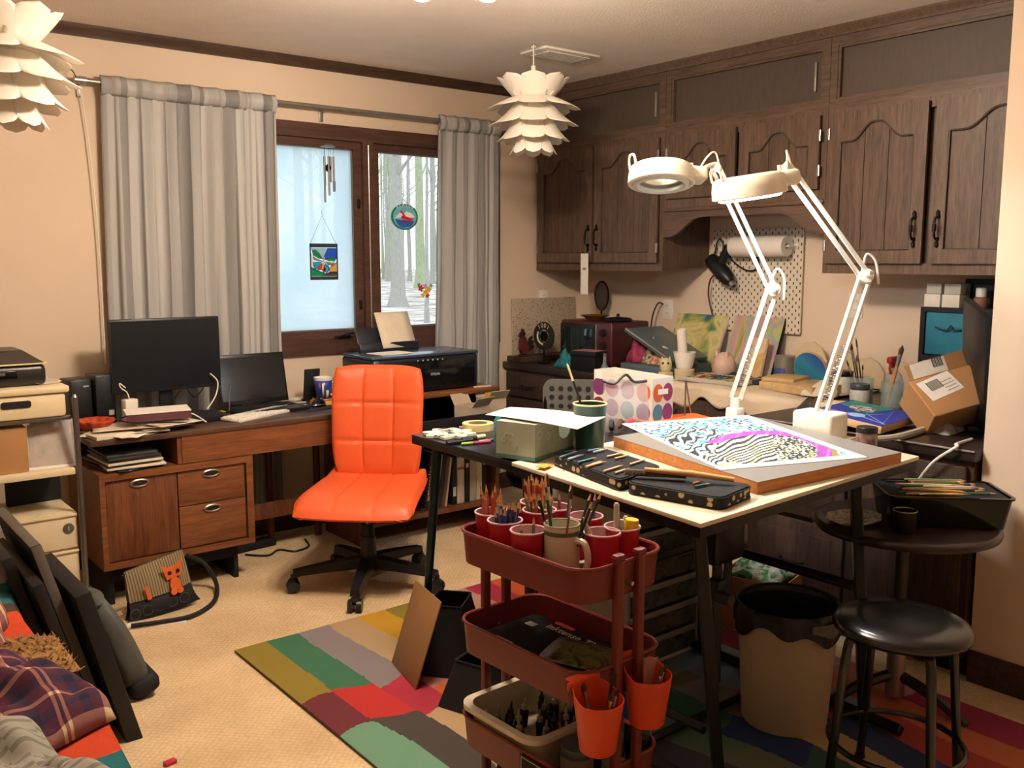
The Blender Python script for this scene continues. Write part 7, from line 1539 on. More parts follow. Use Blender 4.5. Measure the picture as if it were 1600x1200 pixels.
# ------------------------------------------------------------------ on the black table: tissue box etc.
TB0, TBL, TBR = wz(836, 722, .830), wz(783, 711, .830), wz(905, 699, .830)
ex_ = (TBR-TB0); lx = ex_.length; ex_.normalize(); ey_ = Vector((-ex_.y, ex_.x, 0)); ly = abs((TBL-TB0).dot(ey_))
TX = thing('tissue_box', 'grey green tissue box with a circle pattern and open end', 'box', M=frame(TB0, ex_, ey_)); hh_ = .108
m_tis = mat('tissue_green', '#a3ae9e', .6, var=.06, scale=18); m_tisd = mat('tissue_teal', '#4f7a72', .6)
t_ = .004; b = MB(); b.span((0, 0, 0), (lx, ly, t_)); b.span((0, 0, t_), (t_, ly, hh_)); b.span((lx-t_, 0, t_), (lx, ly, hh_)); b.span((t_, ly-t_, t_), (lx-t_, ly, hh_)); b.span((0, 0, hh_), (lx*.45, ly, hh_+.003)); b.build('walls', m_tis, TX, smooth=0)
fp = [(t_, t_), (lx-t_, t_), (lx-t_, hh_), (lx*.80, hh_)]+[(lx*.66+lx*.14*math.cos(R(a)), hh_*.62-hh_*.22*math.sin(R(a))) for a in (20, 60, 90, 120, 160)]+[(lx*.5, hh_), (t_, hh_)]
MB().prism(fp, 0, .004, frame((0, .004, 0), (1, 0, 0), (0, 0, 1))).build('cut_side', m_tis, TX)
MB().span((-.0006, -.0006, 0), (lx+.0006, ly+.0006, .012)).build('teal_base', m_tisd, TX, smooth=0)
rn = random.Random(12); m_ring = mat('ring_print', '#b8c4b8', .6)
for k in range(12):
    side_ = k % 2; r_ = rn.uniform(.008, .015); cx, cz = (rn.uniform(.02, lx*.42) if side_ else rn.uniform(.02, ly-.02)), rn.uniform(.025, hh_-.02)
    Fq = frame((cx, -.0008, cz), (1, 0, 0), (0, 0, 1)) if side_ else frame((-.0008, cx, cz), (0, -1, 0), (0, 0, 1)); b = MB(); b.lathe([(r_*.6, -.0004), (r_, -.0004), (r_, .0004), (r_*.6, .0004)], 20, Fq); b.build('printed_ring', m_ring, TX)
sh = [wz(758, 648, .945), wz(797, 636, .945), wz(947, 651, .945), wz(902, 671, .945)]
b = MB(); b.grid(lambda u, v: tuple((sh[0]*(1-u)+sh[3]*u)*(1-v)+(sh[1]*(1-u)+sh[2]*u)*v+Vector((0, 0, .004*math.sin(PI*u)))), 12, 8); solo(b, 'paper_sheet', m_paper, 'bright white sheet lying on top of the tissue box', 'paper', solid=.0012)
tpz = wz(752, 672, BZ); b = MB(); b.lathe([(.036, 0), (.056, 0), (.056, .024), (.036, .024), (.036, 0)], 40); tt_ = solo(b, 'tape_roll', mat('masking_tape', '#d0bd86', .6), 'roll of cream masking tape on the black table', 'tape', (tpz.x, tpz.y+.02, BZ)); b = MB(); b.lathe([(.034, .001), (.037, .001), (.037, .023), (.034, .023), (.034, .001)], 36); b.build('card_core', mat('tape_core', '#8a7a68', .7), tt_)
pl_ = wz(702, 680, BZ); pal = thing('palette', 'round white flower palette with dark dabs on the black table', 'palette', (pl_.x, pl_.y, BZ))
pc = [((.082+.012*math.cos(8*t_))*math.cos(t_), (.082+.012*math.cos(8*t_))*math.sin(t_)) for t_ in [2*PI*k/64 for k in range(64)]]
MB().prism(pc, .002, .010).build('plate', mat('palette_white', '#e4dcc0', .4), pal, smooth=30)
rn = random.Random(1)
for k in range(22): a, r_, s_ = rn.uniform(0, 6.3), rn.uniform(.0, .075), rn.uniform(.003, .010); MB().prism([(r_*math.cos(a)+s_*math.cos(q)*1.5, r_*math.sin(a)+s_*math.sin(q)) for q in [2*PI*j/8 for j in range(8)]], .0101, .0108).build('paint_dab', mat('dab_dark', '#2a2826', .5) if k % 3 else mat('dab_grey', '#8a867c', .5), pal)
def marker(pa, pb, c1, c2, label, r=.007):
    a, b_ = wz(*pa, BZ+r), wz(*pb, BZ+r); d = b_-a; L = d.length; T = thing('marker', label, 'marker', M=frame(a, d.orthogonal(), d.cross(d.orthogonal()), d), group='markers on the black table'); MB().cyl((0, 0, 0), (0, 0, L*.62), r, n=14).build('barrel', mat('mk_'+c1[1:], c1, .4), T); MB().cyl((0, 0, L*.62), (0, 0, L), r*1.1, r, 14).build('cap', mat('mk_'+c2[1:], c2, .4), T)
marker((738, 687), (698, 693), '#1a1a1c', '#1a1a1c', 'black marker beside the palette'); marker((722, 687), (757, 681), '#26262a', '#d8cfae', 'black and cream marker in front of the tape roll'); marker((766, 690), (721, 694), '#a8305a', '#8ab04a', 'pink marker with a lime cap near the tissue box', .005); marker((748, 690), (770, 687), '#8a8680', '#6a6660', 'grey pen lying behind the pink marker', .0045)
p = wz(779, 692, BZ); b = MB(); b.capends = True; b.lathe([(.014, 0), (.015, .004), (.015, .07), (.009, .08), (.009, .095)], 16); solo(b, 'paint_bottle', mat('teal_bottle', '#2c7a84', .35), 'small teal paint bottle beside the tissue box', 'bottle', (p.x+.015, p.y+.02, BZ))
# green tumbler with a brush
tc2 = wz(922, 632, BZ+.155); TU_ = thing('tumbler', 'dark green enamel tumbler with cream rim on the black table', 'tumbler', (tc2.x, tc2.y, BZ)); b = MB(); b.lathe([(0, 0), (.040, 0), (.043, .004), (.052, .155), (.053, .158), (.05, .158), (.041, .008), (0, .006)], 32); b.build('wall', mat('enamel_green', '#17413a', .3, var=.1), TU_); b = MB(); b.tube([(.0515*math.cos(2*PI*k/32), .0515*math.sin(2*PI*k/32), .158) for k in range(32)], .0028, 6, closed=True); b.build('rim', mat('enamel_cream', '#cfc39c', .4), TU_)
b0 = Vector((tc2.x+.02, tc2.y-.01, BZ+.012)); tgt = wz(886, 568, 1.06); T = thing('paintbrush', 'long black brush with a pale tip leaning in the green tumbler', 'brush', M=frame(b0, (tgt-b0).orthogonal(), (tgt-b0).cross((tgt-b0).orthogonal()), tgt-b0)); L = (at(886, 568, (Vector((tc2.x, tc2.y, 1))-CAM).dot(fw))-b0); M_ = frame(b0, L.orthogonal(), L.cross(L.orthogonal()), L); T.matrix_world = M_; L = L.length
MB().tube([(0, 0, 0), (0, 0, L*.5), (0, 0, L*.8)], [.002, .0042, .0034], 8).build('handle', m_black, T); MB().tube([(0, 0, L*.8), (0, 0, L*.98), (0, 0, L)], [.0036, .003, .001], 8).build('pale_end', mat('brush_cream', '#d8cf9a', .4), T)
# polka dot magazine box
DO = wz(1018, 664, BZ); D1 = wz(1066, 656, BZ); D2 = wz(930, 645, BZ)
xd = (D1-DO); xd.z = 0; wd_ = xd.length; xd.normalize(); yd = Vector((-xd.y, xd.x, 0)); ld_ = .30
DBX = thing('magazine_box', 'white box with large coloured dots and a slanted open top', 'box', M=frame(DO, xd, yd)); h1_ = .17; h2_ = .178; wd_ = .115
pw_ = mat('box_paperboard', '#d6cdc0', .6, var=.03)
b = MB(); b.prism([(0, 0), (ld_, 0), (ld_, h2_), (0, h1_)], 0, .003, frame((0.003, 0, 0), (0, 1, 0), (0, 0, 1), (-1, 0, 0))); b.prism([(0, 0), (ld_, 0), (ld_, h2_), (0, h1_)], 0, .003, frame((wd_, 0, 0), (0, 1, 0), (0, 0, 1), (-1, 0, 0))); b.span((.003, 0, 0), (wd_-.003, .003, h1_)); b.span((.003, ld_-.003, 0), (wd_-.003, ld_, h2_)); b.span((.003, .003, 0), (wd_-.003, ld_-.003, .003)); b.build('walls', pw_, DBX, smooth=0)
dots = ['#6a3060', '#c05a30', '#4a8090', '#8a3a58', '#7a3a70', '#a03a50', '#6a2838']
k = 0
for i, yq in enumerate((.042, .122, .202, .272)):
    for j, zq in enumerate((.04, .115, .185)):
        if zq+.03 > h1_+(h2_-h1_)*yq/ld_: continue
        MB().prism([(.034*math.cos(2*PI*q/24), .034*math.sin(2*PI*q/24)) for q in range(24)], -.0008, .0004, frame((-.0004, yq, zq), (0, -1, 0), (0, 0, 1))).build('dot', mat('dot_'+dots[k % 7][1:], dots[k % 7], .6), DBX); k += 1
for xq, zq in ((.032, .115), (.032, .04), (.085, .115), (.085, .04)): MB().prism([(.027*math.cos(2*PI*q/24), .033*math.sin(2*PI*q/24)) for q in range(24)], -.0004, .0008, frame((xq, -.0006, zq), (1, 0, 0), (0, 0, 1))).build('dot', mat('dot_'+dots[k % 7][1:], dots[k % 7], .6), DBX); k += 1
MB().box((.058, -.0016, .118), (.055, .0008, .02)).build('name_label', m_paper, DBX, smooth=0); MB().box((-.0016, .27, .16), (.0008, .035, .03)).build('name_label', m_paper, DBX, smooth=0)
b = MB(); e0, e1 = wz(1070, 655, BZ), wz(1080, 651, BZ); b.tube([(e0.x, e0.y, BZ+.002), (e0.x-.0, e0.y, BZ+.15), (e1.x, e1.y, BZ+.002)], .003, 6); solo(b, 'wire_stand', m_steel, 'thin wire easel beside the dotted box', 'stand')
# zip bag leaning on the box
zb = thing('zip_bag', 'clear zip bag with a dark seal holding small coloured things', 'bag', M=frame((wz(978, 676, BZ)), (rt.x, rt.y, 0), Vector((fw.x, fw.y, 0))))
m_zip = clearmat('zip_film', (.88, .88, .9), .30, .12, (.62, .6, .6))
b = MB(); b.grid(lambda u, v: ((u-.5)*(.17-.02*v), .03*math.sin(PI*u)*math.sin(PI*min(1, v*1.15))*-1+.035*v, .002+.185*v+.006*math.sin(9*u)*v), 18, 14); b.grid(lambda u, v: ((u-.5)*(.17-.02*v), .02*math.sin(PI*u)*math.sin(PI*min(1, v*1.15))+.035*v+.008, .002+.185*v+.006*math.sin(9*u)*v), 18, 14); b.build('film', m_zip, zb, smooth=40)
b = MB(); b.tube(spline([(-.08, .03, .178), (-.04, .02, .17), (0, .03, .2), (.03, .03, .175), (.075, .035, .178)], 6), .005, 6); b.build('seal', mat('seal_dark', '#2c3430', .5), zb)
for k, (x, y, z, c_, lab) in enumerate([(-.05, .0, .025, '#2a2c34', 'dark lump at the left of the zip bag'), (-.02, .004, .03, '#6a4a3a', 'brown lump in the zip bag'), (.01, -.004, .035, '#c8405a', 'pink eraser in the zip bag'), (.04, .0, .022, '#20343a', 'dark teal lump at the right of the zip bag')]):
    solo(MB().rbox((0, 0, 0), (.045, .018, .035), .008, 2), 'eraser', mat('er_'+c_[1:], c_, .7), lab, 'eraser', tuple(zb.matrix_world @ Vector((x, y+.004, z))), (20*k, 30-15*k, 40), 'small things in the zip bag')
# grey perforated chair behind the table
GS = thing('plastic_chair', 'grey plastic folding chair back with rows of round holes', 'chair', (wz(912, 628, .80).x, wz(912, 628, .80).y, 0), (0, 0, -47)); m_gp = mat('grey_plastic', '#5c5a54', .6)
b = MB(); b.prism(rrect(.36, .20, .045), -.008, .008, frame((0, .0, .80), (1, 0, 0), (0, -.1, 1))); bk_ = b.build('backrest', m_gp, GS)
for i in range(8):
    for j in range(4): MB().cyl((-.14+.04*i, -.0095-.0045*(j-1.5), .74+.04*j), (-.14+.04*i, -.0075-.0045*(j-1.5), .74+.04*j), .0115, n=10).build('hole', m_blackm, bk_)
b = MB(); b.prism(rrect(.38, .36, .05), -.01, .01, frame((0, -.2, .45), (1, 0, 0), (0, 1, 0))); b.build('seat', m_gp, GS)
for x in (-.17, .17):
    MB().tube([(x, .0, .84), (x, .0, .46), (x, .10, .0)], .011, 8).build('leg', m_iron, GS); MB().tube([(x, .0, .46), (x, -.38, .0)], .011, 8).build('leg', m_iron, GS)
# ------------------------------------------------------------------ round table things
RC = Vector((2.75, 1.445, RTZ))
bb_ = thing('supply_bin', 'black plastic bin heaped with pencils on the round table', 'bin', M=frame(RC+Vector((.075, -.07, .001)), (.70, -.714, 0), (.714, .70, 0))); w_, l_, h_ = .36, .23, .10; b = MB(); t_ = .004
rings = [(rrect(w_-.03, l_-.03, .02), 0), (rrect(w_, l_, .025), h_-.008), (rrect(w_+.014, l_+.014, .03), h_-.006), (rrect(w_+.014, l_+.014, .03), h_), (rrect(w_-.006, l_-.006, .022), h_), (rrect(w_-.036, l_-.036, .018), .004)]; n = len(rings[0][0])
b.add([(x, y, z) for r_, z in rings for x, y in r_], [(j*n+k, j*n+(k+1) % n, (j+1)*n+(k+1) % n, (j+1)*n+k) for j in range(5) for k in range(n)]+[tuple(range(n-1, -1, -1)), tuple(range(5*n, 6*n))]); b.build('bin_shell', m_gloss, bb_, smooth=40)
MB().box((0, 0, h_-.006), (w_-.02, l_-.02, .004)).build('inner_tray', m_blackm, bb_, smooth=0)
Mb_ = frame(RC+Vector((.075, -.07, .001)), (.70, -.714, 0), (.714, .70, 0)); rn = random.Random(17)
for k in range(22):
    a = R(rn.uniform(-22, 22)); y = -.085+.0078*k+rn.uniform(-.004, .004); z = h_+.001+.004*(k % 3); L = rn.uniform(.16, .19); x0 = rn.uniform(-.165, -.03)
    p0 = Mb_ @ Vector((x0, y-.5*L*math.sin(a)*.4, z)); p1 = Mb_ @ Vector((x0+L*math.cos(a*.4), y+.5*L*math.sin(a)*.4, z+.002))
    pencil(p0, p1-p0, L, ['#c8b070', '#2a5a5a', '#d88a3a', '#3a6a4a', '#20223a', '#b89a68', '#8a5a4a', '#3a4a7a', '#c8c0a8', '#6a8a5a', '#3a2a2a'][k % 11], 'coloured pencil lying in the black bin on the round table', 'pencils in the black bin')
solo(MB().prism([(0, 0), (.12, .01), (.03, .07)], 0, .001), 'paper_scrap', m_paper, 'white paper corner at the front of the black bin', 'paper', tuple(Mb_ @ Vector((-.09, -.10, h_+.002))), (0, 0, -30))
pq = wz(1362, 790, RTZ); pp2 = thing('paper_palette', 'octagonal white paper plate smeared with dark paint', 'plate', (2.60, 1.53, RTZ+.001)); oc = [(.105*math.cos(2*PI*k/8+.2), .08*math.sin(2*PI*k/8+.2)) for k in range(8)]
MB().prism([(x*.7, y*.7) for x, y in oc], 0, .002).build('plate_floor', paintmat('plate_smear', ['#f2eee4', '#f0ece0', '#eee8da', '#9aa070', '#f2eee4', '#55564a', '#efe9dc'], 26, 2, 5, .5), pp2)
b = MB(); n = 8; b.add([(x*.7, y*.7, .001) for x, y in oc]+[(x, y, .016) for x, y in oc], [(k, (k+1) % 8, 8+(k+1) % 8, 8+k) for k in range(8)]); b.build('plate_rim', paintmat('plate_smear', ['#fff', '#fff']), pp2, smooth=0, solid=.0015)
ck = wz(1416, 805, RTZ); cu_ = thing('paint_cup', 'small black cup beside the black bin on the round table', 'cup', (2.62, 1.375, RTZ+.001)); b = MB(); b.lathe([(0, 0), (.028, 0), (.031, .004), (.035, .065), (.0335, .065), (.029, .008), (0, .006)], 24); b.build('wall', m_black, cu_); MB().tube([(.034*math.cos(2*PI*k/24), .034*math.sin(2*PI*k/24), .065) for k in range(24)], .0018, 5, closed=True).build('rim', m_steel, cu_)
# ------------------------------------------------------------------ under the table: drawer tower
DTW = thing('drawer_tower', 'smoky plastic drawer tower under the tables', 'drawers', (2.19, 2.10, .012)); w_, d_ = .37, .36
MB().span((0, .01, 0), (w_, d_, .012)).build('bottom', m_white, DTW, smooth=0)
[MB().span((x_, 0, .012), (x_+.012, d_, .60)).build('side_frame', mat('tower_frame', '#9a968a', .5), DTW, smooth=0) for x_ in (0, w_-.012)]; MB().rbox((w_/2, d_/2, .607), (w_, d_, .016), .004).build('top', mat('tower_frame', '#9a968a', .5), DTW)
m_smk = clearmat('smoky_plastic', (.55, .55, .52), .6, .15, (.16, .17, .15))
for k in range(6):
    z = .018+.097*k; MB().box((w_/2, .014, z+.04), (w_-.028, .02, .082)).build('drawer', m_smk, DTW, smooth=0); o = MB().rbox((w_/2, -.002, z+.076), (w_-.02, .012, .020), .004).build('drawer_lip', mat('tower_frame', '#9a968a', .5), DTW)
    solo(MB().rbox((0, 0, .025), (.28, .26, .05), .01), 'supply_stack', mat('stack_'+str(k % 3), ['#4a4a40', '#5c5640', '#3c4240'][k % 3], .8, var=.5, scale=30), ['papers in the lowest drawer of the smoky tower', 'papers in the second drawer of the smoky tower', 'papers in the third drawer of the smoky tower', 'papers in the fourth drawer of the smoky tower', 'papers in the fifth drawer of the smoky tower', 'papers in the top drawer of the smoky tower'][k], 'papers', (2.19+w_/2, 2.30, z+.016))
# box of green things behind the bin
gbx = thing('carton', 'small tan carton with a green bag beside the base cabinet', 'box', (2.92, 2.10, 0), (0, 0, 15)); b = MB(); b.span((-.1, -.13, 0), (.1, .13, .005)); [b.span(p_, q_) for p_, q_ in (((-.1, -.13, .005), (-.096, .13, .22)), ((.096, -.13, .005), (.1, .13, .22)), ((-.096, -.13, .005), (.096, -.126, .22)), ((-.096, .126, .005), (.096, .13, .22)))]; b.build('walls', mat('kraft_card', '#a5784c', .8), gbx, smooth=0)
cloth('packet', 'crumpled green and white packet in the tan carton', (2.92, 2.10, .215), .18, .22, .055, paintmat('green_packet', ['#2f8a4a', '#3a9a50', '#d8d8d0', '#2f8a4a', '#286a3c', '#b8402c'], 16, 1, 3, .4), 9, 15, 'packet')
# board leaning on black tapered bins
pA, pB = wz(612.5, 1034.7, .012), wz(650, 1078, .012); hx_ = (pB-pA); wb_ = hx_.length; hx_.normalize()
pC = at(647, 904, (pA-CAM).dot(fw)+.02); lean_ = (pC-pA); L_ = lean_.length; zz = (lean_-hx_*lean_.dot(hx_)).normalized()
solo(MB().rbox((wb_/2, 0, L_/2), (wb_, .006, L_), .004), 'hardboard', mat('hardboard_tan', '#8f6a45', .6, var=.06), 'tan hardboard sheet leaning on the black tapered bin', 'board', M=frame(pA, hx_, zz.cross(hx_), zz))
def taper(label, c, rz, h=.30, w0=.24, d0=.22):
    T = thing('tapered_bin', label, 'bin', c, (0, 0, rz)); ri = [(rrect(w0, d0, .012), 0), (rrect(w0*.62, d0*.55, .01), h), (rrect(w0*.58, d0*.5, .01), h), (rrect(w0*.9, d0*.9, .01), .01)]; n = len(ri[0][0]); b = MB()
    b.add([(x, y, z) for r_, z in ri for x, y in r_], [(j*n+k, j*n+(k+1) % n, (j+1)*n+(k+1) % n, (j+1)*n+k) for j in range(3) for k in range(n)]+[tuple(range(n-1, -1, -1)), tuple(range(3*n, 4*n))]); b.build('shell', m_blackm, T, smooth=30); MB().tube([(x, y, h) for x, y in ri[1][0]], .003, 5, closed=True).build('rim', m_black, T)
tq = wz(697, 1052, .012); taper('black tapered bin behind the tan hardboard', (tq.x+.06, tq.y+.06, .012), 40, .235)
tq = wz(745, 1112, .012); taper('second black tapered bin half hidden by the trolley', (tq.x+.05, tq.y+.05, .012), 20, .15, .2, .2)
# ================================================================== rack contents
for z in (.828,): 
    for y in (.02, .38): MB().rbox((wr/2, y, z), (wr-.024, .02, .016), .003).build('rail', m_pole, K)
m_bn = mat('bin_ivory', '#dcc9a2', .5, var=.03)
BI = thing('storage_bin', 'ivory lidded storage bin with a dark grip slot on the rack', 'bin', (.53, 3.745, .8365)); 
b = MB(); b.rbox((0, .2, .045), (.66, .39, .09), .012); b.build('tub', m_bn, BI); b = MB(); b.rbox((0, .2, .104), (.685, .41, .026), .008); b.build('lid', m_bn, BI)
MB().prism(rrect(.10, .026, .009), 0, .003, frame((.16, .0045, .058), (1, 0, 0), (0, 0, 1))).build('grip_slot', m_blackm, BI)
SC = thing('scanner', 'black flatbed scanner on the ivory bin', 'scanner', (.55, 3.80, .954)); m_sc = mat('scanner_black', '#1d1b19', .35, spec=.5)
b = MB(); b.rbox((-.02, .15, .04), (.56, .30, .08), .02, 3); b.build('base', m_sc, SC)
b = MB(); P = [(-.29, 0, .085), (.255, 0, .085), (.255, .30, .085), (-.29, .30, .085), (-.27, .05, .128), (.20, .10, .128), (.20, .28, .128), (-.27, .28, .128)]; b.add(P, [(3, 2, 1, 0), (4, 5, 6, 7), (0, 1, 5, 4), (1, 2, 6, 5), (2, 3, 7, 6), (3, 0, 4, 7)]); b.build('lid', mat('scanner_lid', '#35302c', .4), SC, smooth=0)
b = MB(); b.rbox((-.018, .148, .0825), (.57, .305, .006), .002); b.build('pale_seam', mat('seam_cream', '#cdbb90', .4), SC)
textpart('maker_name', 'EPSON', .016, mat('maker_silver', '#b8bcc2', .4), SC, frame((.06, .022, .108), (1, 0, 0), (0, .75, .65)))
MB().rbox((.05, -.002, .045), (.22, .006, .03), .003).build('button_panel', m_gloss, SC)
for k in range(4): MB().rbox((-.02+.042*k, -.006, .05), (.028, .004, .010), .002).build('button', mat('button_grey', '#5a5652', .4), SC)
sheet((.80, 3.87, .955), .10, .12, 20, m_paperw, 'paper corner sticking out under the scanner')
BX_ = thing('cardboard_box', 'brown cardboard box on the middle rack shelf', 'box', (.545, 3.78, .636)); MB().rbox((0, .14, .085), (.36, .28, .17), .003).build('box', mat('kraft_card', '#a5784c', .8), BX_); MB().box((0, .14, .171), (.05, .282, .001)).build('tape', mat('box_tape', '#b89468', .4), BX_, smooth=0)
bg = thing('paper_bag', 'clear sleeve of pale papers leaning on the middle rack shelf', 'sleeve', (.81, 3.80, .636), (-14, 0, -6)); MB().rbox((0, 0, .085), (.15, .012, .17), .003).build('papers', mat('sleeve_papers', '#c9b5a4', .7, var=.25, scale=12, color2='#8f8486'), bg); MB().rbox((0, -.008, .09), (.165, .003, .185), .001).build('film', clearmat('sleeve_film', (.95, .93, .9), .25, .1, (.9, .85, .8)), bg); MB().box((0, -.01, .002), (.165, .004, .01)).build('bright_edge', m_paper, bg, smooth=0); MB().rbox((-.0, .04, .10), (.12, .03, .17), .004).build('dark_backing', m_blackm, bg)
WD = thing('drawer_box', 'white two drawer box with a round grey label on the rack', 'drawers', (.775, 3.775, .164)); m_wd = mat('ivory_board', '#d9c8a6', .55, var=.03)
MB().rbox((0, .16, .147), (.205, .32, .294), .004).build('case', m_wd, WD)
for z0 in (.012, .155): d_ = MB().rbox((0, -.004, z0+.066), (.198, .012, .128), .003).build('drawer', m_wd, WD); MB().rbox((0, -.012, z0+.132), (.2, .012, .01), .003).build('pull_lip', m_wd, d_)
b = MB(); b.capends = True; b.lathe([(.02, -.001), (.02, .002), (.018, .003), (0, .003)], 24, frame((.068, -.011, .235), (1, 0, 0), (0, 0, 1))); b.build('round_label', mat('label_grey', '#56524c', .5), WD); textpart('label_mark', '1', .024, m_wd, WD, frame((.068, -.0145, .235), (1, 0, 0), (0, 0, 1)))
for k, (x, z, w_, h_, lab) in enumerate([(.565, .164, .19, .12, 'tan carton at the bottom of the rack behind the black panels'), (.565, .285, .18, .10, 'clear plastic box lower in the rack stack'), (.57, .388, .17, .10, 'clear plastic box on top of the rack stack')]):
    solo(MB().rbox((0, .13, h_/2), (w_, .26, h_), .006), 'storage_box' if k else 'carton', clearmat('acrylic_box', (.85, .84, .8), .4, .1, (.5, .47, .42)) if k else mat('kraft_card', '#a5784c', .8), lab, 'box', (x, 3.80, z))
    if k: solo(MB().rbox((0, .1, h_*.3), (w_*.8, .18, h_*.5), .02), 'craft_bits', mat('bits', '#8a7a64', .7, var=.5, scale=40, color2='#c8b898'), 'pale craft bits inside the lower clear box' if k == 1 else 'pale craft bits inside the upper clear box', 'craft bits', (x, 3.83, z+.004))
solo(MB().rbox((0, .15, .11), (.02, .3, .22), .003), 'folder', m_blackm, 'dark folder standing behind the white drawer box', 'folder', (.70, 3.84, .46))if False else None
solo(MB().rbox((0, 0, .07), (.2, .03, .14), .004), 'dark_case', m_blackm, 'dark case on the white drawer box', 'case', (.78, 4.02, .459), (0, 0, 5))
# ================================================================== panels leaning by the bed
m_pan = mat('panel_black', '#121215', .5, var=.1); m_pang = mat('panel_edge_grey', '#5a524a', .6)
def leanpanel(foot, h, a, w_, t_, label, edge=None):
    T = thing('black_canvas', label, 'panel', foot, (0, -a, 0), 'dark panels leaning by the bed'); MB().rbox((-t_/2, w_/2, h/2), (t_, w_, h), .003).build('panel', m_pan, T)
    if edge: MB().rbox((-t_/2, -.001, h/2), (t_*.9, .003, h), .001).build('near_edge', edge, T); MB().rbox((-t_/2, w_/2, h+.0008), (t_*.9, w_*.98, .002), .0005).build('top_edge', edge, T)
F0 = wz(224, 1153, 0)
leanpanel((F0.x, F0.y, 0), .50, 14, .46, .045, 'outermost black canvas panel leaning beside the bed', None)
leanpanel((F0.x-.055, F0.y+.10, 0), .64, 15, .52, .03, 'tall dark panel with a grey brown edge behind the outermost one', m_pang)
leanpanel((F0.x-.095, F0.y+.02, 0), .55, 15, .55, .03, 'third black panel leaning close to the bed', None)
leanpanel((F0.x-.130, F0.y+.16, 0), .60, 15, .5, .03, 'innermost dark panel against the bed', None)
# backpack
bp_ = thing('backpack', 'grey green backpack slumped against the black panels', 'backpack', (F0.x+.055, F0.y+.36, 0), (0, -20, 0)); m_bp = mat('backpack_grey', '#4a4a44', .7, var=.1, bump=.2, bscale=300)
b = MB()
def bpf(u, v):
    a = 2*PI*u; z = .36*v; s_ = math.sin(PI*min(1, max(.0, .12+.80*v)))**.5; k = abs(math.cos(a))**.6*(1 if math.cos(a) > 0 else -1); q = abs(math.sin(a))**.6*(1 if math.sin(a) > 0 else -1)
    return ((.045+.01*(1-v))*k*s_+.035, .13*q*s_*(1-.12*v)+.006*math.sin(9*v+4*u), z)
b.grid(bpf, 40, 20); b.build('body', m_bp, bp_, smooth=60)
b = MB(); b.lathe([(0, .36), (.03, .362), (.04, .35)], 20, rotm(0, 0, 0, (.035, 0, 0)), sx=.8, sy=2.2); b.build('top_flap', m_bp, bp_, smooth=60)
MB().rbox((.045, 0, .03), (.10, .25, .07), .03, 3).build('dark_base', m_blackm, bp_); b = MB(); b.tube(spline([(.0, -.05, .35), (-.02, -.07, .26), (.0, -.09, .14), (.05, -.10, .05)], 6), .011, 8); b.build('shoulder_strap', m_blackm, bp_); MB().cyl((.07, -.06, .28), (.085, -.06, .28), .008, n=10).build('buckle', m_steel, bp_)
# handbag with orange cat
hbp = wz(246, 962, 0); HB = thing('handbag', 'small handbag with striped flap, orange cat and black base', 'handbag', (hbp.x+.03, hbp.y+.02, 0), (-4, -6, 4)); m_hb = mat('black_canvas', '#17161a', .75, var=.1)
b = MB()
def bagp(u, v, y0): 
    w_ = .155-.028*v; return ((u-.5)*2*w_*(1-.05*math.sin(PI*v)), y0*(.75+.6*math.sin(PI*min(1, v*.9))), .003+.085*v)
for sgn in (-1, 1): b.grid(lambda u, v: bagp(u, v, sgn*.035*max(.15, math.sin(PI*u))**.5), 20, 6)
b.build('black_base', m_hb, HB, smooth=60)
def stripe_mat():
    m = bpy.data.materials.new('striped_canvas'); m.use_nodes = True; nt = m.node_tree; b = nt.nodes['Principled BSDF']; b.inputs['Roughness'].default_value = .85; tc = nt.nodes.new('ShaderNodeTexCoord'); w_ = nt.nodes.new('ShaderNodeTexWave'); w_.inputs['Scale'].default_value = 30; w_.inputs['Distortion'].default_value = .2; nt.links.new(tc.outputs['Object'], w_.inputs['Vector'])
    cr = nt.nodes.new('ShaderNodeValToRGB'); cr.color_ramp.elements[0].position = .25; cr.color_ramp.elements[0].color = lin('#5a4c36'); cr.color_ramp.elements[1].position = .45; cr.color_ramp.elements[1].color = lin('#8d7c5c'); nt.links.new(w_.outputs[0], cr.inputs[0]); nt.links.new(cr.outputs[0], b.inputs['Base Color']); return m
b = MB()
for sgn in (-1, 1): b.grid(lambda u, v: ((u-.5)*2*(.127-.008*v), sgn*.040*max(.12, math.sin(PI*u))**.5*(1-.8*v**2)-(.001 if sgn < 0 else -.001), .088+.125*v+.02*u*v), 20, 8)
b.build('striped_top', stripe_mat(), HB, smooth=60)
b = MB(); b.tube(spline([(-.13, 0, .20), (0, 0, .216), (.125, 0, .232)], 6), .005, 6); b.build('zip', m_hb, HB)
m_cat = mat('cat_orange', '#d8652c', .7); Fc = lambda y, x, z: frame((x, y, z), (1, 0, .12), (-.12, -.12, 1))
MB().prism([(-.032, -.022), (.03, -.024), (.036, .012), (.046, .042), (.02, .024), (-.016, .026), (-.04, .042), (-.036, .01)], 0, .006, Fc(-.043, .052, .165)).build('cat_head', m_cat, HB)
MB().prism([(.022*math.cos(2*PI*k/16), .034*math.sin(2*PI*k/16)) for k in range(16)], 0, .006, Fc(-.046, .052, .112)).build('cat_body', m_cat, HB)
for x in (-.012, .014): MB().prism([(.013*math.cos(2*PI*k/12), .012*math.sin(2*PI*k/12)) for k in range(12)], 0, .008, Fc(-.047, .052+x, .085)).build('cat_paw', m_cat, HB)
for x, c_ in ((-.016, m_white), (.018, m_blackm)): MB().prism([(.008*math.cos(2*PI*k/12), .008*math.sin(2*PI*k/12)) for k in range(12)], 0, .0085, Fc(-.044, .052+x, .166)).build('cat_eye', m_blackm, HB)
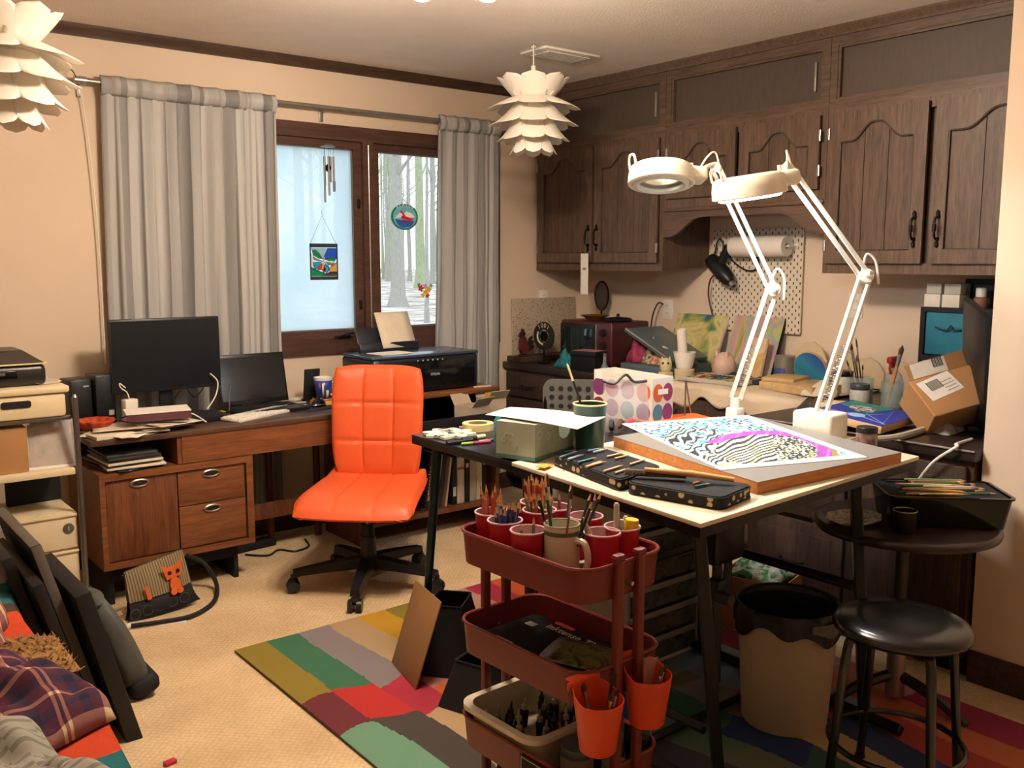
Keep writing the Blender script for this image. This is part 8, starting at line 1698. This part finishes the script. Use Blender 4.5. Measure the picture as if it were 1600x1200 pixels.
MB().prism([(-.012, -.03), (.004, -.03), (.0, .03), (-.012, .03)], 0, .004, Fc(-.044, -.055, .115)).build('cat_tail', m_cat, HB)
for k in range(5): MB().tube([( -.12+.05*k+.02*math.cos(t_), -.040-.001*k, .045+.02*math.sin(t_)) for t_ in [2*PI*q/14 for q in range(14)]], .0012, 4, closed=True).build('stitched_swirl', mat('stitch_grey', '#4e4e52', .8), HB)
s0 = HB.location; solo(MB().tube(spline([wz(292, 868, .17), wz(318, 880, .12), wz(338, 912, .03), wz(334, 940, .012), wz(300, 962, .012), wz(250, 972, .012), wz(205, 978, .012)], 8), .010, 6), 'bag_strap', m_hb, 'black shoulder strap looping on the carpet beside the handbag', 'strap')
lf = thing('leaflet', 'white leaflet with colour stripes lying under the handbag', 'leaflet', (hbp.x-.03, hbp.y-.085, .0), (0, 0, -22)); MB().box((0, 0, .002), (.22, .05, .004)).build('page', m_paper, lf, smooth=0); MB().box((-.02, .012, .0045), (.1, .012, .001)).build('teal_stripe', mat('stripe_teal', '#3a8a98', .6), lf, smooth=0); MB().box((.05, .01, .0045), (.06, .012, .001)).build('red_stripe', mat('stripe_red', '#b84a34', .6), lf, smooth=0)
# ================================================================== bed with clothes
BE = thing('daybed', 'low daybed with a teal and orange blanket at the left edge', 'bed', (-.06, 1.98, 0)); BHZ = .45
MB().rbox((0, 0, .13), (1.0, 2.1, .26), .02).build('base', mat('bed_base', '#5a4030', .7), BE); MB().rbox((0, 0, BHZ-.09), (1.04, 2.12, .16), .05, 3).build('mattress', mat('mattress_beige', '#a89880', .8), BE)
bc = ['#1f6a70', '#1f6a70', '#c8431f', '#c8431f', '#4a3a2c', '#2a7078', '#1f6a70']
def blk(u, v):
    y = -1.05+2.1*v; s_ = u; edge = .56
    if s_ < .8: x = -.5+(edge+.5)*s_/.8; z = BHZ+.012+.006*math.sin(7*v+3*u)
    else: t_ = (s_-.8)/.2; x = edge+.012*math.sin(14*v)-.02*(1-t_)**2+.0; z = BHZ+.010-.22*t_-.015*math.sin(8*v)*t_
    return (x, y, z)
b = MB(); b.grid(blk, 40, 80, cf=lambda u, v: bc[int(v*21) % 7]); b.build('blanket', vcol('blanket_wool', .9, .4, 500, var=.3), BE, smooth=70, solid=.01)
def plaidcol(u, v):
    a, c_ = (u*5.2) % 1, (v*7.5) % 1; base = '#4a1c30'
    w1 = a < .12 or .16 < a < .2; w2 = c_ < .12 or .16 < c_ < .2; d1 = .5 < a < .72; d2 = .5 < c_ < .72
    if w1 and w2: return '#c9ae8a'
    if w1 or w2: return '#8a5c56'
    if d1 and d2: return '#1c1c30'
    if d1 or d2: return '#33203a'
    return base
def heap(name, label, cat, loc, w_, d_, h_, seed, cf, rz, m, n=70, drop=None):
    r_ = random.Random(seed); ph = [r_.uniform(0, 6.28) for _ in range(12)]
    def fn(u, v):
        x, y = u-.5, v-.5; env = max(0, 1-(2*x)**4)*max(0, 1-(2*y)**4)
        z = h_*env**.5*(.55+.22*math.sin(6*u+ph[0]+2.5*math.sin(3*v+ph[1]))+.25*abs(math.sin(9*v+ph[2]+2*math.sin(4*u+ph[3])))+.12*abs(math.sin(21*v+ph[4]+5*u))+.07*math.sin(33*u+ph[5]+7*v))
        xx, yy = x*w_*(1+.07*math.sin(9*v+ph[6])), y*d_*(1+.06*math.sin(8*u+ph[7]))
        if drop is not None and xx > drop: ov = xx-drop; xx = drop+ov*.25; z -= ov*1.6
        return (xx, yy, z)
    b = MB(); b.grid(fn, n, n, cf=cf); return solo(b, name, m, label, cat, loc, (0, 0, rz), None, 80, solid=.004)
m_pl = vcol('plaid_flannel', .9, .3, 600, var=.25)
bedz = BHZ+.02
heap('plaid_shirt', 'crumpled plum plaid flannel shirt on the daybed', 'shirt', (.20, 2.15, bedz), .50, .56, .11, 5, plaidcol, 12, m_pl, drop=.26)
heap('plaid_shirt', 'bunched plum plaid sleeve at the head of the daybed', 'shirt', (.20, 2.56, bedz), .40, .34, .15, 8, plaidcol, -10, m_pl)
heap('grey_shirt', 'crumpled light grey shirt at the near end of the daybed', 'shirt', (.17, 1.70, bedz), .46, .46, .13, 13, lambda u, v: '#9a968a' if math.sin(v*140+6*math.sin(u*9)) > -.5 else '#7a766c', 25, vcol('grey_jersey', .9, .3, 600, var=.2))
heap('dark_shirt', 'dark green printed shirt collar under the grey shirt', 'shirt', (.13, 1.88, bedz), .34, .2, .13, 17, lambda u, v: '#2c332e' if math.sin(u*30)*math.sin(v*26) < .4 else '#a8a48e', 0, vcol('grey_jersey'))
b = MB(); rn = random.Random(31)
for k in range(900):
    x, y = rn.uniform(-.11, .11), rn.uniform(-.13, .13); z = .05*max(0, 1-(x/.11)**2)*max(0, 1-(y/.13)**2); a = rn.uniform(0, 6.3); d = Vector((math.cos(a), math.sin(a), rn.uniform(.1, .8)))*.016; p_ = Vector((x, y, z)); s_ = Vector((-math.sin(a), math.cos(a), 0))*.003; b.add([p_-s_, p_+s_, p_+d], [(0, 1, 2)])
b.grid(lambda u, v: ((u-.5)*.22, (v-.5)*.26, .05*max(0, 1-(2*u-1)**2)*max(0, 1-(2*v-1)**2)), 12, 12)
fz = solo(b, 'fleece_throw', mat('fleece_tan', '#8a6436', .95, var=.35, scale=80), 'curly tan fleece peeking between the plaid shirts', 'fleece', (.40, 2.37, bedz), smooth=0)
solo(MB().cyl((0, 0, 0), (0, 0, .004), .008, n=16), 'shirt_button', m_white, 'pale round button on the plaid cuff', 'button', (.36, 1.80, bedz+.075)) if False else None
solo(MB().rbox((0, 0, .006), (.035, .02, .012), .003), 'clip', mat('pink_clip', '#c02a4a', .4), 'small pink clip on the carpet at the bottom edge', 'clip', tuple(wz(266, 1194, 0)), (0, 0, 10))
